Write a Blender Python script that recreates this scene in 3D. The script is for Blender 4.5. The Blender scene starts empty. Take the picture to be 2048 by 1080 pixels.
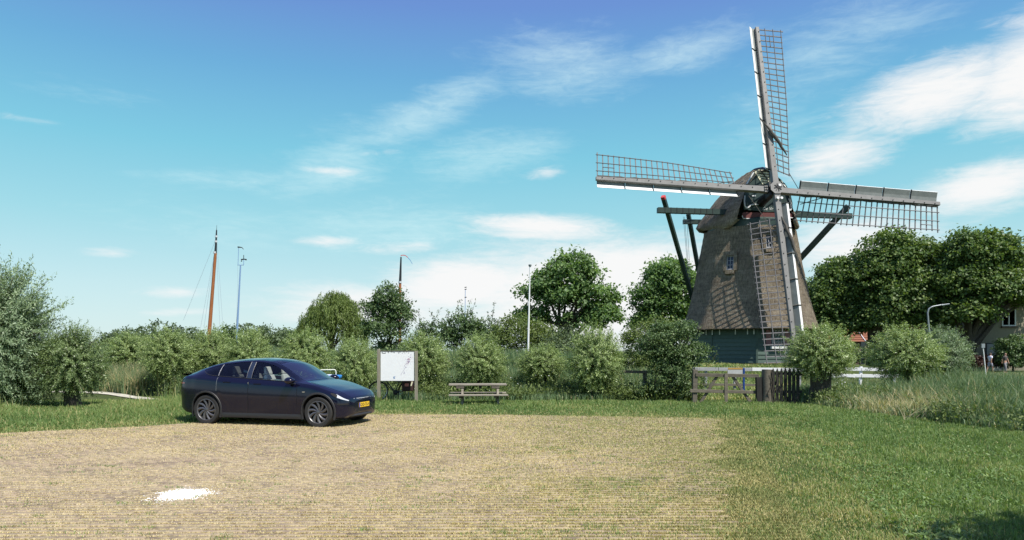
import bpy, bmesh, math, random
import numpy as np
from mathutils import Vector, Matrix

random.seed(7)
RNG = np.random.default_rng(7)
D = bpy.data
SC = bpy.context.scene
COL = SC.collection
rad = math.radians

# ------------------------------------------------------------------ camera, sun, sky, exposure
F, CX, HY, CH = 1400.0, 1024.0, 702.0, 1.75          # focal length, principal column, horizon row (photo pixels), eye height
cam_d = D.cameras.new('camera')
cam_d.sensor_width = 36.0
cam_d.lens = 36.0 * F / 2048.0
cam_d.shift_y = (HY - 540.0) / 2048.0
cam_d.clip_start, cam_d.clip_end = 0.05, 6000.0
cam = D.objects.new('camera', cam_d)
COL.objects.link(cam)
cam.location = (0, 0, CH)
cam.rotation_euler = (rad(90), 0, 0)
SC.camera = cam

SUN_AZ, SUN_EL = 42.0, 57.0                          # degrees right of straight behind the camera, height
sx, sy, sz = (math.sin(rad(SUN_AZ)) * math.cos(rad(SUN_EL)), -math.cos(rad(SUN_AZ)) * math.cos(rad(SUN_EL)), math.sin(rad(SUN_EL)))
sun_d = D.lights.new('sun', 'SUN')
sun_d.energy = 5.0
sun_d.angle = rad(0.5)
sun_d.color = (1.0, 0.955, 0.87)
sun = D.objects.new('sun', sun_d)
COL.objects.link(sun)
sun.rotation_euler = Vector((sx, sy, sz)).to_track_quat('Z', 'Y').to_euler()
sun.location = (20, -20, 40)

SC.view_settings.view_transform = 'Standard'
SC.view_settings.look = 'None'
SC.view_settings.exposure = 0.42
SC.view_settings.gamma = 1.0
SC.view_settings.use_curve_mapping = False
SC.render.engine = 'CYCLES'
SC.cycles.max_bounces = 8
SC.cycles.transparent_max_bounces = 16
SC.cycles.use_denoising = True


class NT:
    """small helper for node trees"""
    def __init__(self, tree):
        self.t, self.n, self.l = tree, tree.nodes, tree.links

    def new(self, kind, **kw):
        nd = self.n.new(kind)
        for k, v in kw.items():
            setattr(nd, k, v)
        return nd

    def put(self, sock, v):
        if isinstance(v, bpy.types.NodeSocket):
            self.l.new(v, sock)
        else:
            sock.default_value = v

    def math(self, op, a, b=0.0, c=None, clamp=False):
        nd = self.new('ShaderNodeMath', operation=op, use_clamp=clamp)
        self.put(nd.inputs[0], a)
        self.put(nd.inputs[1], b)
        if c is not None:
            self.put(nd.inputs[2], c)
        return nd.outputs[0]

    def mix(self, fac, a, b, blend='MIX'):
        nd = self.new('ShaderNodeMix', data_type='RGBA', blend_type=blend)
        self.put(nd.inputs[0], fac)
        self.put(nd.inputs[6], a if isinstance(a, bpy.types.NodeSocket) else (*a, 1.0))
        self.put(nd.inputs[7], b if isinstance(b, bpy.types.NodeSocket) else (*b, 1.0))
        return nd.outputs[2]

    def ramp(self, fac, stops, interp='LINEAR'):
        nd = self.new('ShaderNodeValToRGB')
        nd.color_ramp.interpolation = interp
        els = nd.color_ramp.elements
        while len(els) > 1:
            els.remove(els[-1])
        for i, (p, c) in enumerate(stops):
            e = els[0] if i == 0 else els.new(p)
            e.position = p
            e.color = (*c, 1.0) if len(c) == 3 else c
        self.put(nd.inputs[0], fac)
        return nd.outputs[0]

    def noise(self, vec, scale, detail=4.0, rough=0.55, dist=0.0):
        nd = self.new('ShaderNodeTexNoise')
        nd.inputs['Scale'].default_value = scale
        nd.inputs['Detail'].default_value = detail
        nd.inputs['Roughness'].default_value = rough
        nd.inputs['Distortion'].default_value = dist
        if vec is not None:
            self.l.new(vec, nd.inputs['Vector'])
        return nd.outputs[0]

    def mapping(self, vec, scale=(1, 1, 1), loc=(0, 0, 0), rot=(0, 0, 0)):
        nd = self.new('ShaderNodeMapping')
        nd.inputs['Scale'].default_value = scale
        nd.inputs['Location'].default_value = loc
        nd.inputs['Rotation'].default_value = rot
        self.l.new(vec, nd.inputs['Vector'])
        return nd.outputs[0]


def make_world():
    w = D.worlds.new('World')
    SC.world = w
    w.use_nodes = True
    k = NT(w.node_tree)
    k.n.clear()
    out = k.new('ShaderNodeOutputWorld')
    bg = k.new('ShaderNodeBackground')
    bg.inputs['Strength'].default_value = 0.088
    k.l.new(bg.outputs[0], out.inputs['Surface'])
    sky = k.new('ShaderNodeTexSky', sky_type='NISHITA')
    sky.sun_disc = False
    sky.sun_elevation = rad(SUN_EL)
    sky.sun_rotation = math.atan2(sx, sy)
    sky.air_density, sky.dust_density, sky.ozone_density = 1.0, 0.6, 1.0
    tc = k.new('ShaderNodeTexCoord').outputs['Generated']
    sep = k.new('ShaderNodeSeparateXYZ')
    k.l.new(tc, sep.inputs[0])
    x, y, z = sep.outputs
    el = k.math('MULTIPLY', k.math('ARCSINE', z), 180 / math.pi)
    az = k.math('MULTIPLY', k.math('ARCTAN2', x, y), 180 / math.pi)
    # colour of the clear sky: the physical sky leant towards the photograph's cyan to periwinkle fade
    elf = k.math('DIVIDE', el, 90.0, clamp=True)
    grad = k.ramp(elf, SKY_STOPS)
    clear = k.mix(0.82, sky.outputs[0], grad)
    # noise on the direction itself, flattened so that clouds lie in streaks
    v1 = k.mapping(tc, (3.0, 3.0, 13.0), (0.3, 0.1, 0.0), (0, rad(7), 0))
    n1 = k.noise(v1, 1.6, 9.0, 0.60, 0.6)
    v2 = k.mapping(tc, (6.0, 6.0, 30.0), (5.1, 2.0, 1.0), (0, rad(-11), 0))
    n2 = k.noise(v2, 1.3, 8.0, 0.62, 1.0)
    v3 = k.mapping(tc, (16.0, 16.0, 60.0), (1.7, 4.0, 2.0), (0, rad(9), 0))
    n3 = k.noise(v3, 1.5, 8.0, 0.68, 1.6)
    n = k.math('ADD', k.math('MULTIPLY', n1, 0.38), k.math('ADD', k.math('MULTIPLY', n2, 0.36), k.math('MULTIPLY', n3, 0.26)))

    def blob(a0, e0, sa, se, slope=0.0, amp=1.0):
        da = k.math('SUBTRACT', az, a0)
        de = k.math('SUBTRACT', k.math('SUBTRACT', el, e0), k.math('MULTIPLY', da, slope))
        q = k.math('ADD', k.math('POWER', k.math('DIVIDE', da, sa), 2.0), k.math('POWER', k.math('DIVIDE', de, se), 2.0))
        return k.math('MULTIPLY', k.math('EXPONENT', k.math('MULTIPLY', q, -1.0)), amp)

    m = None
    for b in CLOUDS:
        v = blob(*b)
        m = v if m is None else k.math('MAXIMUM', m, v)
    d = k.math('ADD', n, k.math('MULTIPLY', k.math('SUBTRACT', m, 0.5), 0.64))
    mr = k.new('ShaderNodeMapRange', interpolation_type='SMOOTHSTEP')
    k.put(mr.inputs[0], d)
    mr.inputs[1].default_value, mr.inputs[2].default_value = 0.38, 0.84
    dens = mr.outputs[0]
    # thin cirrus veil
    th = None
    for b in CIRRUS:
        v = blob(*b)
        th = v if th is None else k.math('MAXIMUM', th, v)
    mr2 = k.new('ShaderNodeMapRange', interpolation_type='SMOOTHSTEP')
    k.put(mr2.inputs[0], k.math('ADD', n, k.math('MULTIPLY', k.math('SUBTRACT', th, 0.5), 0.45)))
    mr2.inputs[1].default_value, mr2.inputs[2].default_value = 0.45, 0.95
    col = k.mix(k.math('MULTIPLY', mr2.outputs[0], 0.62), clear, (6.4, 8.2, 8.4))
    col = k.mix(dens, col, (8.0, 8.05, 8.05))
    k.l.new(col, bg.inputs['Color'])


SKY_STOPS = [(0.0, (6.0, 7.5, 7.7)), (0.055, (4.9, 7.1, 7.5)), (0.11, (3.1, 6.4, 7.1)), (0.17, (1.85, 5.5, 6.9)),
             (0.235, (1.3, 3.9, 6.5)), (0.29, (1.3, 2.65, 6.2)), (0.36, (1.55, 2.1, 6.0)), (1.0, (1.35, 2.05, 4.7))]
# azimuth, elevation, spread in each (degrees), slope, amount
CLOUDS = [(31, 17.6, 7.5, 2.9, 0.20, 1.0), (25, 14.2, 5.5, 1.9, 0.10, 0.9), (37, 18, 6, 4.5, 0.2, 1.0), (34, 11.0, 5.5, 2.2, 0.1, 1.0), (26, 7.5, 7, 3.4, 0.0, 0.92),
          (8, 4.5, 15, 5.2, -0.02, 1.3), (2.5, 10.0, 7.5, 1.5, -0.05, 1.0), (-4, 5.5, 8, 2.6, 0.05, 1.12), (-9, 8.2, 5, 0.7, 0.05, 0.62), (-11, 3.6, 11, 2.4, 0.0, 0.92),
          (-14.5, 14.0, 3.0, 0.5, 0.03, 0.66), (-10.5, 15.6, 2.6, 0.4, 0.12, 0.58), (2.7, 14.2, 2.6, 0.8, 0.06, 0.70),
          (-15.0, 8.6, 3.5, 0.6, 0.02, 0.72), (-30, 7.0, 2.6, 0.5, 0.02, 0.64), (-26, 4.3, 4, 0.6, 0.05, 0.68),
          (-25, 2.9, 4, 0.5, 0.05, 0.6), (-35, 15.2, 4, 0.5, -0.03, 0.55), (20, 3.0, 14, 3.4, 0.0, 0.92),
          (80, 20, 30, 8, 0.0, 0.8), (-110, 15, 30, 5, 0.0, 0.7), (160, 20, 40, 6, 0.0, 0.7)]
CIRRUS = [(-7, 18.6, 10, 2.4, 0.46, 1.02), (4, 22.0, 9, 3.4, -0.10, 1.02), (-2, 15.5, 9, 2.5, 0.1, 0.95), (-22, 13, 9, 1.2, 0.1, 0.85), (-14, 14.5, 7, 3.0, 0.3, 0.95), (-9, 10, 12, 3, 0.05, 0.85), (-24, 9, 12, 3, 0, 0.7), (14, 22.5, 8, 2.0, 0.1, 0.9), (26, 22, 9, 3.5, 0.1, 0.9),
          (33, 24.0, 5, 1.0, 0.08, 1.0), (-12, 16, 7, 3, 0.1, 0.8), (20, 17, 7, 4, 0.3, 0.75), (-30, 17.5, 7, 1.5, 0.0, 0.6),
          (100, 30, 40, 9, 0, 0.8), (-100, 30, 40, 8, 0, 0.8)]
make_world()


# ------------------------------------------------------------------ helpers
def P(px, py, y):
    """world point at depth y that the photograph shows at column px, row py"""
    return Vector(((px - CX) / F * y, y, CH + (HY - py) / F * y))


def GX(px, y):
    return (px - CX) / F * y


def tag(o, label=None, cat=None, group=None, kind=None):
    if label:
        o['label'] = label
    if cat:
        o['category'] = cat
    if group:
        o['group'] = group
    if kind:
        o['kind'] = kind
    return o


def link(name, me, mat=None, parent=None, loc=None):
    o = D.objects.new(name, me)
    COL.objects.link(o)
    if mat is not None and me is not None and len(me.materials) == 0:
        for mm in (mat if isinstance(mat, (list, tuple)) else [mat]):
            me.materials.append(mm)
    if parent is not None:
        o.parent = parent
    if loc is not None:
        o.location = loc
    return o


def empty(name, loc=(0, 0, 0), rz=0.0, parent=None):
    o = D.objects.new(name, None)
    COL.objects.link(o)
    o.location = loc
    o.rotation_euler = (0, 0, rz)
    o.empty_display_size = 0.2
    if parent is not None:
        o.parent = parent
    return o


def copy_tree(o, parent=None):
    c = o.copy()
    COL.objects.link(c)
    if parent is not None:
        c.parent = parent
    for ch in o.children:
        copy_tree(ch, c)
    return c


class MB:
    """collects simple shapes into ONE mesh"""
    def __init__(self):
        self.v, self.f, self.m = [], [], []

    def add(self, verts, faces, mi=0):
        b = len(self.v)
        self.v += [tuple(p) for p in verts]
        self.f += [tuple(b + i for i in f) for f in faces]
        self.m += [mi] * len(faces)
        return self

    def box(self, c, s, mi=0, rot=None):
        hx, hy, hz = s[0] / 2, s[1] / 2, s[2] / 2
        vs = [Vector((x, y, z)) for z in (-hz, hz) for y in (-hy, hy) for x in (-hx, hx)]
        if rot is not None:
            vs = [rot @ q for q in vs]
        c = Vector(c)
        return self.add([c + q for q in vs], [(0, 2, 3, 1), (4, 5, 7, 6), (0, 1, 5, 4), (2, 6, 7, 3), (0, 4, 6, 2), (1, 3, 7, 5)], mi)

    def bar(self, a, b, w, h, up=(0, 0, 1), w2=None, h2=None, mi=0):
        """rectangular bar from a to b; h is measured along up"""
        a, b, up = Vector(a), Vector(b), Vector(up)
        d = (b - a).normalized()
        s = d.cross(up)
        if s.length < 1e-6:
            s = d.cross(Vector((1, 0, 0)))
        s.normalize()
        u = s.cross(d)
        w2, h2 = w2 or w, h2 or h
        vs = []
        for p, ww, hh in ((a, w, h), (b, w2, h2)):
            for i, j in ((-1, -1), (1, -1), (1, 1), (-1, 1)):
                vs.append(p + s * (i * ww / 2) + u * (j * hh / 2))
        return self.add(vs, [(3, 2, 1, 0), (4, 5, 6, 7), (0, 1, 5, 4), (1, 2, 6, 5), (2, 3, 7, 6), (3, 0, 4, 7)], mi)

    def tube(self, pts, r, n=8, mi=0, cap=True):
        pts = [Vector(p) for p in pts]
        rs = r if isinstance(r, (list, tuple)) else [r] * len(pts)
        base = len(self.v)
        ref = None
        for i, p in enumerate(pts):
            d = (pts[min(i + 1, len(pts) - 1)] - pts[max(i - 1, 0)]).normalized()
            if ref is None:
                ref = d.orthogonal().normalized()
            s = (ref - d * ref.dot(d))
            s = s.normalized() if s.length > 1e-6 else d.orthogonal().normalized()
            ref = s
            t = d.cross(s)
            for j in range(n):
                a = 2 * math.pi * j / n
                self.v.append(tuple(p + (s * math.cos(a) + t * math.sin(a)) * rs[i]))
        for i in range(len(pts) - 1):
            for j in range(n):
                a, b = base + i * n + j, base + i * n + (j + 1) % n
                self.f.append((a, b, b + n, a + n))
                self.m.append(mi)
        if cap:
            self.f.append(tuple(base + j for j in reversed(range(n))))
            self.f.append(tuple(base + (len(pts) - 1) * n + j for j in range(n)))
            self.m += [mi, mi]
        return self

    def prism(self, poly, off, mi=0):
        """planar polygon (3D points) extruded by vector off"""
        n = len(poly)
        off = Vector(off)
        a = [Vector(p) for p in poly]
        vs = a + [p + off for p in a]
        fs = [tuple(reversed(range(n))), tuple(range(n, 2 * n))] + [(i, (i + 1) % n, n + (i + 1) % n, n + i) for i in range(n)]
        return self.add(vs, fs, mi)

    def lathe(self, prof, n=24, axis='z', c=(0, 0, 0), mi=0, closed=False):
        base = len(self.v)
        for r, h in prof:
            for j in range(n):
                a = 2 * math.pi * j / n
                p = (r * math.cos(a), r * math.sin(a), h) if axis == 'z' else (r * math.cos(a), h, r * math.sin(a))
                self.v.append((p[0] + c[0], p[1] + c[1], p[2] + c[2]))
        m = len(prof)
        for i in range(m if closed else m - 1):
            for j in range(n):
                a, b = base + i * n + j, base + i * n + (j + 1) % n
                i2 = (i + 1) % m
                c2, d2 = base + i2 * n + (j + 1) % n, base + i2 * n + j
                self.f.append((a, b, c2, d2))
                self.m.append(mi)
        return self

    def grid(self, rows, mi=0):
        nr, nc = len(rows), len(rows[0])
        vs = [p for r in rows for p in r]
        fs = [(i * nc + j, i * nc + j + 1, (i + 1) * nc + j + 1, (i + 1) * nc + j) for i in range(nr - 1) for j in range(nc - 1)]
        return self.add(vs, fs, mi)

    def mesh(self, name, mats=None, smooth=None, fix=True):
        me = D.meshes.new(name)
        me.from_pydata(self.v, [], self.f)
        if mats is not None:
            for mm in (mats if isinstance(mats, (list, tuple)) else [mats]):
                me.materials.append(mm)
        if any(self.m):
            me.polygons.foreach_set('material_index', self.m)
        if fix:
            bm = bmesh.new()
            bm.from_mesh(me)
            bmesh.ops.recalc_face_normals(bm, faces=bm.faces)
            bm.to_mesh(me)
            bm.free()
        if smooth is not None:
            me.polygons.foreach_set('use_smooth', [True] * len(me.polygons))
            me.set_sharp_from_angle(angle=rad(smooth))
        me.update()
        return me

    def build(self, name, mats, parent=None, smooth=None, loc=None, fix=True):
        return link(name, self.mesh(name, mats, smooth, fix), None, parent, loc)


def bevel_mesh(me, w, seg=1):
    bm = bmesh.new()
    bm.from_mesh(me)
    bmesh.ops.bevel(bm, geom=list(bm.edges), offset=w, segments=seg, profile=0.6, affect='EDGES', clamp_overlap=True)
    bm.to_mesh(me)
    bm.free()
    me.update()
    return me


def arrays_mesh(name, co, faces_n, idx, rnd=None, smooth=False):
    """mesh from numpy arrays: co (V,3); faces of sizes faces_n (F,), flat index list idx"""
    me = D.meshes.new(name)
    me.vertices.add(len(co))
    me.vertices.foreach_set('co', np.ascontiguousarray(co, dtype=np.float32).ravel())
    me.loops.add(len(idx))
    me.loops.foreach_set('vertex_index', np.ascontiguousarray(idx, dtype=np.int32))
    me.polygons.add(len(faces_n))
    st = np.concatenate(([0], np.cumsum(faces_n)[:-1])).astype(np.int32)
    me.polygons.foreach_set('loop_start', st)
    me.polygons.foreach_set('loop_total', np.ascontiguousarray(faces_n, dtype=np.int32))
    if rnd is not None:
        at = me.attributes.new('rnd', 'FLOAT', 'FACE')
        at.data.foreach_set('value', np.ascontiguousarray(rnd, dtype=np.float32))
    me.update(calc_edges=True)
    if smooth:
        me.polygons.foreach_set('use_smooth', [True] * len(me.polygons))
    return me


def unit(a):
    return a / np.maximum(np.linalg.norm(a, axis=-1, keepdims=True), 1e-9)


def leaf_quads(c, d, nrm, ln, wd, rnd, fold=0.0):
    """one pointed quad per leaf: c base centre, d direction, nrm face normal"""
    n = len(c)
    d = unit(d)
    s = unit(np.cross(d, nrm))
    up = np.cross(s, d)
    ln, wd = np.broadcast_to(ln, n)[:, None], np.broadcast_to(wd, n)[:, None]
    co = np.empty((n, 4, 3))
    co[:, 0] = c
    co[:, 1] = c + d * ln * 0.45 + s * wd * 0.5 + up * ln * fold
    co[:, 2] = c + d * ln
    co[:, 3] = c + d * ln * 0.45 - s * wd * 0.5 + up * ln * fold
    return co.reshape(-1, 3), np.full(n, 4), np.arange(4 * n), np.asarray(rnd)


def join_arrays(parts):
    co, fn, ix, rn, b = [], [], [], [], 0
    for c, f, i, r in parts:
        co.append(c); fn.append(f); ix.append(i + b); rn.append(r)
        b += len(c)
    return np.concatenate(co), np.concatenate(fn), np.concatenate(ix), np.concatenate(rn)


def vnoise(x, y, seed=0, octaves=3):
    """smooth value noise in 0..1 for numpy arrays"""
    out, amp, tot = np.zeros_like(x, dtype=float), 1.0, 0.0
    for o in range(octaves):
        xi, yi = np.floor(x).astype(int), np.floor(y).astype(int)
        fx, fy = x - xi, y - yi
        fx, fy = fx * fx * (3 - 2 * fx), fy * fy * (3 - 2 * fy)

        def hsh(a, b):
            v = np.sin(a * 127.1 + b * 311.7 + (seed + o * 13) * 74.7) * 43758.5453
            return v - np.floor(v)
        out += amp * ((hsh(xi, yi) * (1 - fx) + hsh(xi + 1, yi) * fx) * (1 - fy) + (hsh(xi, yi + 1) * (1 - fx) + hsh(xi + 1, yi + 1) * fx) * fy)
        tot += amp
        amp *= 0.5
        x, y = x * 2.03 + 3.1, y * 2.03 + 1.7
    return out / tot


def blades(pos, h, w, lean, rnd, rng, seg=2, az=None):
    """grass blades: tapered, bent; pos (N,3)"""
    n = len(pos)
    h, w, lean = (np.broadcast_to(q, n)[:, None] for q in (h, w, lean))
    a = rng.uniform(0, 2 * np.pi, n)
    s = np.stack([np.cos(a), np.sin(a), np.zeros(n)], 1)
    b = rng.uniform(0, 2 * np.pi, n) if az is None else az
    l = np.stack([np.cos(b), np.sin(b), np.zeros(n)], 1)
    up = np.array([0, 0, 1.0])
    tip = pos + up * h * np.sqrt(np.maximum(0.05, 1 - np.minimum(lean, 0.97) ** 2)) + l * h * lean
    if seg == 1:
        co = np.stack([pos - s * w / 2, pos + s * w / 2, tip], 1).reshape(-1, 3)
        return co, np.full(n, 3), np.arange(3 * n), np.asarray(rnd)
    mid = pos + up * h * 0.55 + l * h * lean * 0.28
    co = np.stack([pos - s * w / 2, pos + s * w / 2, mid - s * w * 0.42, mid + s * w * 0.42, tip], 1).reshape(-1, 3)
    k = np.arange(n)[:, None] * 5
    ix = np.concatenate([k + np.array([[0, 1, 3, 2]]), k + np.array([[2, 3, 4]])], 1).ravel()
    return co, np.tile([4, 3], n), ix, np.repeat(np.asarray(rnd), 2)


# ------------------------------------------------------------------ materials
def base_mat(name):
    m = D.materials.new(name)
    m.use_nodes = True
    k = NT(m.node_tree)
    k.n.clear()
    out = k.new('ShaderNodeOutputMaterial')
    b = k.new('ShaderNodeBsdfPrincipled')
    k.l.new(b.outputs[0], out.inputs[0])
    return m, k, b, out


def pmat(name, c1, c2=None, scale=6.0, rough=0.7, metal=0.0, bump=0.0, stretch=(1, 1, 1), coat=0.0, spec=0.5, detail=5.0, bscale=None, island=0.0):
    m, k, b, out = base_mat(name)
    tc = k.new('ShaderNodeTexCoord').outputs['Object']
    v = k.mapping(tc, stretch)
    col = None
    if c2 is not None:
        n = k.noise(v, scale, detail, 0.6)
        col = k.ramp(n, [(0.3, c1), (0.7, c2)])
    if island > 0:
        g = k.new('ShaderNodeNewGeometry').outputs['Random Per Island']
        oi = k.new('ShaderNodeObjectInfo').outputs['Random']
        r = k.math('FRACT', k.math('ADD', g, oi))
        val = k.math('ADD', 1.0 - island, k.math('MULTIPLY', r, 2 * island))
        cc = k.new('ShaderNodeCombineColor')
        for i in range(3):
            k.l.new(val, cc.inputs[i])
        col = k.mix(1.0, col if col is not None else c1, cc.outputs[0], 'MULTIPLY')
    if col is None:
        b.inputs['Base Color'].default_value = (*c1, 1)
    else:
        k.l.new(col, b.inputs['Base Color'])
    b.inputs['Roughness'].default_value = rough
    b.inputs['Metallic'].default_value = metal
    b.inputs['Coat Weight'].default_value = coat
    b.inputs['Coat Roughness'].default_value = 0.03
    b.inputs['Specular IOR Level'].default_value = spec
    if bump > 0:
        bp = k.new('ShaderNodeBump')
        bp.inputs['Strength'].default_value = 1.0
        bp.inputs['Distance'].default_value = bump
        k.l.new(k.noise(v, bscale or scale * 3, 6.0, 0.65), bp.inputs['Height'])
        k.l.new(bp.outputs[0], b.inputs['Normal'])
    return m


def leaf_mat(name, stops, rough=0.55, trans=0.35, tcol=None, spec=0.35):
    """leaf colour from the per-leaf 'rnd' attribute, with light coming through"""
    m, k, b, out = base_mat(name)
    at = k.new('ShaderNodeAttribute', attribute_name='rnd')
    col = k.ramp(at.outputs['Fac'], stops)
    k.l.new(col, b.inputs['Base Color'])
    b.inputs['Roughness'].default_value = rough
    b.inputs['Specular IOR Level'].default_value = spec
    t = k.new('ShaderNodeBsdfTranslucent')
    k.l.new(k.mix(1.0, col, tcol or (1.3, 1.35, 0.6), 'MULTIPLY'), t.inputs[0])
    mx = k.new('ShaderNodeMixShader')
    mx.inputs[0].default_value = trans
    k.l.new(b.outputs[0], mx.inputs[1])
    k.l.new(t.outputs[0], mx.inputs[2])
    k.l.new(mx.outputs[0], out.inputs[0])
    return m


def glass_mat(name, tint, gloss=1.0, rough=0.02, ior=1.5):
    m, k, b, out = base_mat(name)
    k.n.remove(b)
    tr = k.new('ShaderNodeBsdfTransparent')
    tr.inputs[0].default_value = (*tint, 1)
    gl = k.new('ShaderNodeBsdfGlossy')
    gl.inputs['Roughness'].default_value = rough
    gl.inputs[0].default_value = (gloss, gloss, gloss, 1)
    fr = k.new('ShaderNodeFresnel')
    fr.inputs[0].default_value = ior
    mx = k.new('ShaderNodeMixShader')
    k.l.new(fr.outputs[0], mx.inputs[0])
    k.l.new(tr.outputs[0], mx.inputs[1])
    k.l.new(gl.outputs[0], mx.inputs[2])
    k.l.new(mx.outputs[0], out.inputs[0])
    return m


M = {}
M['car_paint'] = pmat('car_paint', (0.0042, 0.0048, 0.018), rough=0.15, metal=0.12, spec=0.45, coat=0.3)
M['black_plastic'] = pmat('black_plastic', (0.018, 0.018, 0.019), (0.026, 0.026, 0.028), 20, 0.55)
M['black'] = pmat('black', (0.006, 0.006, 0.006), rough=0.8)
M['tyre'] = pmat('tyre', (0.016, 0.016, 0.016), (0.03, 0.029, 0.027), 14, 0.8)
M['rim'] = pmat('rim', (0.13, 0.13, 0.135), rough=0.38, metal=0.6)
M['chrome'] = pmat('chrome', (0.55, 0.55, 0.57), rough=0.2, metal=1.0)
M['car_glass'] = glass_mat('car_glass', (0.84, 0.90, 0.86))
M['windscreen_glass'] = glass_mat('windscreen_glass', (0.25, 0.30, 0.32), ior=2.5)
M['roof_glass'] = glass_mat('roof_glass', (0.40, 0.42, 0.42))
M['tint_glass'] = glass_mat('tint_glass', (0.46, 0.50, 0.48))
M['screen_glass'] = pmat('screen_glass', (0.012, 0.018, 0.025), rough=0.04, coat=1.0, spec=0.8)
M['seat_white'] = pmat('seat_white', (0.82, 0.82, 0.80), rough=0.6)
M['seat_grey'] = pmat('seat_grey', (0.30, 0.30, 0.29), rough=0.7)
M['lamp_white'] = pmat('lamp_white', (0.52, 0.55, 0.58), rough=0.1, coat=1.0)
M['lamp_red'] = pmat('lamp_red', (0.25, 0.01, 0.012), rough=0.15, coat=1.0)
M['plate_yellow'] = pmat('plate_yellow', (0.80, 0.52, 0.03), rough=0.4)
M['plate_blue'] = pmat('plate_blue', (0.01, 0.04, 0.35), rough=0.4)
M['ink'] = pmat('ink', (0.015, 0.015, 0.02), rough=0.7)
M['ink_pink'] = pmat('ink_pink', (0.42, 0.12, 0.22), rough=0.7)
M['ink_purple'] = pmat('ink_purple', (0.20, 0.13, 0.32), rough=0.7)
M['ink_blue'] = pmat('ink_blue', (0.02, 0.16, 0.42), rough=0.7)
M['white_panel'] = pmat('white_panel', (0.80, 0.80, 0.80), (0.84, 0.84, 0.84), 3, 0.45)
M['post_wood'] = pmat('post_wood', (0.20, 0.18, 0.135), (0.31, 0.28, 0.215), 5, 0.85, bump=0.004, stretch=(6, 6, 0.6))
M['grey_wood'] = pmat('grey_wood', (0.085, 0.072, 0.053), (0.17, 0.15, 0.115), 4, 0.9, bump=0.006, stretch=(1.2, 6, 6), island=0.15)
M['bench_wood'] = pmat('bench_wood', (0.165, 0.145, 0.11), (0.31, 0.28, 0.22), 4, 0.9, bump=0.004, stretch=(0.8, 8, 8), island=0.12)
M['dark_wood'] = pmat('dark_wood', (0.012, 0.012, 0.010), (0.032, 0.030, 0.024), 5, 0.85, bump=0.005, stretch=(6, 6, 0.8), island=0.3)
M['white_wood'] = pmat('white_wood', (0.66, 0.66, 0.67), (0.78, 0.78, 0.78), 3, 0.6, stretch=(0.5, 4, 4))
M['grey_white'] = pmat('grey_white', (0.26, 0.26, 0.27), (0.38, 0.38, 0.39), 3, 0.7, stretch=(0.5, 4, 4))  # dulled white; also carries the shade painted on the left mill rails
M['old_white'] = pmat('old_white', (0.36, 0.37, 0.36), (0.46, 0.47, 0.46), 5, 0.6)
M['board_grey'] = pmat('board_grey', (0.15, 0.165, 0.155), (0.21, 0.225, 0.21), 3, 0.6)
M['thatch'] = None
M['green_paint'] = pmat('green_paint', (0.018, 0.038, 0.033), (0.026, 0.052, 0.044), 3, 0.5)
M['plank_green'] = pmat('plank_green', (0.046, 0.080, 0.064), (0.070, 0.112, 0.092), 5, 0.6, bump=0.002, stretch=(1, 1, 6), island=0.12)
M['stock_grey'] = pmat('stock_grey', (0.155, 0.15, 0.142), (0.22, 0.213, 0.203), 3, 0.6)
M['lattice'] = pmat('lattice', (0.12, 0.115, 0.12), (0.19, 0.18, 0.18), 6, 0.75)
M['sail_white'] = pmat('sail_white', (0.70, 0.70, 0.68), (0.78, 0.78, 0.76), 3, 0.55)
M['trim_white'] = pmat('trim_white', (0.62, 0.63, 0.62), (0.74, 0.74, 0.72), 5, 0.6)
M['cream'] = pmat('cream', (0.72, 0.69, 0.50), rough=0.6)
M['dry_stalk'] = pmat('dry_stalk', (0.40, 0.34, 0.20), (0.5, 0.43, 0.27), 3, 0.8)
M['barn_red'] = pmat('barn_red', (0.10, 0.022, 0.02), (0.13, 0.032, 0.028), 5, 0.6)
M['tip_red'] = pmat('tip_red', (0.55, 0.06, 0.06), rough=0.6)
M['iron'] = pmat('iron', (0.012, 0.013, 0.015), (0.03, 0.03, 0.03), 8, 0.5, metal=0.4)
M['canvas'] = pmat('canvas', (0.055, 0.05, 0.042), (0.11, 0.10, 0.085), 12, 0.9, bump=0.02)
M['pane_dark'] = pmat('pane_dark', (0.012, 0.016, 0.02), rough=0.08, spec=0.7)
M['shutter_red'] = pmat('shutter_red', (0.22, 0.09, 0.10), (0.27, 0.12, 0.13), 5, 0.6)
M['mast_brown'] = pmat('mast_brown', (0.26, 0.085, 0.025), (0.36, 0.13, 0.045), 3, 0.4, stretch=(4, 4, 0.4))
M['mast_black'] = pmat('mast_black', (0.012, 0.014, 0.016), rough=0.5)
M['pole_blue'] = pmat('pole_blue', (0.22, 0.34, 0.55), rough=0.4, metal=0.2)
M['alu'] = pmat('alu', (0.62, 0.64, 0.66), rough=0.4, metal=0.3)
M['pole_white'] = pmat('pole_white', (0.78, 0.78, 0.76), rough=0.4)
M['lamp_grey'] = pmat('lamp_grey', (0.30, 0.33, 0.34), rough=0.45, metal=0.4)
M['wire'] = pmat('wire', (0.35, 0.42, 0.48), rough=0.5)
M['blue_tray'] = pmat('blue_tray', (0.02, 0.20, 0.56), (0.03, 0.24, 0.62), 4, 0.35)
M['tube_white'] = pmat('tube_white', (0.74, 0.74, 0.60), rough=0.35)
M['sign_blue'] = pmat('sign_blue', (0.012, 0.05, 0.22), rough=0.4)
M['ochre'] = pmat('ochre', (0.42, 0.24, 0.05), rough=0.6)
M['stucco'] = pmat('stucco', (0.235, 0.205, 0.15), (0.27, 0.238, 0.178), 3, 0.9, bump=0.004, bscale=30)
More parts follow.
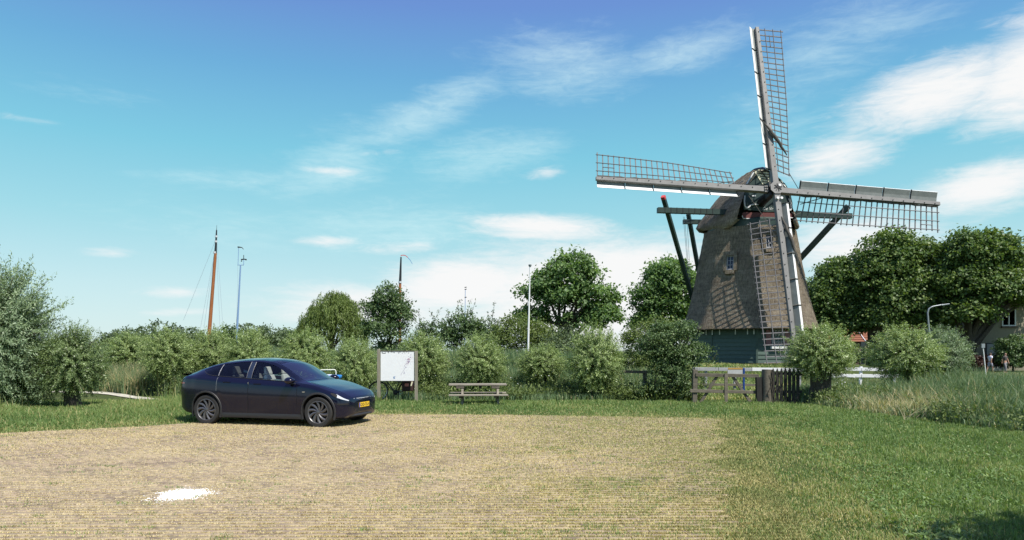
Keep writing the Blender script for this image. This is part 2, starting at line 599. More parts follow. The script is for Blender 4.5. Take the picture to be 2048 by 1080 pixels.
M['brick_dark'] = pmat('brick_dark', (0.10, 0.075, 0.06), (0.15, 0.105, 0.085), 5, 0.9)
M['roof_orange'] = pmat('roof_orange', (0.17, 0.062, 0.03), (0.25, 0.095, 0.045), 5, 0.8, bump=0.02, stretch=(5, 1, 1))
M['garage_grey'] = pmat('garage_grey', (0.30, 0.30, 0.29), rough=0.6)
M['bark'] = pmat('bark', (0.045, 0.036, 0.026), (0.10, 0.085, 0.065), 5, 0.95, bump=0.02, stretch=(3, 3, 0.6))
M['skin'] = pmat('skin', (0.44, 0.25, 0.17), rough=0.55)
M['shirt_white'] = pmat('shirt_white', (0.72, 0.70, 0.78), rough=0.8)
M['shirt_dark'] = pmat('shirt_dark', (0.07, 0.062, 0.058), rough=0.85)
M['shorts_lilac'] = pmat('shorts_lilac', (0.38, 0.36, 0.45), rough=0.85)
M['trousers'] = pmat('trousers', (0.22, 0.21, 0.22), rough=0.85)
M['hair'] = pmat('hair', (0.05, 0.035, 0.025), rough=0.7)
M['pannier'] = pmat('pannier', (0.035, 0.014, 0.013), (0.05, 0.02, 0.018), 8, 0.7)
M['pannier_red'] = pmat('pannier_red', (0.55, 0.18, 0.16), rough=0.6)
M['bike_green'] = pmat('bike_green', (0.014, 0.028, 0.024), rough=0.35, coat=0.5)

# leaves
M['leaf_willow'] = leaf_mat('leaf_willow', [(0.0, (0.130, 0.183, 0.064)), (0.5, (0.252, 0.338, 0.125)), (1.0, (0.511, 0.612, 0.253))], 0.40, 0.28, spec=0.5)
M['leaf_willow_dark'] = leaf_mat('leaf_willow_dark', [(0.0, (0.086, 0.128, 0.046)), (0.5, (0.166, 0.237, 0.090)), (1.0, (0.337, 0.428, 0.182))], 0.40, 0.28, spec=0.5)
M['leaf_grey'] = leaf_mat('leaf_grey', [(0.0, (0.110, 0.159, 0.081)), (0.5, (0.207, 0.289, 0.158)), (1.0, (0.412, 0.518, 0.307))], 0.45, 0.28, spec=0.45)
M['leaf_maple'] = leaf_mat('leaf_maple', [(0.0, (0.074, 0.128, 0.049)), (0.5, (0.142, 0.239, 0.084)), (1.0, (0.288, 0.417, 0.153))], 0.5, 0.42)
M['leaf_lime'] = leaf_mat('leaf_lime', [(0.0, (0.051, 0.095, 0.029)), (0.5, (0.107, 0.176, 0.047)), (1.0, (0.248, 0.312, 0.095))], 0.5, 0.33)
M['leaf_dark'] = leaf_mat('leaf_dark', [(0.0, (0.048, 0.087, 0.035)), (0.5, (0.100, 0.164, 0.060)), (1.0, (0.212, 0.287, 0.118))], 0.5, 0.26)
M['leaf_olive'] = leaf_mat('leaf_olive', [(0.0, (0.072, 0.103, 0.028)), (0.5, (0.133, 0.184, 0.050)), (1.0, (0.234, 0.296, 0.094))], 0.55, 0.32)
M['leaf_weep'] = leaf_mat('leaf_weep', [(0.0, (0.074, 0.110, 0.026)), (0.5, (0.150, 0.210, 0.054)), (1.0, (0.256, 0.323, 0.097))], 0.5, 0.35)
M['leaf_far'] = leaf_mat('leaf_far', [(0.0, (0.066, 0.101, 0.047)), (0.5, (0.113, 0.160, 0.078)), (1.0, (0.195, 0.254, 0.129))], 0.6, 0.25)
M['leaf_red'] = leaf_mat('leaf_red', [(0.0, (0.03, 0.014, 0.012)), (0.6, (0.065, 0.028, 0.022)), (1.0, (0.11, 0.06, 0.04))], 0.5, 0.25)
M['grass'] = leaf_mat('grass', [(0.0, (0.092, 0.160, 0.046)), (0.35, (0.168, 0.262, 0.077)), (0.62, (0.283, 0.352, 0.123)), (0.8, (0.36, 0.345, 0.135)), (1.0, (0.58, 0.49, 0.25))], 0.5, 0.32)
M['reed'] = leaf_mat('reed', [(0.0, (0.081, 0.135, 0.057)), (0.5, (0.152, 0.235, 0.111)), (0.8, (0.271, 0.334, 0.178)), (1.0, (0.581, 0.472, 0.267))], 0.5, 0.3)
M['straw'] = leaf_mat('straw', [(0.0, (0.178, 0.217, 0.073)), (0.22, (0.301, 0.318, 0.114)), (0.34, (0.488, 0.446, 0.187)), (0.5, (0.560, 0.490, 0.221)), (0.7, (0.602, 0.512, 0.255)), (0.85, (0.561, 0.465, 0.267)), (1.0, (0.645, 0.567, 0.360))], 0.7, 0.2, (1.1, 1.05, 0.8))


def thatch_mat(name='thatch', f=1.0):
    m, k, b, out = base_mat(name)
    tc = k.new('ShaderNodeTexCoord').outputs['Object']
    v = k.mapping(tc, (5, 5, 0.9))
    n1 = k.noise(v, 2.4, 8, 0.7)
    n2 = k.noise(tc, 0.7, 5, 0.6)
    n3 = k.noise(k.mapping(tc, (14, 14, 9)), 2.0, 4, 0.7)
    q = k.math('ADD', k.math('MULTIPLY', n1, 0.45), k.math('ADD', k.math('MULTIPLY', n2, 0.2), k.math('MULTIPLY', n3, 0.35)))
    n4 = k.noise(k.mapping(tc, (0.5, 0.5, 4.2)), 1.6, 4, 0.6)
    q = k.math('ADD', k.math('MULTIPLY', q, 0.82), k.math('MULTIPLY', n4, 0.18))
    col = k.ramp(q, [(0.38, (0.060 * f, 0.047 * f, 0.034 * f)), (0.5, (0.195 * f, 0.158 * f, 0.118 * f)), (0.62, (0.38 * f, 0.325 * f, 0.25 * f))])
    # moss
    col = k.mix(k.math('MULTIPLY', k.ramp(k.noise(tc, 1.1, 5, 0.7), [(0.52, (0, 0, 0)), (0.7, (1, 1, 1))]), 0.35), col, (0.20, 0.19, 0.10))
    k.l.new(col, b.inputs['Base Color'])
    b.inputs['Roughness'].default_value = 0.95
    b.inputs['Diffuse Roughness'].default_value = 1.0
    b.inputs['Specular IOR Level'].default_value = 0.1
    bp = k.new('ShaderNodeBump')
    bp.inputs['Distance'].default_value = 0.16
    k.l.new(k.math('ADD', k.math('MULTIPLY', n3, 0.6), k.math('MULTIPLY', n1, 0.5)), bp.inputs['Height'])
    k.l.new(bp.outputs[0], b.inputs['Normal'])
    return m


M['thatch'] = thatch_mat('thatch', 1.28)
M['thatch_sunlit'] = thatch_mat('thatch_sunlit', 1.6)  # lighter copy for the cap, sunlight put into its colour


def ground_mat(name, stops, scale=1.2, bump=0.03):
    m, k, b, out = base_mat(name)
    tc = k.new('ShaderNodeTexCoord').outputs['Object']
    n = k.math('ADD', k.math('MULTIPLY', k.noise(tc, scale, 6, 0.6), 0.6), k.math('MULTIPLY', k.noise(tc, scale * 14, 4, 0.7), 0.4))
    k.l.new(k.ramp(n, stops), b.inputs['Base Color'])
    b.inputs['Roughness'].default_value = 0.95
    b.inputs['Specular IOR Level'].default_value = 0.1
    bp = k.new('ShaderNodeBump')
    bp.inputs['Distance'].default_value = bump
    k.l.new(k.noise(tc, 25, 5, 0.7), bp.inputs['Height'])
    k.l.new(bp.outputs[0], b.inputs['Normal'])
    return m


M['soil_grass'] = ground_mat('soil_grass', [(0.3, (0.035, 0.052, 0.018)), (0.5, (0.062, 0.085, 0.028)), (0.7, (0.115, 0.115, 0.05))])
M['joint_sand'] = ground_mat('joint_sand', [(0.3, (0.26, 0.215, 0.13)), (0.5, (0.42, 0.35, 0.21)), (0.7, (0.52, 0.45, 0.28))], 2.5, 0.01)
M['pale_grain'] = pmat('pale_grain', (0.78, 0.78, 0.76), (0.86, 0.86, 0.85), 9, 0.9)
M['shell_path'] = pmat('shell_path', (0.30, 0.27, 0.19), (0.62, 0.60, 0.52), 4, 0.95, bump=0.01)


def brick_mat():
    m, k, b, out = base_mat('paving_brick')
    at = k.new('ShaderNodeAttribute', attribute_name='rnd').outputs['Fac']
    oi = k.new('ShaderNodeObjectInfo').outputs['Random']
    r = k.math('FRACT', k.math('ADD', at, oi))
    tc = k.new('ShaderNodeTexCoord').outputs['Object']
    geo = k.new('ShaderNodeNewGeometry').outputs['Position']
    n = k.noise(geo, 14, 6, 0.65)
    n2 = k.noise(geo, 0.7, 4, 0.6)
    col = k.ramp(r, [(0.0, (0.16, 0.122, 0.092)), (0.35, (0.24, 0.185, 0.135)), (0.7, (0.30, 0.228, 0.165)), (1.0, (0.20, 0.162, 0.125))])
    col = k.mix(k.ramp(k.math('ADD', k.math('MULTIPLY', n, 0.65), k.math('MULTIPLY', n2, 0.35)), [(0.42, (0, 0, 0)), (0.62, (0.8, 0.8, 0.8))]), col, (0.47, 0.385, 0.225))
    k.l.new(col, b.inputs['Base Color'])
    b.inputs['Roughness'].default_value = 0.9
    b.inputs['Specular IOR Level'].default_value = 0.2
    bp = k.new('ShaderNodeBump')
    bp.inputs['Distance'].default_value = 0.006
    k.l.new(k.noise(geo, 60, 5, 0.7), bp.inputs['Height'])
    k.l.new(bp.outputs[0], b.inputs['Normal'])
    return m


M['paving_brick'] = brick_mat()

# ------------------------------------------------------------------ the ground
def make_ground():
    # fine near, coarse to the horizon
    xs = sorted(set([-3000, -1200, -500, -200, -100] + list(np.arange(-60, 61, 3)) + [100, 200, 500, 1200, 3000]))
    ys = sorted(set([-300, -60, -20] + list(np.arange(-9, 91, 3)) + [120, 200, 400, 900, 2000, 4500]))
    mb = MB()
    rows = [[(float(x), float(y), mound_z(float(x), float(y))) for x in xs] for y in ys]
    mb.grid(rows)
    o = mb.build('ground', M['soil_grass'], smooth=60)
    tag(o, 'grassy soil stretching to the horizon around the car park', kind='structure')


MC = Vector((17.10, 50.4, 0.0))                      # the mill's centre


def mound_z(x, y):
    d = math.hypot(x - MC.x, y - MC.y)
    t = min(1.0, max(0.0, (13.5 - d) / 6.5))
    return 0.80 * t * t * (3 - 2 * t)


def np_mound(p):
    d = np.hypot(p[:, 0] - MC.x, p[:, 1] - MC.y)
    t = np.clip((13.5 - d) / 6.5, 0, 1)
    return 0.80 * t * t * (3 - 2 * t)


make_ground()


def park_back(x):
    """far edge of the brick paving as a function of x"""
    return np.interp(x, [-16, -10.8, -8.6, -7.0, -5.6, -3.6, 0.0, 5.5], [13.6, 14.7, 16.0, 17.4, 18.7, 19.3, 18.9, 18.0])


def park_right(y):
    return 2.72 + (y - 6.48) * 0.2826


def inside_park(x, y):
    return (y < park_back(x)) & (x < park_right(y))


def make_paving():
    mb = MB()
    xs = [-16, -10.8, -8.6, -7.0, -5.6, -3.6, 0.0, 5.2]
    far = [(x, float(park_back(x)) - 0.15, 0.017) for x in xs]
    side_ = [(float(park_right(yy)) - 0.35 - 0.9 * float(vnoise(np.array([yy * 1.4]), np.array([3.3]), 5)[0]), float(yy), 0.017) for yy in np.arange(1.0, 17.9, 0.35)]
    mb.add([(-16, 1.0, 0.017)] + side_ + far[::-1], [tuple(range(1 + len(side_) + len(far)))])
    pave = mb.build('brick_pavement', M['joint_sand'])
    tag(pave, 'car park paved in rows of worn brick with dry grass in the joints', kind='structure')
    # bricks: rows run across the view
    L, W, H, GX_, GY_ = 0.210, 0.094, 0.022, 0.004, 0.028
    rng = np.random.default_rng(3)
    allb = []
    y = 5.6
    r = 0
    while y < 19.4:
        off = (r % 2) * 0.5 * (L + GX_) + rng.uniform(-0.01, 0.01)
        x = np.arange(-15.8 + off, 5.6, L + GX_)
        yy = y - 0.004 * x
        keep = inside_park(x, yy) & (np.abs(x) < 0.76 * yy + 2.6)
        # ragged right edge: grass has eaten the last bricks
        keep &= x < park_right(yy) - 0.25 - 0.9 * vnoise(yy * 1.4, yy * 0 + 3.3, 5)
        x, yy = x[keep], yy[keep]
        allb.append(np.stack([x, yy, rng.uniform(-0.004, 0.004, len(x)), rng.uniform(-0.02, 0.02, len(x)), rng.uniform(-0.03, 0.03, len(x))], 1))
        y += W + GY_
        r += 1
    B = np.concatenate(allb)
    vis = (np.abs(B[:, 0]) < B[:, 1] * 0.735) & (B[:, 1] > 6.45)
    order = np.argsort(np.where(vis, B[:, 1], 99.0))
    near, rest = B[order[:300]], B[order[300:]]

    def unit_brick():
        c = 0.005
        hx, hy = L / 2, W / 2
        vs = [(-hx, -hy, 0), (hx, -hy, 0), (hx, hy, 0), (-hx, hy, 0), (-hx, -hy, H - c), (hx, -hy, H - c), (hx, hy, H - c), (-hx, hy, H - c),
              (-hx + c, -hy + c, H), (hx - c, -hy + c, H), (hx - c, hy - c, H), (-hx + c, hy - c, H)]
        fs = [(0, 1, 5, 4), (1, 2, 6, 5), (2, 3, 7, 6), (3, 0, 4, 7), (4, 5, 9, 8), (5, 6, 10, 9), (6, 7, 11, 10), (7, 4, 8, 11), (8, 9, 10, 11)]
        return np.array(vs), np.array(fs)
    uv, uf = unit_brick()
    bm0 = arrays_mesh('brick', uv, np.full(len(uf), 4), uf.ravel(), np.zeros(len(uf)))
    bm0.materials.append(M['paving_brick'])
    for b in near:
        o = D.objects.new('brick', bm0)
        COL.objects.link(o)
        o.parent = pave
        o.location = (b[0], b[1], b[2] + 0.002)
        o.rotation_euler = (b[4], b[4] * 0.5, b[3])
    n = len(rest)
    ca, sa = np.cos(rest[:, 3])[:, None], np.sin(rest[:, 3])[:, None]
    co = np.empty((n, len(uv), 3))
    co[:, :, 0] = uv[:, 0] * ca - uv[:, 1] * sa + rest[:, 0:1]
    co[:, :, 1] = uv[:, 0] * sa + uv[:, 1] * ca + rest[:, 1:2]
    co[:, :, 2] = uv[:, 2] + rest[:, 2:3] + 0.002 + uv[:, 1] * rest[:, 4:5]
    ix = (np.arange(n)[:, None, None] * len(uv) + uf[None]).ravel()
    me = arrays_mesh('brick_courses', co.reshape(-1, 3), np.full(n * len(uf), 4), ix, np.repeat(rng.uniform(0, 1, n), len(uf)))
    o = link('brick_courses', me, M['paving_brick'], pave)
    o['kind'] = 'stuff'

    # dry and green grass standing and lying in the joints
    rng = np.random.default_rng(11)
    N = 900000
    yy = 1.0 / rng.uniform(1 / 19.4, 1 / 6.2, N)
    xx = rng.uniform(-1, 0.92, N) * (0.76 * yy + 1.6)
    k = inside_park(xx, yy)
    xx, yy = xx[k], yy[k]
    row = np.round((yy + 0.004 * xx - 5.6) / (W + GY_) + 0.5) - 0.5
    snap = 5.6 + row * (W + GY_) - 0.004 * xx + rng.normal(0, 0.008, len(xx))
    yy = np.where(rng.uniform(0, 1, len(xx)) < 0.93, snap, yy)
    side = np.clip((xx + 2.5) / 5.5, 0, 1)                       # greener and thicker towards the lawn
    back = np.clip((yy - 10.5) / 8.0, 0, 1)
    p1 = vnoise(xx * 0.9, yy * 0.55, 21)
    p2 = vnoise(xx * 3.1, yy * 2.4, 22)
    dens = 0.36 + 0.44 * side + 0.66 * back + 0.7 * (p1 - 0.5) + 0.5 * (p2 - 0.5)
    k = rng.uniform(0, 1, len(xx)) < dens
    xx, yy, side, back, p1, p2 = (q[k] for q in (xx, yy, side, back, p1, p2))
    green = (0.035 + 0.34 * side ** 1.5 + 0.10 * back) * np.clip(0.2 + 5.0 * (vnoise(xx * 2.3, yy * 2.0, 31) - 0.42), 0.15, 1.9) + 0.5 * np.clip(1 - (park_right(yy) - xx) / 1.3, 0, 1) * vnoise(xx * 1.5, yy * 1.5, 32)
    isg = rng.uniform(0, 1, len(xx)) < green
    rnd = np.where(isg, rng.uniform(0, 0.26, len(xx)), np.clip(rng.normal(0.84 - 0.26 * back - 0.50 * side * (0.5 + p1), 0.13, len(xx)), 0.28, 1))
    h = rng.uniform(0.016, 0.046, len(xx)) * (0.55 + 0.30 * side + 0.25 * side * p2 + 0.35 * back)
    edge = np.clip(1 - (park_right(yy) - xx) / 0.9, 0, 1)
    h = h * (1 + 0.5 * edge)
    pos = np.stack([xx, yy, np.full(len(xx), 0.019)], 1)
    c, f, i, r2 = blades(pos, h, rng.uniform(0.006, 0.012, len(xx)) * (0.7 + yy / 14), np.abs(rng.normal(0.68, 0.22, len(xx))), rnd, rng, 1)
    o = link('dry_grass', arrays_mesh('dry_grass', c, f, i, r2), M['straw'])
    tag(o, 'short dry straw and green tufts growing in the brick joints', 'grass', kind='stuff')

    # separate little tufts of green
    rng = np.random.default_rng(12)
    nt = 2600
    ty = 1.0 / rng.uniform(1 / 18.6, 1 / 6.3, nt)
    tx = rng.uniform(-0.76, 0.5, nt) * ty
    pr_ = np.clip(0.10 + 0.75 * np.clip((tx + 2.0) / 5.5, 0, 1) ** 1.2 + 0.15 * (ty > 14), 0, 1) * np.clip(3.0 * (vnoise(tx * 0.8, ty * 0.8, 41) - 0.28), 0.1, 1.2)
    k = inside_park(tx, ty) & (rng.uniform(0, 1, nt) < pr_)
    tx, ty = tx[k], ty[k]
    per = 26
    ti = np.repeat(np.arange(len(tx)), per)
    sp = rng.uniform(0.03, 0.10, len(tx))[ti]
    n_ = len(ti)
    pos = np.stack([tx[ti] + rng.normal(0, 1.0, n_) * sp * 1.5, ty[ti] + rng.normal(0, 1, n_) * sp * 0.6, np.full(n_, 0.018)], 1)
    c, f, i, r2 = blades(pos, rng.uniform(0.02, 0.055, n_), rng.uniform(0.006, 0.011, n_) * (0.8 + ty[ti] / 14), np.abs(rng.normal(0.6, 0.22, n_)), np.clip(rng.normal(0.42, 0.14, n_), 0, 0.66), rng, 1)
    o = link('green_tufts', arrays_mesh('green_tufts', c, f, i, r2), M['grass'])
    tag(o, 'small green grass tufts sprouting between the paving bricks', 'grass', kind='stuff')

    # bright white patch of small grains on the bricks
    rng = np.random.default_rng(5)
    n = 5600
    a, q = rng.uniform(0, 2 * np.pi, n), np.sqrt(rng.uniform(0, 1, n))
    q = q * (1 + 0.9 * rng.uniform(0, 1, n) ** 5)
    cx, cy = GX(366, 8.45), 8.42
    lob = 1 + 0.10 * np.sin(3 * a + 1.2) + 0.10 * np.sin(7 * a) + rng.normal(0, 0.07, n)
    px = cx + np.cos(a) * q * 0.36 * lob
    py = cy + np.sin(a) * q * 0.43 * lob
    ed = np.clip((q * 1.0 - 0.30) / 0.8, 0, 1) ** 0.6
    k = (rng.uniform(0, 1, n) > ed * 0.95) & (rng.uniform(0, 1, n) < 0.35 + 1.3 * vnoise(px * 9, py * 9, 3))
    px, py, q = px[k], py[k], q[k]
    n = len(px)
    # each grain heap is a low pyramid
    s = rng.uniform(0.006, 0.016, n) * (1.15 - 0.55 * np.clip(q, 0, 1))
    zz = 0.024 + 0.012 * np.exp(-q * q * 2.0)
    co = np.empty((n, 5, 3))
    rot = rng.uniform(0, np.pi, n)
    for j in range(4):
        an = rot + j * np.pi / 2
        co[:, j, 0] = px + np.cos(an) * s
        co[:, j, 1] = py + np.sin(an) * s
        co[:, j, 2] = zz - 0.006
    co[:, 4] = np.stack([px, py, zz + s * 0.35], 1)
    ix = (np.arange(n)[:, None] * 5 + np.array([[0, 1, 4, 1, 2, 4, 2, 3, 4, 3, 0, 4]])).ravel()
    o = link('white_patch', arrays_mesh('white_patch', co.reshape(-1, 3), np.full(4 * n, 3), ix), M['pale_grain'])
    tag(o, 'bright white patch on the brick car park', 'pale_grain', kind='stuff')


make_paving()


def path_y(x):
    """the pale shell path at the left runs back from the grass behind the car"""
    return np.interp(x, [-19, -16.6, -13.5, -12.0], [29.6, 28.6, 25.4, 24.3])


def make_path():
    mb = MB()
    xs = np.linspace(-24, -12.4, 14)
    rng = random.Random(4)
    lo = [(x, float(path_y(x)) - 0.20 - rng.uniform(0, 0.12) + (0 if x < -13 else 0.2), 0.03) for x in xs]
    hi = [(x, float(path_y(x)) + 0.20 + rng.uniform(0, 0.12) - (0 if x < -13 else 0.2), 0.06) for x in xs]
    mb.grid([lo, hi])
    o = mb.build('path', M['shell_path'])
    tag(o, 'narrow pale shell path winding through the grass left of the car', kind='structure')


make_path()


def grass_field(name, label, sampler, n, h, wd, lean, colour, rng, seg=2, mat='grass', cat='grass'):
    x, y = sampler(n, rng)
    pos = np.stack([x, y, np.zeros(len(x))], 1)
    pos[:, 2] = np_mound(pos)
    rnd, hh, ww, ll = colour(x, y, rng)
    c, f, i, r = blades(pos, hh * h, ww * wd, ll * lean, rnd, rng, seg)
    o = link(name, arrays_mesh(name, c, f, i, r), M[mat])
    tag(o, label, cat, kind='stuff')
    return o


def make_lawn():
    rng = np.random.default_rng(101)

    def samp(n, rng):
        y = 1.0 / rng.uniform(1 / 24.5, 1 / 6.0, n)
        y = np.where(rng.uniform(0, 1, n) < 0.35, rng.uniform(12, 24.5, n), y)
        x = rng.uniform(-1, 1, n) * (0.78 * y + 3.2)
        bank = np.interp(x, [8.8, 9.6, 10.6, 12.5, 15], [24.5, 22.0, 14.6, 11.0, 8.5])
        k = (x > park_right(y) + 0.45 - 2.6 * vnoise(x * 1.3, y * 1.0, 5) ** 1.2 * rng.uniform(0.35, 1.0, len(x))) & (y < 24.3) & (y < bank + 1.2) | (y > park_back(x) + 0.25 - 0.9 * vnoise(x * 1.1, y * 0.4, 6)) & (x <= park_right(y) + 0.3) & (y < 24.6)
        k &= ~((x < -11.5) & (np.abs(y - path_y(x)) < 0.22 + 0.35 * (vnoise(x * 2.2, y * 2.2, 9) - 0.5)))
        # ragged start
        return x[k], y[k]

    def colr(x, y, rng):
        n = len(x)
        p = vnoise(x * 0.55, y * 0.42, 7)
        p2 = vnoise(x * 2.3, y * 1.6, 8)
        edge = np.clip(1.15 - np.minimum(np.abs(x - park_right(y)) / 1.7, 9) + 0.5 * (p - 0.5), 0, 1) * (y < 18.6)
        edgeb = np.clip(1 - (y - park_back(x)) / 1.8, 0, 1) * (x < park_right(y))
        left = (x < -4.5) * np.clip((y - park_back(x)) / 6, 0, 1)
        spot = np.exp(-(((x - GX(1525, 11.5)) / 0.35) ** 2 + ((y - 11.5) / 0.6) ** 2)) + np.exp(-(((x - GX(1600, 7.2)) / 0.55) ** 2 + ((y - 7.2) / 0.35) ** 2)) + 0.8 * np.exp(-(((x - GX(1560, 9.0)) / 0.3) ** 2 + ((y - 9.2) / 0.5) ** 2))
        dry = 0.07 + 0.60 * np.maximum(edge, edgeb) * (0.35 + p2) + 1.0 * np.clip(p - 0.56, 0, 1) + 0.16 * left + 0.6 * spot
        isd = rng.uniform(0, 1, n) < dry * 0.75
        rnd = np.where(isd, rng.uniform(0.66, 1.0, n), np.clip(rng.normal(0.33 + 0.42 * (p2 - 0.5) + 0.30 * (p - 0.5) + 0.08 * left, 0.13, n), 0, 0.64))
        h = (0.25 + 1.15 * p2 ** 1.3 + 0.4 * rng.uniform(0, 1, n)) * (1 - 0.45 * np.maximum(edge, edgeb)) * (1 - 0.5 * np.clip(spot, 0, 1))
        front = (x < -11.6) & (x > -19.5) & (y < path_y(x)) & (y > path_y(x) - 6.0)
        h = h * np.where(front, 0.30, 1.0)
        h = h * np.where(x < -4.5, 1.1 + 1.9 * left, 1.0) * np.where((x < 9) & (y > 20), 1.15, 1.0)
        tall = rng.uniform(0, 1, n) < 0.02
        h = np.where(tall, h * 1.9, h)
        w = 0.75 + 0.5 * rng.uniform(0, 1, n) + np.clip((y - 8) / 14, 0, 1) * 0.9
        return rnd, h, w, np.abs(rng.normal(0.52, 0.22, n)) * np.where(tall, 0.5, 1)
    grass_field('lawn_grass', 'green grass verge and lawn around the brick car park', samp, 700000, 0.085, 0.0085, 1.0, colr, rng)

    # low broad-leaved weeds in the right lawn
    rng = np.random.default_rng(102)
    n = 26000
    y = 1.0 / rng.uniform(1 / 20, 1 / 6.0, n)
    x = rng.uniform(0.1, 0.8, n) * y
    k = (x > park_right(y) + 0.9) & (vnoise(x * 1.3, y * 1.1, 15) > 0.5) & (x < 11)
    x, y = x[k], y[k]
    n = len(x)
    pos = np.stack([x, y, rng.uniform(0.01, 0.06, n)], 1)
    a = rng.uniform(0, 2 * np.pi, n)
    d = np.stack([np.cos(a), np.sin(a), rng.uniform(0.1, 0.8, n)], 1)
    nr = np.stack([rng.normal(0, 0.3, n), rng.normal(0, 0.3, n), np.ones(n)], 1)
    c, f, i, r = leaf_quads(pos, d, nr, rng.uniform(0.035, 0.085, n), rng.uniform(0.018, 0.035, n), rng.uniform(0.05, 0.5, n))
    o = link('lawn_weeds', arrays_mesh('lawn_weeds', c, f, i, r), M['grass'])
    tag(o, 'low broad leaved weeds scattered through the right lawn', 'weeds', kind='stuff')


make_lawn()


def make_wild():
    # tall grass behind the verge and around the bushes
    rng = np.random.default_rng(201)

    def samp(n, rng):
        y = rng.uniform(24.3, 36, n)
        x = rng.uniform(-0.80, 0.27, n) * y
        k = (x < 5.8) & ~((x < -11.0) & (y < path_y(x) + 1.5) & (x > -19.5))
        k &= ~((y < 25.4) & (x > -4.9) & (x < 0.2) & (rng.uniform(0, 1, n) < 0.25))
        k &= ~((x < -10.0) & (x > -13.6) & (y < 27.0) & (rng.uniform(0, 1, n) < 0.75))
        return x[k], y[k]

    def colr(x, y, rng):
        n = len(x)
        p = vnoise(x * 0.5, y * 0.5, 17)
        h = np.clip((y - 24.0) / 3.2, 0.28, 1) * (0.6 + 0.5 * p + 0.3 * rng.uniform(0, 1, n))
        dry = 0.05 + 0.55 * np.clip(p - 0.55, 0, 1) + 0.75 * np.exp(-((x + 14.6) / 1.5) ** 2) * ((y > 26.6) & (y < 30))
        rnd = np.where(rng.uniform(0, 1, n) < dry, rng.uniform(0.72, 1.0, n), np.clip(rng.normal(0.42, 0.16, n), 0, 0.75))
        return rnd, h, 0.7 + 0.6 * rng.uniform(0, 1, n), np.abs(rng.normal(0.30, 0.18, n))
    grass_field('wild_grass', 'tall wild grass and weeds growing between the willow bushes', samp, 70000, 0.98, 0.024, 1.0, colr, rng, mat='reed')

    # reed bed behind
    rng = np.random.default_rng(202)

    def samp2(n, rng):
        y = rng.uniform(33, 44, n)
        x = rng.uniform(-0.80, 0.16, n) * y
        return x, y

    def colr2(x, y, rng):
        n = len(x)
        p = vnoise(x * 0.25, y * 0.4, 27)
        rnd = np.where(rng.uniform(0, 1, n) < 0.07, rng.uniform(0.8, 1, n), np.clip(rng.normal(0.42, 0.17, n), 0, 0.78))
        h = 0.72 + 0.28 * p + 0.22 * rng.uniform(0, 1, n) + np.where(x < -14, 0.12, 0)
        return rnd, h, 0.8 + 0.5 * rng.uniform(0, 1, n), np.abs(rng.normal(0.22, 0.13, n))
    grass_field('reed_bed', 'wide bed of tall green reeds behind the willow bushes', samp2, 42000, 1.85, 0.042, 1.0, colr2, rng, mat='reed', cat='reeds')

    # the rough bank at the right
    rng = np.random.default_rng(203)

    def samp3(n, rng):
        y = 1.0 / rng.uniform(1 / 56, 1 / 11.5, n)
        x = 0.40 * y + rng.uniform(0, 1, n) * (0.40 * y + 4.0)
        bank = np.interp(x, [8.9, 9.6, 10.6, 12.5, 15], [24.5, 22.6, 15.6, 11.2, 8.5])
        k = (y > bank) & (x > 8.9)
        k &= ~((np.hypot(x - MC.x, y - MC.y) < 10.5)) & ~((y > 24.5) & (x < 10.3))
        return x[k], y[k]

    def colr3(x, y, rng):
        n = len(x)
        p = vnoise(x * 0.45, y * 0.3, 37)
        p2 = vnoise(x * 1.3, y * 0.9, 38)
        p3 = vnoise(x * 2.6, y * 1.6, 39)
        d = np.hypot((x - GX(1800, 19.6)) / 1.1, (y - 19.8) / 1.5)
        dry = 0.08 + 1.0 * np.exp(-(d * 0.85) ** 2) + 0.5 * np.clip(p2 - 0.6, 0, 1) + 0.5 * np.clip((y - 36) / 14, 0, 1)
        rnd = np.where(rng.uniform(0, 1, n) < dry, rng.uniform(0.78, 1.0, n), np.clip(rng.normal(0.36 + 0.5 * (p3 - 0.5), 0.14, n), 0, 0.72))
        bank = np.interp(x, [8.9, 9.6, 10.6, 12.5], [24.5, 22.6, 15.6, 11.2])
        h = np.clip(0.30 + (y - bank) / 5.0, 0.3, 1) * (0.12 + 0.40 * p + 1.15 * p3 + 0.3 * rng.uniform(0, 1, n)) * (1 - 0.45 * np.exp(-d * d)) * np.where(x < GX(1780, y), 0.8, 1.0)
        # tall reed clump at the far right
        cl = np.exp(-(((x - 16.5) / 3.0) ** 2 + ((y - 23.5) / 4.0) ** 2))
        h = 0.82 * h * (1 + 0.35 * cl) * np.interp(y, [0, 25, 30, 36], [1, 1, 0.42, 0.16])
        return rnd, h, 0.7 + 0.6 * rng.uniform(0, 1, n) + np.clip((y - 20) / 20, 0, 1) * 0.8, np.abs(rng.normal(0.42, 0.2, n))
    grass_field('bank_grass', 'rough tall grass on the bank at the right of the lawn', samp3, 125000, 0.85, 0.022, 1.0, colr3, rng, mat='reed')

    # mown field round the mill
    rng = np.random.default_rng(204)

    def samp4(n, rng):
        y = rng.uniform(25.0, 62, n)
        x = rng.uniform(0.18, 0.42, n) * y
        k = (np.hypot(x - MC.x, y - MC.y) > 3.8)
        return x[k], y[k]

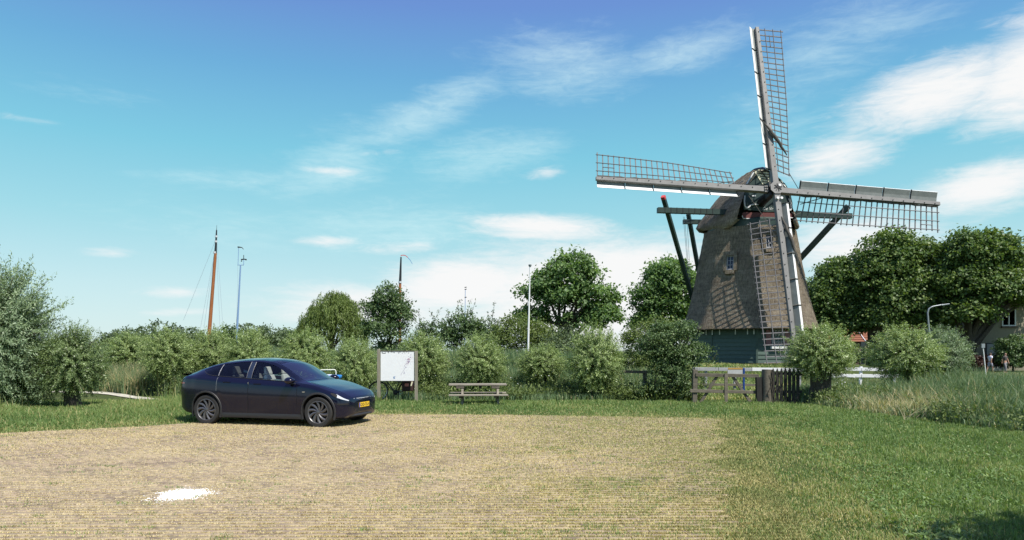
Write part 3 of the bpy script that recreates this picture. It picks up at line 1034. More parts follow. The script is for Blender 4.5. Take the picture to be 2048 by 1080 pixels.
    def colr4(x, y, rng):
        n = len(x)
        p = vnoise(x * 0.8, y * 0.6, 47)
        onm = np.hypot(x - MC.x, y - MC.y) < 6.5
        rnd = np.where(rng.uniform(0, 1, n) < 0.20 + 0.5 * (p > 0.6) + 0.3 * onm, rng.uniform(0.66, 0.95, n), np.clip(rng.normal(0.46, 0.12, n), 0, 0.64))
        return rnd, (0.6 + 0.7 * rng.uniform(0, 1, n)) * np.where(onm, 1.5 * (0.4 + p), 1), 1.0 + 0.5 * rng.uniform(0, 1, n), np.abs(rng.normal(0.5, 0.2, n))
    grass_field('field_grass', 'short yellowish grass of the field inside the gate', samp4, 46000, 0.13, 0.035, 1.0, colr4, rng)


make_wild()


def dry_reeds():
    rng = np.random.default_rng(205)
    n = 5200
    y = rng.uniform(27.6, 30.5, n)
    x = GX(276, 29) + rng.normal(0, 1.0, n)
    k = y > path_y(x) + 0.3
    x, y = x[k], y[k]
    n = len(x)
    h = (0.55 + 0.6 * vnoise(x * 1.2, y * 1.2, 51) + 0.25 * rng.uniform(0, 1, n)) * (0.75 + 0.3 * (y - 27.6) / 3) * 1.25
    rnd = np.where(rng.uniform(0, 1, n) < 0.45, rng.uniform(0.8, 1.0, n), rng.uniform(0.2, 0.7, n))
    c, f, i, r = blades(np.stack([x, y, 0 * x], 1), h, 0.024, np.abs(rng.normal(0.3, 0.2, n)), rnd, rng)
    o = link('dry_reeds', arrays_mesh('dry_reeds', c, f, i, r), M['reed'])
    tag(o, 'clump of dry brown reeds left of the car behind the pale path', 'reeds', kind='stuff')


dry_reeds()

# ------------------------------------------------------------------ the windmill
PHI, TAU = rad(4.5), rad(12.0)
MN = Vector((math.sin(PHI), -math.cos(PHI), 0))      # where the cap looks
MR = Vector((math.cos(PHI), math.sin(PHI), 0))       # to the right across the cap
UP = Vector((0, 0, 1))
CORNER = rad(-12.0)                                  # one corner of the octagon, measured from -Y


def oct_pt(k, r, z, d=0.0):
    a = CORNER + rad(45) * k + d
    return Vector((MC.x + r * math.sin(a), MC.y - r * math.cos(a), z))


def face_frame(k, z0, r0, z1, r1):
    """middle line of face k (between corner k and k+1), its outward slope frame"""
    ap = math.cos(rad(22.5))
    a = CORNER + rad(45) * (k + 0.5)
    out = Vector((math.sin(a), -math.cos(a), 0))
    side = Vector((math.cos(a), math.sin(a), 0))
    p0 = Vector((MC.x, MC.y, z0)) + out * (r0 * ap)
    p1 = Vector((MC.x, MC.y, z1)) + out * (r1 * ap)
    upv = (p1 - p0).normalized()
    nrm = side.cross(upv)
    if nrm.dot(out) < 0:
        nrm = -nrm
    return p0, upv, side, nrm


SMOCK = [(3.25, 4.86), (3.6, 4.70), (4.2, 4.51), (5.0, 4.27), (6.5, 3.93), (8.0, 3.64), (9.2, 3.42), (10.3, 3.22)]


def smock_r(z):
    return float(np.interp(z, [q[0] for q in SMOCK], [q[1] for q in SMOCK]))


def plane_hit(px, py, p0, n):
    d = Vector(((px - CX) / F, 1.0, (HY - py) / F))
    o = Vector((0, 0, CH))
    return o + d * ((p0 - o).dot(n) / d.dot(n))


def make_mill():
    root = empty('windmill', (MC.x, MC.y, 0))
    tag(root, 'thatched octagonal windmill with green base and four lattice sails', 'windmill')
    inv = Matrix.Translation(-MC)

    def put(mb, name, mats, parent=root, smooth=None, fix=True):
        """mb is in world coordinates; the object sits under parent (whose origin chain is the mill centre)"""
        mb.v = [tuple(Vector(p) - MC) for p in mb.v]
        return mb.build(name, mats, parent, smooth, fix=fix)

    # thatched smock, corners rounded, uneven courses
    rng = random.Random(12)
    mb = MB()
    rings = []
    zs = list(np.linspace(3.25, 10.3, 30))
    per = [(-0.105, 0.9655), (0.0, 0.990), (0.105, 0.9655)]

    def ring(z, r, jit):
        pts = []
        for k in range(8):
            for d, f in per:
                pts.append(oct_pt(k, r * f * 0.995 + rng.uniform(-jit, jit), z, d))
            a, b = oct_pt(k, r * 0.9635, z, 0.105), oct_pt(k + 1, r * 0.9635, z, -0.105)
            for t in (0.25, 0.5, 0.75):
                q = a.lerp(b, t)
                o = (q - Vector((MC.x, MC.y, z))).normalized()
                pts.append(q + o * rng.uniform(-jit, jit))
        return pts
    rings.append(ring(3.42, 4.05, 0))
    rings.append(ring(3.22, 4.40, 0.03))
    rings.append(ring(3.20, 4.66, 0.04))
    for z in zs:
        rings.append(ring(z, smock_r(z), 0.022))
    rings = [r + [r[0]] for r in rings]
    mb.grid(rings)
    sm = put(mb, 'thatched_smock', M['thatch'], smooth=70)
    # straw ends along the lower edge
    mb = MB()
    for k in range(8):
        for i in range(60):
            t = i / 60
            p = oct_pt(k, 4.72, 3.27).lerp(oct_pt(k + 1, 4.72, 3.27), t)
            o = (p - Vector((MC.x, MC.y, p.z))).normalized()
            mb.bar(p + o * rng.uniform(-0.1, 0.02), p + o * rng.uniform(0.0, 0.07) - UP * rng.uniform(0.03, 0.10), 0.05, 0.02)
    o = put(mb, 'thatch_fringe', M['thatch'], sm)
    o['kind'] = 'stuff'
    # hooks under the eave
    for k, t in ((-1, 0.06), (-1, 0.22), (-1, 0.55), (-1, 0.80), (-1, 0.93), (-2, 0.6), (-2, 0.85)):
        p = oct_pt(k, 4.22, 3.2).lerp(oct_pt(k + 1, 4.22, 3.2), t)
        mb = MB()
        mb.bar(p, p - UP * 0.34, 0.05, 0.05)
        put(mb, 'eave_hook', M['trim_white'])

    # weatherboarded base
    mb = MB()
    RB = 3.92
    mb.grid([[oct_pt(k, RB - 0.06, z) for k in range(9)] for z in (0.2, 3.5)])
    base = put(mb, 'mill_base', M['green_paint'])
    for k in range(-2, 2):
        z = 0.95
        while z < 3.3:
            a, b = oct_pt(k, RB, z), oct_pt(k + 1, RB, z)
            s = (b - a).normalized()
            n = Vector((s.y, -s.x, 0))
            mb = MB()
            p = []
            for q in (a, b):
                p += [q + n * 0.065, q + n * 0.012 + UP * 0.285, q - n * 0.03 + UP * 0.285, q - n * 0.03]
            mb.add(p, [(0, 4, 5, 1), (1, 5, 6, 2), (3, 7, 4, 0), (0, 1, 2, 3), (7, 6, 5, 4)])
            put(mb, 'plank', M['plank_green'], base)
            z += 0.278
        mb = MB()
        c = oct_pt(k, RB + 0.03, 0.95)
        mb.bar(c, c + UP * 2.5, 0.12, 0.12, up=(c - Vector((MC.x, MC.y, c.z))))
        put(mb, 'corner_post', M['plank_green'], base)
    # brick footing
    mb = MB()
    mb.grid([[oct_pt(k, RB + 0.10, z) for k in range(9)] for z in (0.2, 0.94)])
    mb.add([oct_pt(k, RB + 0.10, 0.94) for k in range(8)], [tuple(range(8))])
    put(mb, 'brick_footing', M['brick_dark'])

    def window(face, off, zc, w, h, cols, rows, z0=None, r0=None, z1=None, r1=None, depth=0.10, proud=0.06, frame='grey_white', shutters=False, sill=0.0):
        p0, upv, side, nrm = face_frame(face, z0, r0, z1, r1)
        c = p0 + upv * ((zc - z0) / upv.z) + side * off + nrm * proud
        B = Matrix((side, nrm, upv)).transposed()

        def bx(mb, x, y, z, sx_, sy_, sz_):
            mb.box(c + B @ Vector((x, y, z)), (sx_, sy_, sz_), rot=B)
        t = 0.075
        mb = MB()
        bx(mb, -w / 2, 0, 0, t, depth, h + t)
        bx(mb, w / 2, 0, 0, t, depth, h + t)
        bx(mb, 0, 0.003, h / 2, w - t, depth, t)
        bx(mb, 0, 0.003, -h / 2, w - t, depth, t)
        fr = put(mb, 'window', M[frame])
        mb = MB()
        bx(mb, 0, -0.03, 0, w - t, 0.012, h - t)
        put(mb, 'pane', M['pane_dark'], fr)
        for i in range(1, cols):
            mb = MB()
            bx(mb, -w / 2 + w * i / cols, 0.0, 0, 0.035, 0.05, h - t)
            put(mb, 'muntin', M[frame], fr)
        for j in range(1, rows):
            mb = MB()
            bx(mb, 0, 0.004, -h / 2 + h * j / rows, w - t, 0.05, 0.035)
            put(mb, 'muntin', M[frame], fr)
        if sill:
            mb = MB()
            bx(mb, 0, 0.09, -h / 2 - t / 2 - sill / 2 - 0.003, w + 0.26, 0.24, sill)
            put(mb, 'sill', M['trim_white'], fr)
        if shutters:
            for s in (-1, 1):
                mb = MB()
                bx(mb, s * (w / 2 + 0.26), 0.0, 0.02, 0.36, 0.05, h)
                put(mb, 'shutter', M['shutter_red'])
        return c, B

    # ground floor window on the lit face, with red shutters
    window(0, 0.0, 2.62, 0.86, 1.05, 4, 4, 0.95, RB, 3.5, RB, proud=0.06, shutters=True, sill=0.15)
    # two small windows in the thatch, with a thatch hood round them
    for face, off, zc in ((-1, -0.30, 7.75), (0, -0.42, 9.15)):
        rr0, rr1 = smock_r(zc - 0.6), smock_r(zc + 0.6)
        c, B = window(face, off, zc, 0.42, 0.92, 2, 3, zc - 0.6, rr0, zc + 0.6, rr1, proud=0.05)
        mb = MB()
        for s in (-1, 1):
            mb.bar(c + B @ Vector((s * 0.36, -0.06, -0.55)), c + B @ Vector((s * 0.36, 0.06, 0.60)), 0.22, 0.30, up=B @ Vector((0, 1, 0)))
        mb.bar(c + B @ Vector((-0.47, 0.06, 0.62)), c + B @ Vector((0.47, 0.06, 0.62)), 0.30, 0.26, up=B @ Vector((0, 1, 0)))
        put(mb, 'window_hood', M['thatch'])
        mb = MB()
        mb.bar(c + B @ Vector((-0.30, 0.02, -0.66)), c + B @ Vector((0.30, 0.02, -0.66)), 0.26, 0.20, up=B @ Vector((0, 1, 0)))
        put(mb, 'window_ledge', M['thatch'])
    # the tall slit low on the shaded face
    # ---- curb ring between smock and cap
    mb = MB()
    mb.lathe([(2.80, 10.0), (2.92, 10.1), (2.92, 10.75), (2.7, 10.9)], 32, c=(MC.x, MC.y, 0))
    put(mb, 'curb_ring', M['green_paint'], smooth=40)

    # ---- thatched cap: sections along its axis (s forward, half outline of q sideways and z)
    sec = [
        (2.75, [(0, 14.10), (0.50, 13.92), (1.05, 13.35), (1.48, 12.65), (1.72, 12.00), (1.86, 11.50), (1.95, 11.15), (2.05, 10.85), (2.00, 10.70), (1.85, 10.70)]),
        (2.20, [(0, 14.32), (0.52, 14.12), (1.12, 13.5), (1.60, 12.75), (1.95, 12.0), (2.25, 11.3), (2.52, 10.72), (2.66, 10.30), (2.55, 10.15), (2.3, 10.2)]),
        (1.00, [(0, 14.55), (0.60, 14.32), (1.25, 13.72), (1.80, 12.95), (2.2, 12.2), (2.55, 11.45), (2.80, 10.85), (2.92, 10.52), (2.78, 10.34), (2.5, 10.40)]),
        (-0.60, [(0, 14.45), (0.65, 14.25), (1.35, 13.7), (1.95, 13.0), (2.4, 12.3), (2.82, 11.55), (3.10, 11.0), (3.22, 10.66), (3.06, 10.48), (2.7, 10.55)]),
        (-2.00, [(0, 13.85), (0.65, 13.7), (1.35, 13.25), (1.95, 12.7), (2.44, 12.1), (2.84, 11.55), (3.14, 11.12), (3.28, 10.84), (3.12, 10.66), (2.7, 10.72)]),
        (-3.10, [(0, 12.9), (0.55, 12.8), (1.10, 12.5), (1.62, 12.1), (2.05, 11.7), (2.38, 11.35), (2.60, 11.08), (2.70, 10.88), (2.55, 10.72), (2.2, 10.78)]),
        (-3.75, [(0, 11.8), (0.35, 11.75), (0.70, 11.65), (1.05, 11.5), (1.32, 11.3), (1.52, 11.12), (1.64, 10.97), (1.70, 10.85), (1.55, 10.74), (1.3, 10.8)]),
    ]
    ss = np.array([q[0] for q in sec])[::-1]
    arr = np.array([q[1] for q in sec])[::-1]            # (n,10,2)
    rows = []
    for s in np.linspace(-3.75, 2.75, 26):
        half = [(float(np.interp(s, ss, arr[:, j, 0])), float(np.interp(s, ss, arr[:, j, 1]))) for j in range(10)]
        full = [(-q, z) for q, z in half[::-1]] + half[1:]
        rows.append([MC + MN * (s + rng.uniform(-0.02, 0.02)) + MR * (q + rng.uniform(-0.025, 0.025)) + UP * (z + rng.uniform(-0.02, 0.02)) for q, z in full])
    mb = MB()
    mb.grid(rows)
    back = [p for p in rows[0]]
    mb.add(back, [tuple(range(len(back)))])
    cap = put(mb, 'thatched_cap', M['thatch_sunlit'], smooth=60)
    # ridge capping
    mb = MB()
    mb.tube([MC + MN * s + UP * (float(np.interp(s, ss, arr[:, 0, 1])) - 0.02) for s in np.linspace(-1.5, 2.95, 12)], 0.13, 8)
    put(mb, 'ridge_cap', M['iron'], cap, smooth=50)

    # ---- front of the cap
    P0 = MC + MN * 2.62

    def fp(px, py, out=0.0):
        return plane_hit(px, py, P0 + MN * out, MN)
    outline = [(1488, 419), (1487, 404), (1489, 388), (1493.5, 366), (1507, 343), (1518, 337.5), (1533, 340.5), (1548, 348), (1561, 358), (1573, 371), (1581, 387), (1585, 405), (1585.5, 421), (1537, 424)]
    mb = MB()
    mb.prism([fp(*q) for q in outline], -MN * 0.08)
    fb = put(mb, 'front_board', M['green_paint'])
    for pts in ([(1507.5, 345), (1493.5, 368)], [(1489.3, 391), (1488.3, 408), (1492.6, 417.2), (1499, 413.8), (1501.7, 409), (1524, 409.4)],
                [(1578, 396.7), (1583.0, 410.6), (1583.0, 420), (1578, 421), (1573, 411), (1558.6, 410.6)], [(1561, 362), (1575, 381)]):
        mb = MB()
        q = [fp(a, b, 0.025) for a, b in pts]
        # round the corners a little
        q2 = [q[0]]
        for i in range(1, len(q) - 1):
            q2 += [q[i].lerp(q[i - 1], 0.3), q[i].lerp(q[i + 1], 0.3)]
        q2.append(q[-1])
        mb.tube(q2, 0.055, 6)
        put(mb, 'white_trim', M['trim_white'], fb, smooth=60)
    for poly, nsl in (([(1509, 343.5), (1518, 339), (1527, 340), (1537, 345), (1538, 364), (1526, 370)], 6), ([(1558, 361), (1563, 361), (1572, 373), (1575, 383), (1566, 379)], 3)):
        mb = MB()
        mb.prism([fp(a, b, 0.03) for a, b in poly], -MN * 0.025)
        lv = put(mb, 'louvre_vent', M['cream'], fb)
        ys = [q[1] for q in poly]
        xs = [q[0] for q in poly]
        for i in range(nsl):
            t = (i + 0.7) / nsl
            y = min(ys) + (max(ys) - min(ys)) * t
            xa = min(xs) + (5 + 13 * t if nsl == 6 else 3 + 5 * t) * (1 if t > 0.1 else 0.5)
            xb = max(xs) if nsl == 6 else min(max(xs), xa + 8)
            mb = MB()
            mb.bar(fp(xa, y - 1.2, 0.055), fp(xb, y + 1.2, 0.055), 0.05, 0.045, up=UP)
            put(mb, 'slat', M['iron'], lv)
    mb = MB()
    mb.bar(fp(1520, 339, 0.075), fp(1537, 361, 0.075), 0.04, 0.05)
    put(mb, 'glazing_bar', M['iron'], fb)
    mb = MB()
    mb.bar(fp(1495, 371, 0.03), fp(1527, 371, 0.03), 0.05, 0.06)
    put(mb, 'glazing_bar', M['iron'], fb)
    # red name board below with its white edge
    mb = MB()
    mb.prism([fp(1484.5, 427.5), fp(1488, 424.5), fp(1548, 425.5), fp(1588, 427), (fp(1586, 434)), fp(1545, 437), fp(1486, 436.5)], -MN * 0.06)
    rb = put(mb, 'red_board', M['barn_red'])
    mb = MB()
    mb.tube([fp(1484, 431, 0.01), fp(1486.5, 437.2, 0.01), fp(1545, 438, 0.01), fp(1586, 435.5, 0.01)], 0.035, 6)
    put(mb, 'white_edge', M['trim_white'], rb, smooth=60)
    # small white plate and lettering
    mb = MB()
    mb.bar(fp(1504, 391.5, 0.03), fp(1511.5, 391.5, 0.03), 0.02, 0.08)
    put(mb, 'date_plate', M['trim_white'], fb)

    def text(body, size, loc, xdir, zdir, mat, name, parent, shear=0.0, width=None):
        cu = D.curves.new(name, 'FONT')
        cu.body = body
        cu.size = size
        cu.shear = shear
        cu.extrude = 0.004
        tmp = D.objects.new('tmp', cu)
        COL.objects.link(tmp)
        dg = bpy.context.evaluated_depsgraph_get()
        me = D.meshes.new_from_object(tmp.evaluated_get(dg))
        D.objects.remove(tmp)
        me.name = name
        y = zdir.cross(xdir)
        R = Matrix((xdir, zdir, xdir.cross(zdir))).transposed().to_4x4()
        sc = 1.0
        if width:
            xs_ = [v.co.x for v in me.vertices]
            sc = width / (max(xs_) - min(xs_))
        me.transform(Matrix.Translation(Vector(loc)) @ R @ Matrix.Diagonal((sc, 1, 1, 1)))
        me.materials.clear()
        o = link(name, me, M[mat], parent)
        o['kind'] = 'stuff'
        return o
    text('De Vr', 0.30, fp(1524.5, 420.0, 0.02) - MC, MR, UP, 'trim_white', 'lettering', fb, 0.3)

    # ---- windshaft and its iron head
    H = P(1547.5, 381, 45.9)                            # crossing of the stocks
    W = (MN * math.cos(TAU) + UP * math.sin(TAU)).normalized()
    U0 = (UP * math.cos(TAU) - MN * math.sin(TAU)).normalized()
    R0 = MR.copy()
    mb = MB()
    mb.tube([H - W * 2.4, H - W * 0.30], 0.30, 10)
    put(mb, 'windshaft', M['iron'], smooth=40)
    mb = MB()
    B = Matrix((R0, W, U0)).transposed()
    mb.box(H - W * 0.05, (0.62, 0.95, 0.62), rot=B)
    mb.box(H - W * 0.02 - R0 * 0.36, (0.16, 0.7, 0.9), rot=B)
    head = put(mb, 'poll_end', M['iron'])
    mb = MB()
    octp = [H + W * 0.45 + (R0 * math.cos(a) + U0 * math.sin(a)) * (0.46) for a in [rad(22.5 + 45 * i) for i in range(8)]]
    mb.prism(octp, W * 0.05)
    put(mb, 'face_plate', M['stock_grey'], head)
    mb = MB()
    for i in range(8):
        a = rad(45 * i + 10)
        mb.bar(H + W * 0.53 + R0 * 0.06, H + W * 0.53 + R0 * 0.06 + (R0 * math.cos(a) + U0 * math.sin(a)) * 0.27, 0.03, 0.03, up=W)
    put(mb, 'star_bolts', M['iron'], head)
    for dx, dz in ((0.18, 0.14), (-0.04, -0.75), (0.22, -0.75)):
        mb = MB()
        mb.tube([H + W * 0.40 + R0 * dx + U0 * dz, H + W * 0.56 + R0 * dx + U0 * dz], 0.085, 10)
        put(mb, 'bolt', M['trim_white'], head, smooth=40)
    for dx in (-0.42, -0.36):
        for dz in (-0.18, 0.0, 0.18):
            mb = MB()
            mb.box(H + W * 0.2 + R0 * (dx - 0.22) + U0 * dz, (0.14, 0.10, 0.09), rot=B)
            put(mb, 'wedge', M['stock_grey'], head)

    # ---- four sails: stock, windboards on the leading side, twisted lattice on the trailing side
    tips = {'left': (1191.5, 357), 'right': (1879, 408), 'up': (1513.5, 55), 'down': (1592.5, 727)}
    PROF = {'left': [(0.10, -0.12), (0.36, -0.10), (0.58, 0.08), (0.66, 0.14)], 'up': [(0.10, -0.12), (0.34, -0.07), (0.50, 0.08), (0.57, 0.12)],
            'right': [(0.10, -0.12), (0.45, -0.04), (0.78, 0.10), (0.82, 0.07)], 'down': [(0.12, -0.16), (0.34, 0.06), (0.50, 0.22), (0.68, 0.14)]}
    for key, (px, py) in tips.items():
        fwd = 0.26 if key in ('up', 'down') else 0.0
        Hk = H + W * fwd
        tip = plane_hit(px, py, Hk, W)
        # start both stocks of a pair from the hub itself
        a = (tip - Hk)
        Rl = a.length
        a.normalize()
        t = a.cross(W)                                   # trailing side as the sails turn anticlockwise
        up_a = a.dot(U0)
        # make sure it is clockwise seen from the front
        if (t - (R0 * a.dot(U0) - U0 * a.dot(R0))).length > 1.0:
            t = -t
        mb = MB()
        mb.bar(Hk + a * 0.0, Hk + a * Rl, 0.40, 0.36, up=W, w2=0.24, h2=0.2)
        stock = put(mb, 'sail', M['stock_grey'])
        stock.data = bevel_mesh(stock.data, 0.02)
        r0, r1 = 2.05, Rl - 0.12
        if key == 'left':
            r0 = 2.5
        if key == 'up':
            r0 = 1.45
        if key == 'right':
            r0 = 1.85
        nb = 26
        Wd = 1.78

        def twist(r):
            return rad(np.interp(r, [r0, 0.5 * (r0 + r1), r1], [31, 15, 5]))

        def pt(r, w):
            return Hk + a * r + t * (w * math.cos(twist(r))) - W * (w * math.sin(twist(r)) + 0.06)
        rr = [r0 + (r1 - r0) * i / (nb - 1) for i in range(nb)]
        for i, r in enumerate(rr):
            mb = MB()
            mb.bar(pt(r, -0.10), pt(r, Wd + 0.08 + (0.10 if i in (0, nb - 1) else 0)), 0.06, 0.05, up=W)
            put(mb, 'lattice_bar', M['lattice'], stock)
        for q in (1.0, 0.665, 0.33):
            mb = MB()
            lo = 0 if key != 'x' else 1
            mb.tube([pt(r, Wd * q) + W * 0.04 for r in [r0 - 0.10] + rr[1:-1] + [r1 + 0.10]], 0.030, 5)
            put(mb, 'lattice_rail', M['lattice'], stock)
        mb = MB()
        mb.tube([pt(r, Wd * 0.83 if key in ('right',) else Wd * 0.5) + W * 0.04 for r in rr[-4:-1]], 0.028, 5)
        put(mb, 'lattice_rail', M['lattice'], stock)
        # windboards
        npan = 5 if key in ('right', 'left') else 6
        b0, b1 = (1.75, Rl - 0.12) if key == 'right' else ((2.4, Rl - 0.08) if key == 'left' else ((1.35, Rl - 0.02) if key == 'up' else (1.0, Rl - 0.3)))
        th = rad(38)

        white = 2 if key in ('right', 'down') else 1

        def bp(r, j, back=0.0):
            prof = PROF[key]
            l, o = prof[j]
            return Hk + a * r - t * l + W * (o - back)
        for i in range(npan):
            ra, rb_ = b0 + (b1 - b0) * i / npan + 0.012, b0 + (b1 - b0) * (i + 1) / npan - 0.012
            mb = MB()
            for j in range(3):
                for bk in (0.0, 0.035):
                    mb.grid([[bp(r, j, bk), bp(r, j + 1, bk)] for r in (ra, rb_)], 0 if j >= white else 1)
            for j0 in (0, 3):
                mb.add([bp(ra, j0), bp(rb_, j0), bp(rb_, j0, 0.035), bp(ra, j0, 0.035)], [(0, 1, 2, 3)])
            for r in (ra, rb_):
                for j in range(3):
                    mb.add([bp(r, j), bp(r, j + 1), bp(r, j + 1, 0.035), bp(r, j, 0.035)], [(0, 1, 2, 3)])
            put(mb, 'wind_board', [M['sail_white'], M['board_grey']], stock, fix=False)
            mb = MB()
            r = ra + 0.05
            mb.tube([bp(r, 0) + W * 0.02, bp(r, 1) + W * 0.03, bp(r, 2) + W * 0.03, bp(r, 3) + W * 0.02], 0.028, 5)
            put(mb, 'board_bracket', M['iron'], stock)
        # little bolt heads along the stock
        mb = MB()
        for i in range(14):
            r = 1.5 + (Rl - 1.9) * i / 13
            mb.box(Hk + a * r + W * (0.19 - 0.075 * r / Rl) + t * 0.05, (0.05, 0.05, 0.05))
        o = put(mb, 'bolt_row', M['iron'], stock)
        # rolled sail cloth twisted round the stock
        if key in ('up', 'down'):
            ra, rb_ = (2.3, 5.0) if key == 'up' else (2.0, 5.2)
            pts, rs = [], []
            rngc = random.Random(5)
            for i in range(16):
                q = i / 15
                w = (0.95 if key == 'up' else -0.1) * (1 - q) + (-0.62 if key == 'up' else -0.85) * q
                pts.append(Hk + a * (ra + (rb_ - ra) * q) + t * w + W * (0.16 + 0.14 * math.sin(math.pi * q)) + t * rngc.uniform(-0.03, 0.03))
                rs.append(0.035 + 0.10 * math.sin(math.pi * min(1, q * 1.15)) ** 1.5 * rngc.uniform(0.7, 1.1))
            mb = MB()
            mb.tube(pts, rs, 7)
            put(mb, 'rolled_sailcloth', M['canvas'], stock, smooth=60)
        else:
            # strip of rolled cloth lying along the inner edge of the lattice
            rngc = random.Random(6)
            pts = [Hk + a * (r0 + (r1 - r0) * i / 30) + t * (0.20 + rngc.uniform(-0.02, 0.03)) + W * (-0.02) for i in range(31)]
            mb = MB()
            mb.tube(pts, [0.03 + 0.05 * rngc.random() for _ in pts], 6)
            put(mb, 'rolled_sailcloth', M['canvas'], stock, smooth=60)
            mb = MB()
            mb.bar(pt(r0 + 0.1, 0.75) + W * 0.08, pt(r0 + 1.7, 0.15) + W * 0.12, 0.05, 0.05)
            put(mb, 'sail_cord', M['canvas'], stock)

    # ---- beams through the cap, struts and ropes of the tail
    def beam(a, b, w, name, mat, n=0, w2=None):
        mb = MB()
        mb.bar(a, b, w, w, w2=w2, h2=w2)
        return put(mb, name, M[mat])
    bl, br = P(1315, 420.5, 48.3), P(1702, 432.5, 49.8)
    beam(bl, br, 0.36, 'cross_beam', 'green_paint')
    for i in range(9):
        q = bl.lerp(br, 0.035 + 0.03 * i)
        mb = MB()
        mb.box(q, (0.04, 0.385, 0.385))
        put(mb, 'beam_strap', M['iron'])
    beam(P(1366.5, 443.5, 52.4), P(1560, 446, 52.9), 0.32, 'cross_beam', 'green_paint')
    tail = MC - MN * 9.0 - UP * 0 + Vector((0.3, 0, 2.2))
    s1a = P(1327.5, 398, 48.45)
    e = P(1416, 705, 57.0)
    beam(s1a, e, 0.27, 'tail_strut', 'green_paint')
    mb = MB()
    d = (e - s1a).normalized()
    mb.bar(s1a - d * 0.22, s1a - d * 0.01, 0.275, 0.275)
    put(mb, 'strut_tip', M['tip_red'])
    beam(P(1376.5, 428, 52.5), P(1424, 690, 57.0), 0.27, 'tail_strut', 'green_paint')
    beam(P(1697, 412, 50.1), P(1432, 700, 57.0), 0.34, 'tail_strut', 'green_paint')
    mb = MB()
    mb.bar(MC - MN * 3.2 + UP * 10.8, MC - MN * 8.6 + UP * 1.6, 0.4, 0.4)
    put(mb, 'tail_pole', M['green_paint'])
    for x0, y0, x1, y1 in ((1369, 433, 1379, 560), (1373.5, 433, 1381, 560), (1366.5, 433, 1377.5, 560)):
        mb = MB()
        mb.tube([P(x0, y0, 50.5), P(x1, y1, 53.5)], 0.014, 4)
        put(mb, 'rope', M['wire'])
    for pts in ([(1497, 391, 45.6), (1525, 430, 45.2), (1552, 476, 44.9)], [(1583, 424, 45.4), (1590, 430, 45.4), (1603, 425, 46.5)], [(1578, 346, 46.3), (1600, 383, 46.2)]):
        mb = MB()
        mb.tube([P(*q) for q in pts], 0.022, 5)
        put(mb, 'rope', M['canvas'])
    return root


make_mill()

# ------------------------------------------------------------------ the car
CAR_POS, CAR_YAW, AXLE, WR = (-5.60, 17.18, 0.014), rad(-14.9), 1.485, 0.352


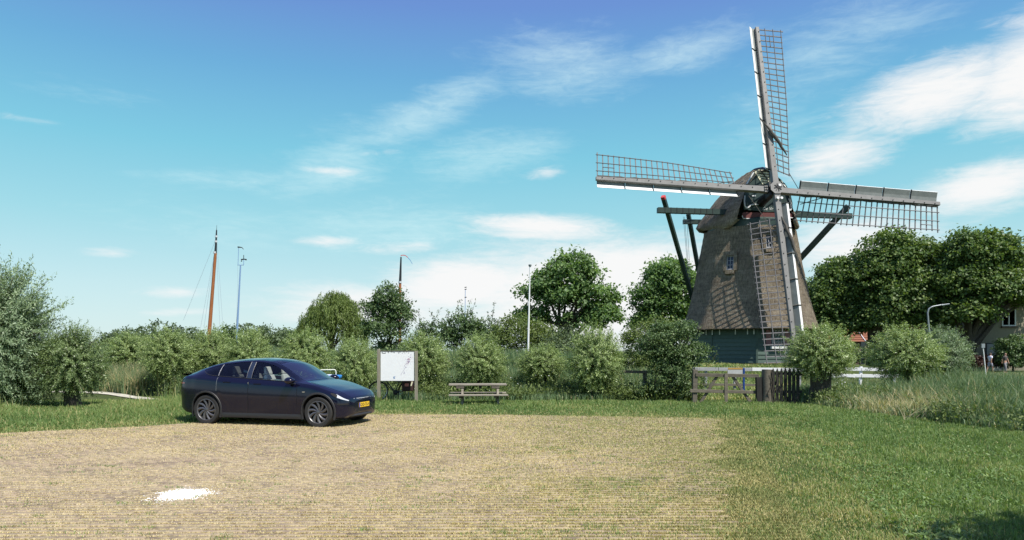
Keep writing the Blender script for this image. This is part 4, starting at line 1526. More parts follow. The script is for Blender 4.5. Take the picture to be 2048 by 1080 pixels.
def make_car():
    root = empty('parked_car', CAR_POS, CAR_YAW)
    tag(root, 'dark navy blue crossover car parked on the edge of the brick car park', 'car')
    # profile tables over x (forward)
    def T(x, tab):
        return np.interp(x, [q[0] for q in tab], [q[1] for q in tab])
    top = [(-2.34, 0.88), (-2.31, 1.07), (-2.26, 1.155), (-2.12, 1.20), (-1.9, 1.315), (-1.55, 1.445), (-1.2, 1.515), (-0.75, 1.56), (-0.3, 1.565), (0.12, 1.535), (0.40, 1.45), (0.64, 1.305), (0.89, 1.165), (1.06, 1.058), (1.18, 1.018), (1.34, 0.985), (1.61, 0.918), (1.89, 0.820), (2.12, 0.742), (2.28, 0.69), (2.37, 0.65), (2.405, 0.60)]
    bot = [(-2.34, 0.52), (-2.28, 0.36), (-2.1, 0.25), (-1.8, 0.20), (-1.0, 0.165), (1.0, 0.175), (1.9, 0.19), (2.2, 0.205), (2.35, 0.25), (2.405, 0.34)]
    wid = [(-2.34, 0.56), (-2.31, 0.68), (-2.25, 0.79), (-2.1, 0.875), (-1.8, 0.94), (-1.4, 0.962), (-0.8, 0.95), (0.6, 0.95), (1.3, 0.962), (1.7, 0.95), (1.95, 0.915), (2.15, 0.84), (2.27, 0.75), (2.35, 0.63), (2.405, 0.44)]
    sho = [(-2.34, 0.84), (-2.31, 1.01), (-2.25, 1.09), (-2.1, 1.13), (-1.7, 1.14), (-1.3, 1.12), (-0.8, 1.085), (0.0, 1.045), (0.7, 1.01), (1.0, 1.0), (1.3, 0.965), (1.6, 0.875), (1.89, 0.775), (2.12, 0.695), (2.28, 0.638), (2.37, 0.60), (2.405, 0.55)]
    rw = [(-2.34, 0.40), (-2.26, 0.58), (-1.9, 0.60), (-1.2, 0.60), (-0.3, 0.62), (0.5, 0.645), (0.9, 0.70), (1.24, 0.78), (1.34, 0.80), (1.7, 0.76), (2.1, 0.66), (2.28, 0.56), (2.405, 0.34)]      # roof edge / bonnet edge
    rz = [(-2.34, 0.87), (-2.26, 1.14), (-2.1, 1.185), (-1.9, 1.275), (-1.55, 1.38), (-1.2, 1.452), (-0.75, 1.49), (-0.3, 1.51), (0.15, 1.475), (0.45, 1.355), (0.74, 1.18), (0.93, 1.055), (1.12, 1.02), (1.34, 0.98), (1.61, 0.898), (1.89, 0.80), (2.12, 0.722), (2.28, 0.668), (2.405, 0.575)]
    # smooth the tables
    X = np.concatenate([np.linspace(-2.34, -2.0, 15)[:-1], np.linspace(-2.0, 1.9, 92)[:-1], np.linspace(1.9, 2.405, 22)])
    fine = np.linspace(-2.34, 2.405, 500)

    def sm(tab, kw=17):
        v = T(fine, tab)
        k = np.hanning(kw + 2)[1:-1]
        k /= k.sum()
        pad = kw // 2
        vp = np.concatenate([2 * v[0] - v[pad:0:-1], v, 2 * v[-1] - v[-2:-pad - 2:-1]])
        return np.interp(X, fine, np.convolve(vp, k, 'valid'))
    tz, bz, w, sz_, rwx, rzx = sm(top, 25), sm(bot), sm(wid, 21), sm(sho, 29), sm(rw, 29), sm(rz, 25)
    rzx = np.minimum(rzx, tz - 0.012)
    rzx = np.maximum(rzx, sz_ + 0.008)

    def section(i):
        h = sz_[i] - bz[i]
        ctl = [(0, bz[i]), (w[i] - 0.16, bz[i]), (w[i] - 0.045, bz[i] + 0.02), (w[i] - 0.018, bz[i] + 0.09), (w[i] - 0.012, bz[i] + 0.32 * h), (w[i], bz[i] + 0.55 * h),
               (w[i] - 0.006, bz[i] + 0.76 * h), (w[i] - 0.03, bz[i] + 0.93 * h), (w[i] - 0.075, sz_[i] - 0.004)]
        a = ctl[-1]
        b = (min(rwx[i], a[0] - 0.02), rzx[i])
        for t in (0.12, 0.35, 0.6, 0.85):
            bul = 0.035 * math.sin(math.pi * t) * min(1.0, (b[1] - a[1]) / 0.3)
            ctl.append((a[0] + (b[0] - a[0]) * t + bul, a[1] + (b[1] - a[1]) * t + 0.008 * min(1, (b[1] - a[1]) / 0.3)))
        ctl.append(b)
        dz = tz[i] - b[1]
        for t in (0.12, 0.3, 0.55, 0.8, 1.0):
            ctl.append((b[0] * (1 - t), b[1] + dz * (1 - (1 - t) ** 2.2)))
        return ctl

    def refine(ctl, sub=3):
        p = np.array(ctl)
        out = []
        n = len(p)
        for i in range(n - 1):
            p0, p1, p2, p3 = p[max(i - 1, 0)], p[i], p[i + 1], p[min(i + 2, n - 1)]
            for k in range(sub):
                t = k / sub
                v = 0.5 * ((2 * p1) + (-p0 + p2) * t + (2 * p0 - 5 * p1 + 4 * p2 - p3) * t * t + (-p0 + 3 * p1 - 3 * p2 + p3) * t ** 3)
                if i < 2:
                    v = p1 + (p2 - p1) * t
                out.append(v)
        out.append(p[-1])
        return np.array(out)
    G = np.array([refine(section(i)) for i in range(len(X))])         # (nx, m, 2) y,z
    nx, m = G.shape[:2]
    J0 = 9                                                             # index above the floor edge
    JB = 13 * 3                                                        # roof edge index

    def body_y(x, z):
        i = int(np.clip(np.searchsorted(X, x) - 1, 0, nx - 2))
        t = (x - X[i]) / (X[i + 1] - X[i])
        ys = []
        for k in (i, i + 1):
            zz, yy = G[k, J0:, 1], G[k, J0:, 0]
            zz = np.maximum.accumulate(zz + np.arange(len(zz)) * 1e-6)
            ys.append(np.interp(z, zz, yy))
        return float(ys[0] * (1 - t) + ys[1] * t)

    mb = MB()
    rows = []
    for i in range(nx):
        r = [(X[i], float(y), float(z)) for y, z in G[i]]
        l = [(X[i], -float(y), float(z)) for y, z in G[i][::-1][1:-1]]
        rows.append(r + l + [r[0]])
    mb.grid(rows)
    mb.add(rows[0][:-1], [tuple(range(len(rows[0]) - 1))])
    mb.add(rows[-1][:-1], [tuple(range(len(rows[0]) - 1))])
    me = mb.mesh('body_src', M['car_paint'])
    bm = bmesh.new()
    bm.from_mesh(me)
    bmesh.ops.remove_doubles(bm, verts=bm.verts, dist=1e-4)
    bmesh.ops.recalc_face_normals(bm, faces=bm.faces)
    bm.to_mesh(me)
    bm.free()
    src = D.objects.new('src', me)
    COL.objects.link(src)

    cutters = []

    def cutter(mbx):
        o = D.objects.new('cut', mbx.mesh('cut'))
        COL.objects.link(o)
        cutters.append(o)
    for ax in (-AXLE, AXLE):
        for s in (-1, 1):
            c = MB()
            c.lathe([(0.0, 0.60), (0.395, 0.60), (0.395, 1.2), (0.0, 1.2)], 40, axis='y', c=(ax, 0, 0.36))
            for i, v in enumerate(c.v):
                c.v[i] = (v[0], v[1] * s, v[2] if v[2] > 0.36 else v[2] - (0.36 - v[2]) * 0.4)
            cutter(c)
    # glass areas (x, z)
    up_edge = [(-1.70, 1.28), (-1.40, 1.372), (-1.17, 1.418), (-0.75, 1.462), (-0.40, 1.478), (-0.07, 1.462), (0.2, 1.40), (0.47, 1.275), (0.67, 1.135), (0.82, 1.032)]
    lo_edge = [(-1.70, 1.275), (-1.56, 1.205), (-1.42, 1.165), (-1.25, 1.152), (-0.8, 1.125), (-0.3, 1.095), (0.2, 1.066), (0.82, 1.03)]

    def uz(x):
        return float(np.interp(x, [q[0] for q in up_edge], [q[1] for q in up_edge]))

    def lz(x):
        return float(np.interp(x, [q[0] for q in lo_edge], [q[1] for q in lo_edge]))

    def outline(xa, xb, n=10, ins=0.0):
        xs = np.linspace(xa, xb, n)
        u = [(float(x), uz(x) - ins) for x in xs]
        l = [(float(x), lz(x) + ins) for x in xs]
        pts = l + u[::-1]
        out = []
        for p in pts:
            if not out or (abs(p[0] - out[-1][0]) + abs(p[1] - out[-1][1])) > 0.006:
                out.append(p)
        return out
    glass = {'rear_quarter': (-1.695, -1.215), 'rear': (-1.175, -0.43), 'front': (-0.30, 0.80)}
    for k, (xa, xb) in glass.items():
        for s in (-1, 1):
            c = MB()
            c.prism([(x, 0.50 * s, z) for x, z in outline(xa, xb)], (0, 0.6 * s, 0))
            cutter(c)
    c = MB()
    cav = [(x, 0.56, uz(x) + 0.012) for x in np.linspace(-1.5, 0.62, 12)] + [(0.78, 0.56, 0.95), (0.70, 0.56, 0.55), (-1.1, 0.56, 0.55), (-1.5, 0.56, 1.0)]
    c.prism(cav, (0, -1.12, 0))
    cutter(c)
    c = MB()
    c.prism([(0.42, 0.55, 1.30), (0.38, 0.55, 1.60), (1.20, 0.55, 1.30), (1.05, 0.55, 1.05), (0.92, 0.55, 0.97), (0.70, 0.55, 0.97)], (0, -1.10, 0))
    cutter(c)
    c = MB()
    c.box((-0.40, 0, 1.58), (1.30, 0.98, 0.40))
    cutter(c)
    for o in cutters:
        md = src.modifiers.new('b', 'BOOLEAN')
        md.operation = 'DIFFERENCE'
        md.solver = 'EXACT'
        md.object = o
    dg = bpy.context.evaluated_depsgraph_get()
    bme = D.meshes.new_from_object(src.evaluated_get(dg))
    D.objects.remove(src)
    for o in cutters:
        D.objects.remove(o)
    bme.name = 'body'
    bme.materials.clear()
    for mm in ('car_paint', 'black_plastic', 'black'):
        bme.materials.append(M[mm])
    for p in bme.polygons:
        cc, nn = p.center, p.normal
        mi = 0
        for ax in (-AXLE, AXLE):
            if math.hypot(cc.x - ax, (cc.z - 0.36) if cc.z > 0.36 else (cc.z - 0.36) / 1.4) < 0.40 and abs(cc.y) > 0.59 and (abs(nn.y) > 0.9 and abs(cc.y) < 0.61 or (cc.x - ax) * nn.x + (cc.z - 0.36) * nn.z < 0 and abs(nn.y) < 0.3):
                mi = 2
        if abs(cc.y) < 0.5605 and 0.54 < cc.z < uz(cc.x) + 0.013 and -1.51 < cc.x < 0.79 and (abs(cc.y) > 0.555 or nn.z != 0):
            if not (cc.z > T(cc.x, top) - 0.015):
                mi = 1 if cc.x < 0.85 and abs(cc.y) < 0.561 and cc.z > 0.549 else 0
        p.material_index = mi
    bme.polygons.foreach_set('use_smooth', [True] * len(bme.polygons))
    bme.set_sharp_from_angle(angle=rad(32))
    link('body', bme, None, root)

    def strip(name, mat, pts, off, parent=root, smooth=60):
        """rows of (x,z) points -> surface lying off outside the body on the given side"""
        objs = []
        return objs

    # panels lying just proud of the body: doors, lower cladding
    def panel(name, mat, xl, xr, z0, z1, off, s, nz=12, nxx=14, parent=root, rim=0.012, topf=None, botf=None):
        rows_ = []
        for j in range(nz):
            tz_ = j / (nz - 1)
            row = []
            for i in range(nxx):
                ti = i / (nxx - 1)
                z = z0 + (z1 - z0) * tz_
                xa, xb = xl(z), xr(z)
                x = xa + (xb - xa) * ti
                if topf is not None:
                    zt, zb_ = topf(x), (botf(x) if botf else z0)
                    z = zb_ + (zt - zb_) * tz_
                    x = xl(z) + (xr(z) - xl(z)) * ti
                edge = i in (0, nxx - 1) or j in (0, nz - 1)
                row.append((x, s * (body_y(x, z) + (off if not edge else off * 0.15)), z))
            rows_.append(row)
        b = MB()
        b.grid(rows_)
        return b.build(name, M[mat], parent, smooth=55)
    for s in (-1, 1):
        fl = lambda z: -0.335 + 0.0 * z
        fr_ = lambda z: 0.94 + 0.02 * math.sin((z - 0.3) * 3) - (0.18 * max(0, 0.42 - z) / 0.2)
        dr = panel('door', 'car_paint', fl, fr_, 0.30, 1.05, 0.006, s, topf=lambda x: lz(x) - 0.018, botf=lambda x: 0.30)
        hb = MB()
        hb.box((-0.10, s * (body_y(-0.10, 0.965) + 0.007), 0.965), (0.20, 0.010, 0.026))
        hb.build('handle', M['car_paint'], dr)
        rl = lambda z: -1.19 if z > 0.80 else -1.19 + 0.30 * min(1, (0.80 - z) / 0.36) ** 1.4
        rr_ = lambda z: -0.347
        dr = panel('door', 'car_paint', rl, rr_, 0.30, 1.08, 0.006, s, topf=lambda x: lz(x) - 0.018, botf=lambda x: 0.30)
        hb = MB()
        hb.box((-0.93, s * (body_y(-0.93, 1.0) + 0.007), 1.00), (0.20, 0.010, 0.026))
        hb.build('handle', M['car_paint'], dr)
        for sx_, za, zb2 in ((-1.197, 0.80, 1.118), (-0.341, 0.32, 1.07), (0.945, 0.5, 0.99)):
            b = MB()
            b.tube([(sx_, s * (body_y(sx_, z) + 0.004), z) for z in np.linspace(za, zb2, 8)], 0.003, 4)
            b.build('door_seam', M['iron' if sx_ > -1 else 'lamp_grey'], root, smooth=60)
        # sill cladding, arch mouldings
        panel('sill', 'black_plastic', lambda z: -1.08, lambda z: 1.08, 0.175, 0.285, 0.010, s, nz=5, nxx=30)
        for ax in (-AXLE, AXLE):
            ring, ring2 = [], []
            for k in range(33):
                a = rad(-22 + 224 * k / 32)
                rws = []
                for r, o in ((0.393, -0.02), (0.393, 0.012), (0.425, 0.014), (0.437, -0.004)):
                    x, z = ax + r * math.cos(a), 0.36 + r * math.sin(a)
                    if z < 0.36:
                        z = 0.36 - (0.36 - z) * 1.2
                    x = min(max(x, -2.3), 2.36)
                    rws.append((x, s * (body_y(x, max(z, 0.2)) + o), z))
                ring.append(rws)
            b = MB()
            b.grid(ring)
            b.build('arch_moulding', M['black_plastic'], root, smooth=50)
        # window panes
        for k, (xa, xb) in glass.items():
            b = MB()
            n = 9
            rows_ = []
            for j in range(5):
                t = j / 4
                rows_.append([(x, s * (body_y(x, lz(x) + (uz(x) - lz(x)) * t) - 0.010), lz(x) + (uz(x) - lz(x)) * t) for x in np.linspace(xa + 0.004, xb - 0.004, n)])
            b.grid(rows_)
            b.build('window', M['car_glass' if k == 'front' else 'tint_glass'], root, smooth=60)
        # black pillars between the panes and thin bright beading
        for xa, xb in ((-0.43, -0.30), (-1.215, -1.175)):
            rows_ = []
            for j in range(6):
                t = j / 5
                rows_.append([(x, s * (body_y(x, lz(x) + (uz(x) - lz(x)) * t) + 0.003), lz(x) + (uz(x) - lz(x)) * t) for x in (xa, 0.5 * (xa + xb), xb)])
            b = MB()
            b.grid(rows_)
            pl = b.build('pillar', M['screen_glass'], root, smooth=60)
            for x in ((xa, xb) if xb - xa > 0.06 else (0.5 * (xa + xb),)):
                b = MB()
                b.tube([(x, s * (body_y(x, lz(x) + (uz(x) - lz(x)) * t) + 0.006), lz(x) + (uz(x) - lz(x)) * t) for t in (0, 0.33, 0.66, 1)], 0.005, 5)
                b.build('trim_strip', M['rim'], pl, smooth=60)
        b = MB()
        b.tube([(x, s * (body_y(x, lz(x) - 0.006) + 0.004), lz(x) - 0.006) for x in np.linspace(-1.655, 0.9, 26)], 0.007, 5)
        b.build('beading', M['black_plastic'], root, smooth=60)
        # small marker on the front wing and a chrome catch at the door edge
        b = MB()
        b.box((1.13, s * (body_y(1.13, 0.80) + 0.006), 0.80), (0.07, 0.012, 0.022))
        b.build('side_repeater', M['chrome'], root)
        b = MB()
        b.box((-0.34, s * (body_y(-0.34, 0.985) + 0.010), 0.985), (0.018, 0.008, 0.045))
        b.build('door_catch', M['chrome'], root)
        # mirror
        b = MB()
        x0, z0, y0 = 0.80, 1.035, body_y(0.80, 1.02)
        prof = [(-0.085, 0.30), (-0.07, 0.8), (-0.02, 1.0), (0.05, 0.9), (0.10, 0.6), (0.13, 0.2)]
        rows_ = []
        for dx, f in prof:
            rows_.append([(x0 + dx, s * (y0 + 0.15 + 0.125 * f * math.cos(a)), z0 + 0.022 + 0.082 * f * math.sin(a)) for a in np.linspace(0, 2 * math.pi, 15)])
        b.grid(rows_)
        for r_ in (rows_[0], rows_[-1]):
            b.add(r_[:-1], [tuple(range(len(r_) - 1))])
        mi_ = b.build('mirror', M['car_paint'], root, smooth=50)
        b = MB()
        b.bar((x0 + 0.05, s * (y0 - 0.02), z0 - 0.05), (x0, s * (y0 + 0.16), z0 - 0.045), 0.09, 0.022)
        b.build('mirror_stalk', M['black_plastic'], mi_)
        # headlamp: a slim bright wedge wrapping round the corner
        rows_ = []
        for t in np.linspace(0, 1, 14):
            x = 1.84 + 0.47 * t
            zc = float(np.interp(x, X, sz_)) - 0.020 - 0.030 * (1 - t)
            hh = 0.009 + 0.030 * (1 - t) ** 1.2 * min(1, t * 7)
            rows_.append([(x, s * (body_y(x, zc + hh * q) + 0.006), zc + hh * q) for q in (-1, -0.4, 0.3, 1)])
        b = MB()
        b.grid(rows_)
        hl = b.build('headlight', M['lamp_white'], root, smooth=60)
        rows_ = []
        for t in np.linspace(0, 1, 8):
            x = 1.79 + 0.16 * t
            zc = float(np.interp(x, X, sz_)) - 0.050 + 0.014 * (1 - t)
            hh = 0.006 + 0.026 * math.sin(math.pi * min(1, t * 0.6 + 0.05))
            rows_.append([(x, s * (body_y(x, zc + hh * q) + 0.009), zc + hh * q) for q in (-1, 0, 1)])
        b = MB()
        b.grid(rows_)
        b.build('headlight_housing', M['black'], hl, smooth=60)
        # air slot and lower lip at the front corner
        b = MB()
        rows_ = []
        for t in np.linspace(0, 1, 10):
            x = 1.96 + 0.36 * t
            zc = 0.535 - 0.01 * t
            rows_.append([(x, s * (body_y(x, zc + q) + 0.004), zc + q) for q in (-0.018, 0, 0.016)])
        b.grid(rows_)
        b.build('air_slot', M['black'], root, smooth=60)
        # rear lamp and rear bumper reflector
        rows_ = []
        for t in np.linspace(0, 1, 8):
            x = -2.295 + 0.19 * t
            zc = 0.965 + 0.0 * t
            hh = 0.036 * (1 - 0.7 * t)
            rows_.append([(x, s * (body_y(x, zc + hh * q) + 0.006), zc + hh * q) for q in (-1, 0, 1)])
        b = MB()
        b.grid(rows_)
        b.build('tail_light', M['lamp_red'], root, smooth=60)

    def front_x(y, z):
        """x of the front surface at sideways y, height z"""
        best = 2.40
        for i in range(nx - 1, 0, -1):
            if body_y(X[i], z) >= abs(y):
                best = X[i]
                break
        return best
    # dark lower grille, lip, licence plate
    b = MB()
    b.grid([[(front_x(y, z) + 0.012 - 0.02 * (abs(y) / 0.6) ** 2, y, z) for y in np.linspace(-0.60, 0.60, 15)] for z in (0.325, 0.37, 0.42)])
    b.build('lower_grille', M['black'], root, smooth=60)
    lip = []
    for y in np.linspace(-0.86, 0.86, 25):
        xx = 2.42 - 0.50 * (abs(y) / 0.86) ** 3.2
        lip.append([(xx - 0.10, y, 0.215), (xx - 0.005, y, 0.222), (xx + 0.008, y, 0.245), (xx - 0.03, y, 0.275), (xx - 0.12, y, 0.285)])
    b = MB()
    b.grid(lip)
    b.build('front_lip', M['black_plastic'], root, smooth=60)
    # upper lamp line across the nose
    b = MB()
    b.tube([(front_x(y, 0.632) + 0.012 - 0.02 * (abs(y) / 0.5) ** 2, y, 0.632) for y in np.linspace(-0.50, 0.50, 13)], 0.0065, 6)
    b.build('light_bar', M['lamp_white'], root, smooth=60)
    px_ = 2.435
    b = MB()
    b.box((px_, 0, 0.475), (0.012, 0.52, 0.112))
    plate = b.build('licence_plate', M['plate_yellow'], root)
    b = MB()
    b.box((px_ + 0.008, -0.235, 0.475), (0.005, 0.046, 0.110))
    b.build('plate_band', M['plate_blue'], plate)
    cu = D.curves.new('plate_text', 'FONT')
    cu.body = 'GXD-75-H'
    cu.size = 0.105
    cu.offset = 0.0015
    cu.extrude = 0.001
    tmp = D.objects.new('t', cu)
    COL.objects.link(tmp)
    dg = bpy.context.evaluated_depsgraph_get()
    tme = D.meshes.new_from_object(tmp.evaluated_get(dg))
    D.objects.remove(tmp)
    xs_ = [v.co.x for v in tme.vertices]
    k_ = 0.43 / (max(xs_) - min(xs_))
    tme.transform(Matrix(((0, 0, 1, px_ + 0.010), (k_, 0, 0, -0.20), (0, 1, 0, 0.438), (0, 0, 0, 1))))
    tme.materials.clear()
    tme.name = 'lettering'
    link('lettering', tme, M['ink'], plate)['kind'] = 'stuff'

    # windscreen, glass roof and rear screen as dark glass just proud of the body
    def top_panel(name, xa, xb, y_in, n=16, off=0.004, mat='screen_glass'):
        rows_ = []
        for x in np.linspace(xa, xb, n):
            i = int(np.clip(np.searchsorted(X, x) - 1, 0, nx - 2))
            t = (x - X[i]) / (X[i + 1] - X[i])
            sec_ = G[i, JB:] * (1 - t) + G[i + 1, JB:] * t
            yy, zz = sec_[::-1, 0], sec_[::-1, 1]
            lim = yy.max() * y_in
            row = []
            for q in np.linspace(-1, 1, 17):
                y = q * lim
                row.append((x, y, float(np.interp(abs(y), yy, zz)) + off))
            rows_.append(row)
        b = MB()
        b.grid(rows_)
        return b.build(name, M[mat], root, smooth=60)
    top_panel('windscreen', 0.33, 1.07, 0.955, mat='windscreen_glass')
    top_panel('glass_roof', -1.15, 0.30, 0.90, mat='roof_glass')
    top_panel('rear_screen', -2.02, -1.20, 0.88)
    bo = top_panel('bonnet', 1.17, 2.30, 0.93, off=0.005, mat='car_paint')
    # spoiler lip at the tail
    b = MB()
    b.grid([[(-2.36 + 0.05 * abs(y) ** 2, y, 1.178), (-2.27 + 0.05 * abs(y) ** 2, y, 1.188), (-2.12, y, 1.206 - 0.02 * abs(y))] for y in np.linspace(-0.62, 0.62, 13)])
    b.grid([[(-2.36 + 0.05 * abs(y) ** 2, y, 1.178), (-2.25, y, 1.14)] for y in np.linspace(-0.62, 0.62, 13)])
    b.build('spoiler', M['car_paint'], root, smooth=60)
    # underbody
    b = MB()
    b.box((0, 0, 0.19), (3.9, 1.1, 0.06))
    b.build('underbody', M['black'], root)

    # the overhangs of this model are short in front and long behind
    done = set()

    def warp(o):
        if o.data is not None and o.data.name not in done:
            done.add(o.data.name)
            for v in o.data.vertices:
                if v.co.x > 1.93:
                    v.co.x = 1.93 + (v.co.x - 1.93) * 0.46
                elif v.co.x < -1.95:
                    v.co.x = -1.95 + (v.co.x + 1.95) * 1.28
        for c_ in o.children:
            warp(c_)
    for o in root.children:
        warp(o)

    # wheels
    def wheel_parts():
        tb = MB()
        tb.lathe([(0.252, -0.105), (0.30, -0.118), (0.335, -0.112), (WR, -0.085), (WR, 0.085), (0.335, 0.112), (0.30, 0.118), (0.252, 0.105)], 40, axis='y', closed=True)
        tyre = tb.mesh('tyre', M['tyre'], 40)
        r = MB()
        r.lathe([(0.252, -0.10), (0.262, -0.108), (0.250, -0.112), (0.238, -0.100), (0.236, 0.08), (0.252, 0.10)], 40, axis='y')
        for k in range(10):
            a0 = 2 * math.pi * k / 10
            pts = []
            for q in (0, 0.35, 0.7, 1.0):
                rr = 0.045 + q * 0.198
                aa = a0 + 0.42 * q ** 1.2
                hw = 0.20 * (1 - q * 0.62) * (0.045 + 0.2 * q) / max(rr, 0.05)
                hwid = (0.020 + 0.016 * q)
                pts.append((rr, aa, hwid))
            for sgn_lo in (0,):
                rowsA = []
                for rr, aa, hw in pts:
                    c_, s_ = math.cos(aa), math.sin(aa)
                    t_ = (-s_, c_)
                    yf = -0.086 - 0.012 * (rr / 0.243)
                    rowsA.append([(rr * c_ - t_[0] * hw, yf + 0.03, rr * s_ - t_[1] * hw), (rr * c_ - t_[0] * hw, yf + 0.004, rr * s_ - t_[1] * hw),
                                  (rr * c_ + t_[0] * hw * 0.1, yf - 0.008, rr * s_ + t_[1] * hw * 0.1), (rr * c_ + t_[0] * hw, yf + 0.010, rr * s_ + t_[1] * hw), (rr * c_ + t_[0] * hw, yf + 0.03, rr * s_ + t_[1] * hw)])
                r.grid(rowsA)
        rim = r.mesh('rim', M['rim'], 35)
        h = MB()
        h.lathe([(0.0, -0.092), (0.045, -0.092), (0.058, -0.082), (0.06, -0.05)], 20, axis='y')
        hub = h.mesh('hub_cap', M['rim'], 40)
        d = MB()
        d.lathe([(0.0, -0.035), (0.185, -0.035), (0.185, -0.02), (0.0, -0.02)], 28, axis='y')
        d.lathe([(0.0, 0.0), (0.236, 0.0), (0.236, 0.02), (0.0, 0.02)], 28, axis='y', mi=0)
        disc = d.mesh('brake_disc', M['iron'], 40)
        return [('tyre', tyre), ('rim', rim), ('hub_cap', hub), ('brake_disc', disc)]
    wp = wheel_parts()
    spin = 0
    for ax in (-AXLE, AXLE):
        for s in (-1, 1):
            we = empty('wheel', (ax, s * 0.835, WR - 0.012), 0 if s < 0 else math.pi, parent=root)
            spin += 0.4
            for nme, mm in wp:
                o = D.objects.new(nme, mm)
                COL.objects.link(o)
                o.parent = we
                if nme in ('rim',):
                    o.rotation_euler = (0, spin, 0)
    # seats and dashboard seen through the front glass
    def seat(x, y, mat, lean=0.25, w=0.48):
        b = MB()
        b.bar((x - 0.05, y, 0.62), (x + 0.44, y, 0.66), w, 0.16)
        b.bar((x - 0.02, y, 0.66), (x - 0.20, y, 1.16), w * 0.98, 0.13, up=(1, 0, 0.3), w2=w * 0.72, h2=0.09)
        b.bar((x - 0.205, y, 1.17), (x - 0.245, y, 1.36), 0.27, 0.085, up=(1, 0, 0.2), w2=0.22, h2=0.06)
        me_ = bevel_mesh(b.mesh('seat', M[mat]), 0.03, 2)
        return link('seat', me_, None, root)
    for y in (-0.36, 0.36):
        seat(0.02, y, 'seat_white')
        seat(-0.85, y, 'seat_grey', w=0.5)
    b = MB()
    b.bar((0.80, -0.55, 0.90), (0.80, 0.55, 0.90), 0.34, 0.16)
    b.bar((0.60, -0.02, 1.0), (0.60, 0.02 + 0.3, 1.0), 0.02, 0.2)
    b.build('dashboard', M['black_plastic'], root)
    b = MB()
    c0 = Vector((0.50, 0.36, 0.97))
    b.tube([c0 + Vector((0.05 * math.sin(a), 0.17 * math.cos(a), 0.165 * math.sin(a))) for a in np.linspace(0, 2 * math.pi, 21)], 0.014, 6, cap=False)
    b.build('steering_wheel', M['black'], root, smooth=60)
    return root


make_car()

# ------------------------------------------------------------------ trees and bushes
def tube_tree(mb, rng, base, h, r, targets, lean=0.0):
    """trunk from base to height h, then limbs to the targets"""
    base = Vector(base)
    n = 5
    pts = [base + Vector((lean * h * (i / n) ** 1.3 + rng.uniform(-0.04, 0.04) * h * 0.3, rng.uniform(-0.02, 0.02) * h, h * i / n)) for i in range(n + 1)]
    mb.tube(pts, [r * (1.25 if i == 0 else 1.0) * (1 - 0.40 * i / n) for i in range(n + 1)], 8)
    for q in targets:
        q = Vector(q)
        i = rng.randint(2, n)
        s = pts[i]
        m1 = s.lerp(q, 0.45) + Vector((rng.uniform(-0.2, 0.2), rng.uniform(-0.2, 0.2), rng.uniform(0.0, 0.4))) * (q - s).length * 0.25
        m2 = s.lerp(q, 0.8) + Vector((rng.uniform(-0.1, 0.1), rng.uniform(-0.1, 0.1), 0.1)) * (q - s).length * 0.2
        mb.tube([s, m1, m2, q], [r * 0.48, r * 0.30, r * 0.16, r * 0.05], 6)


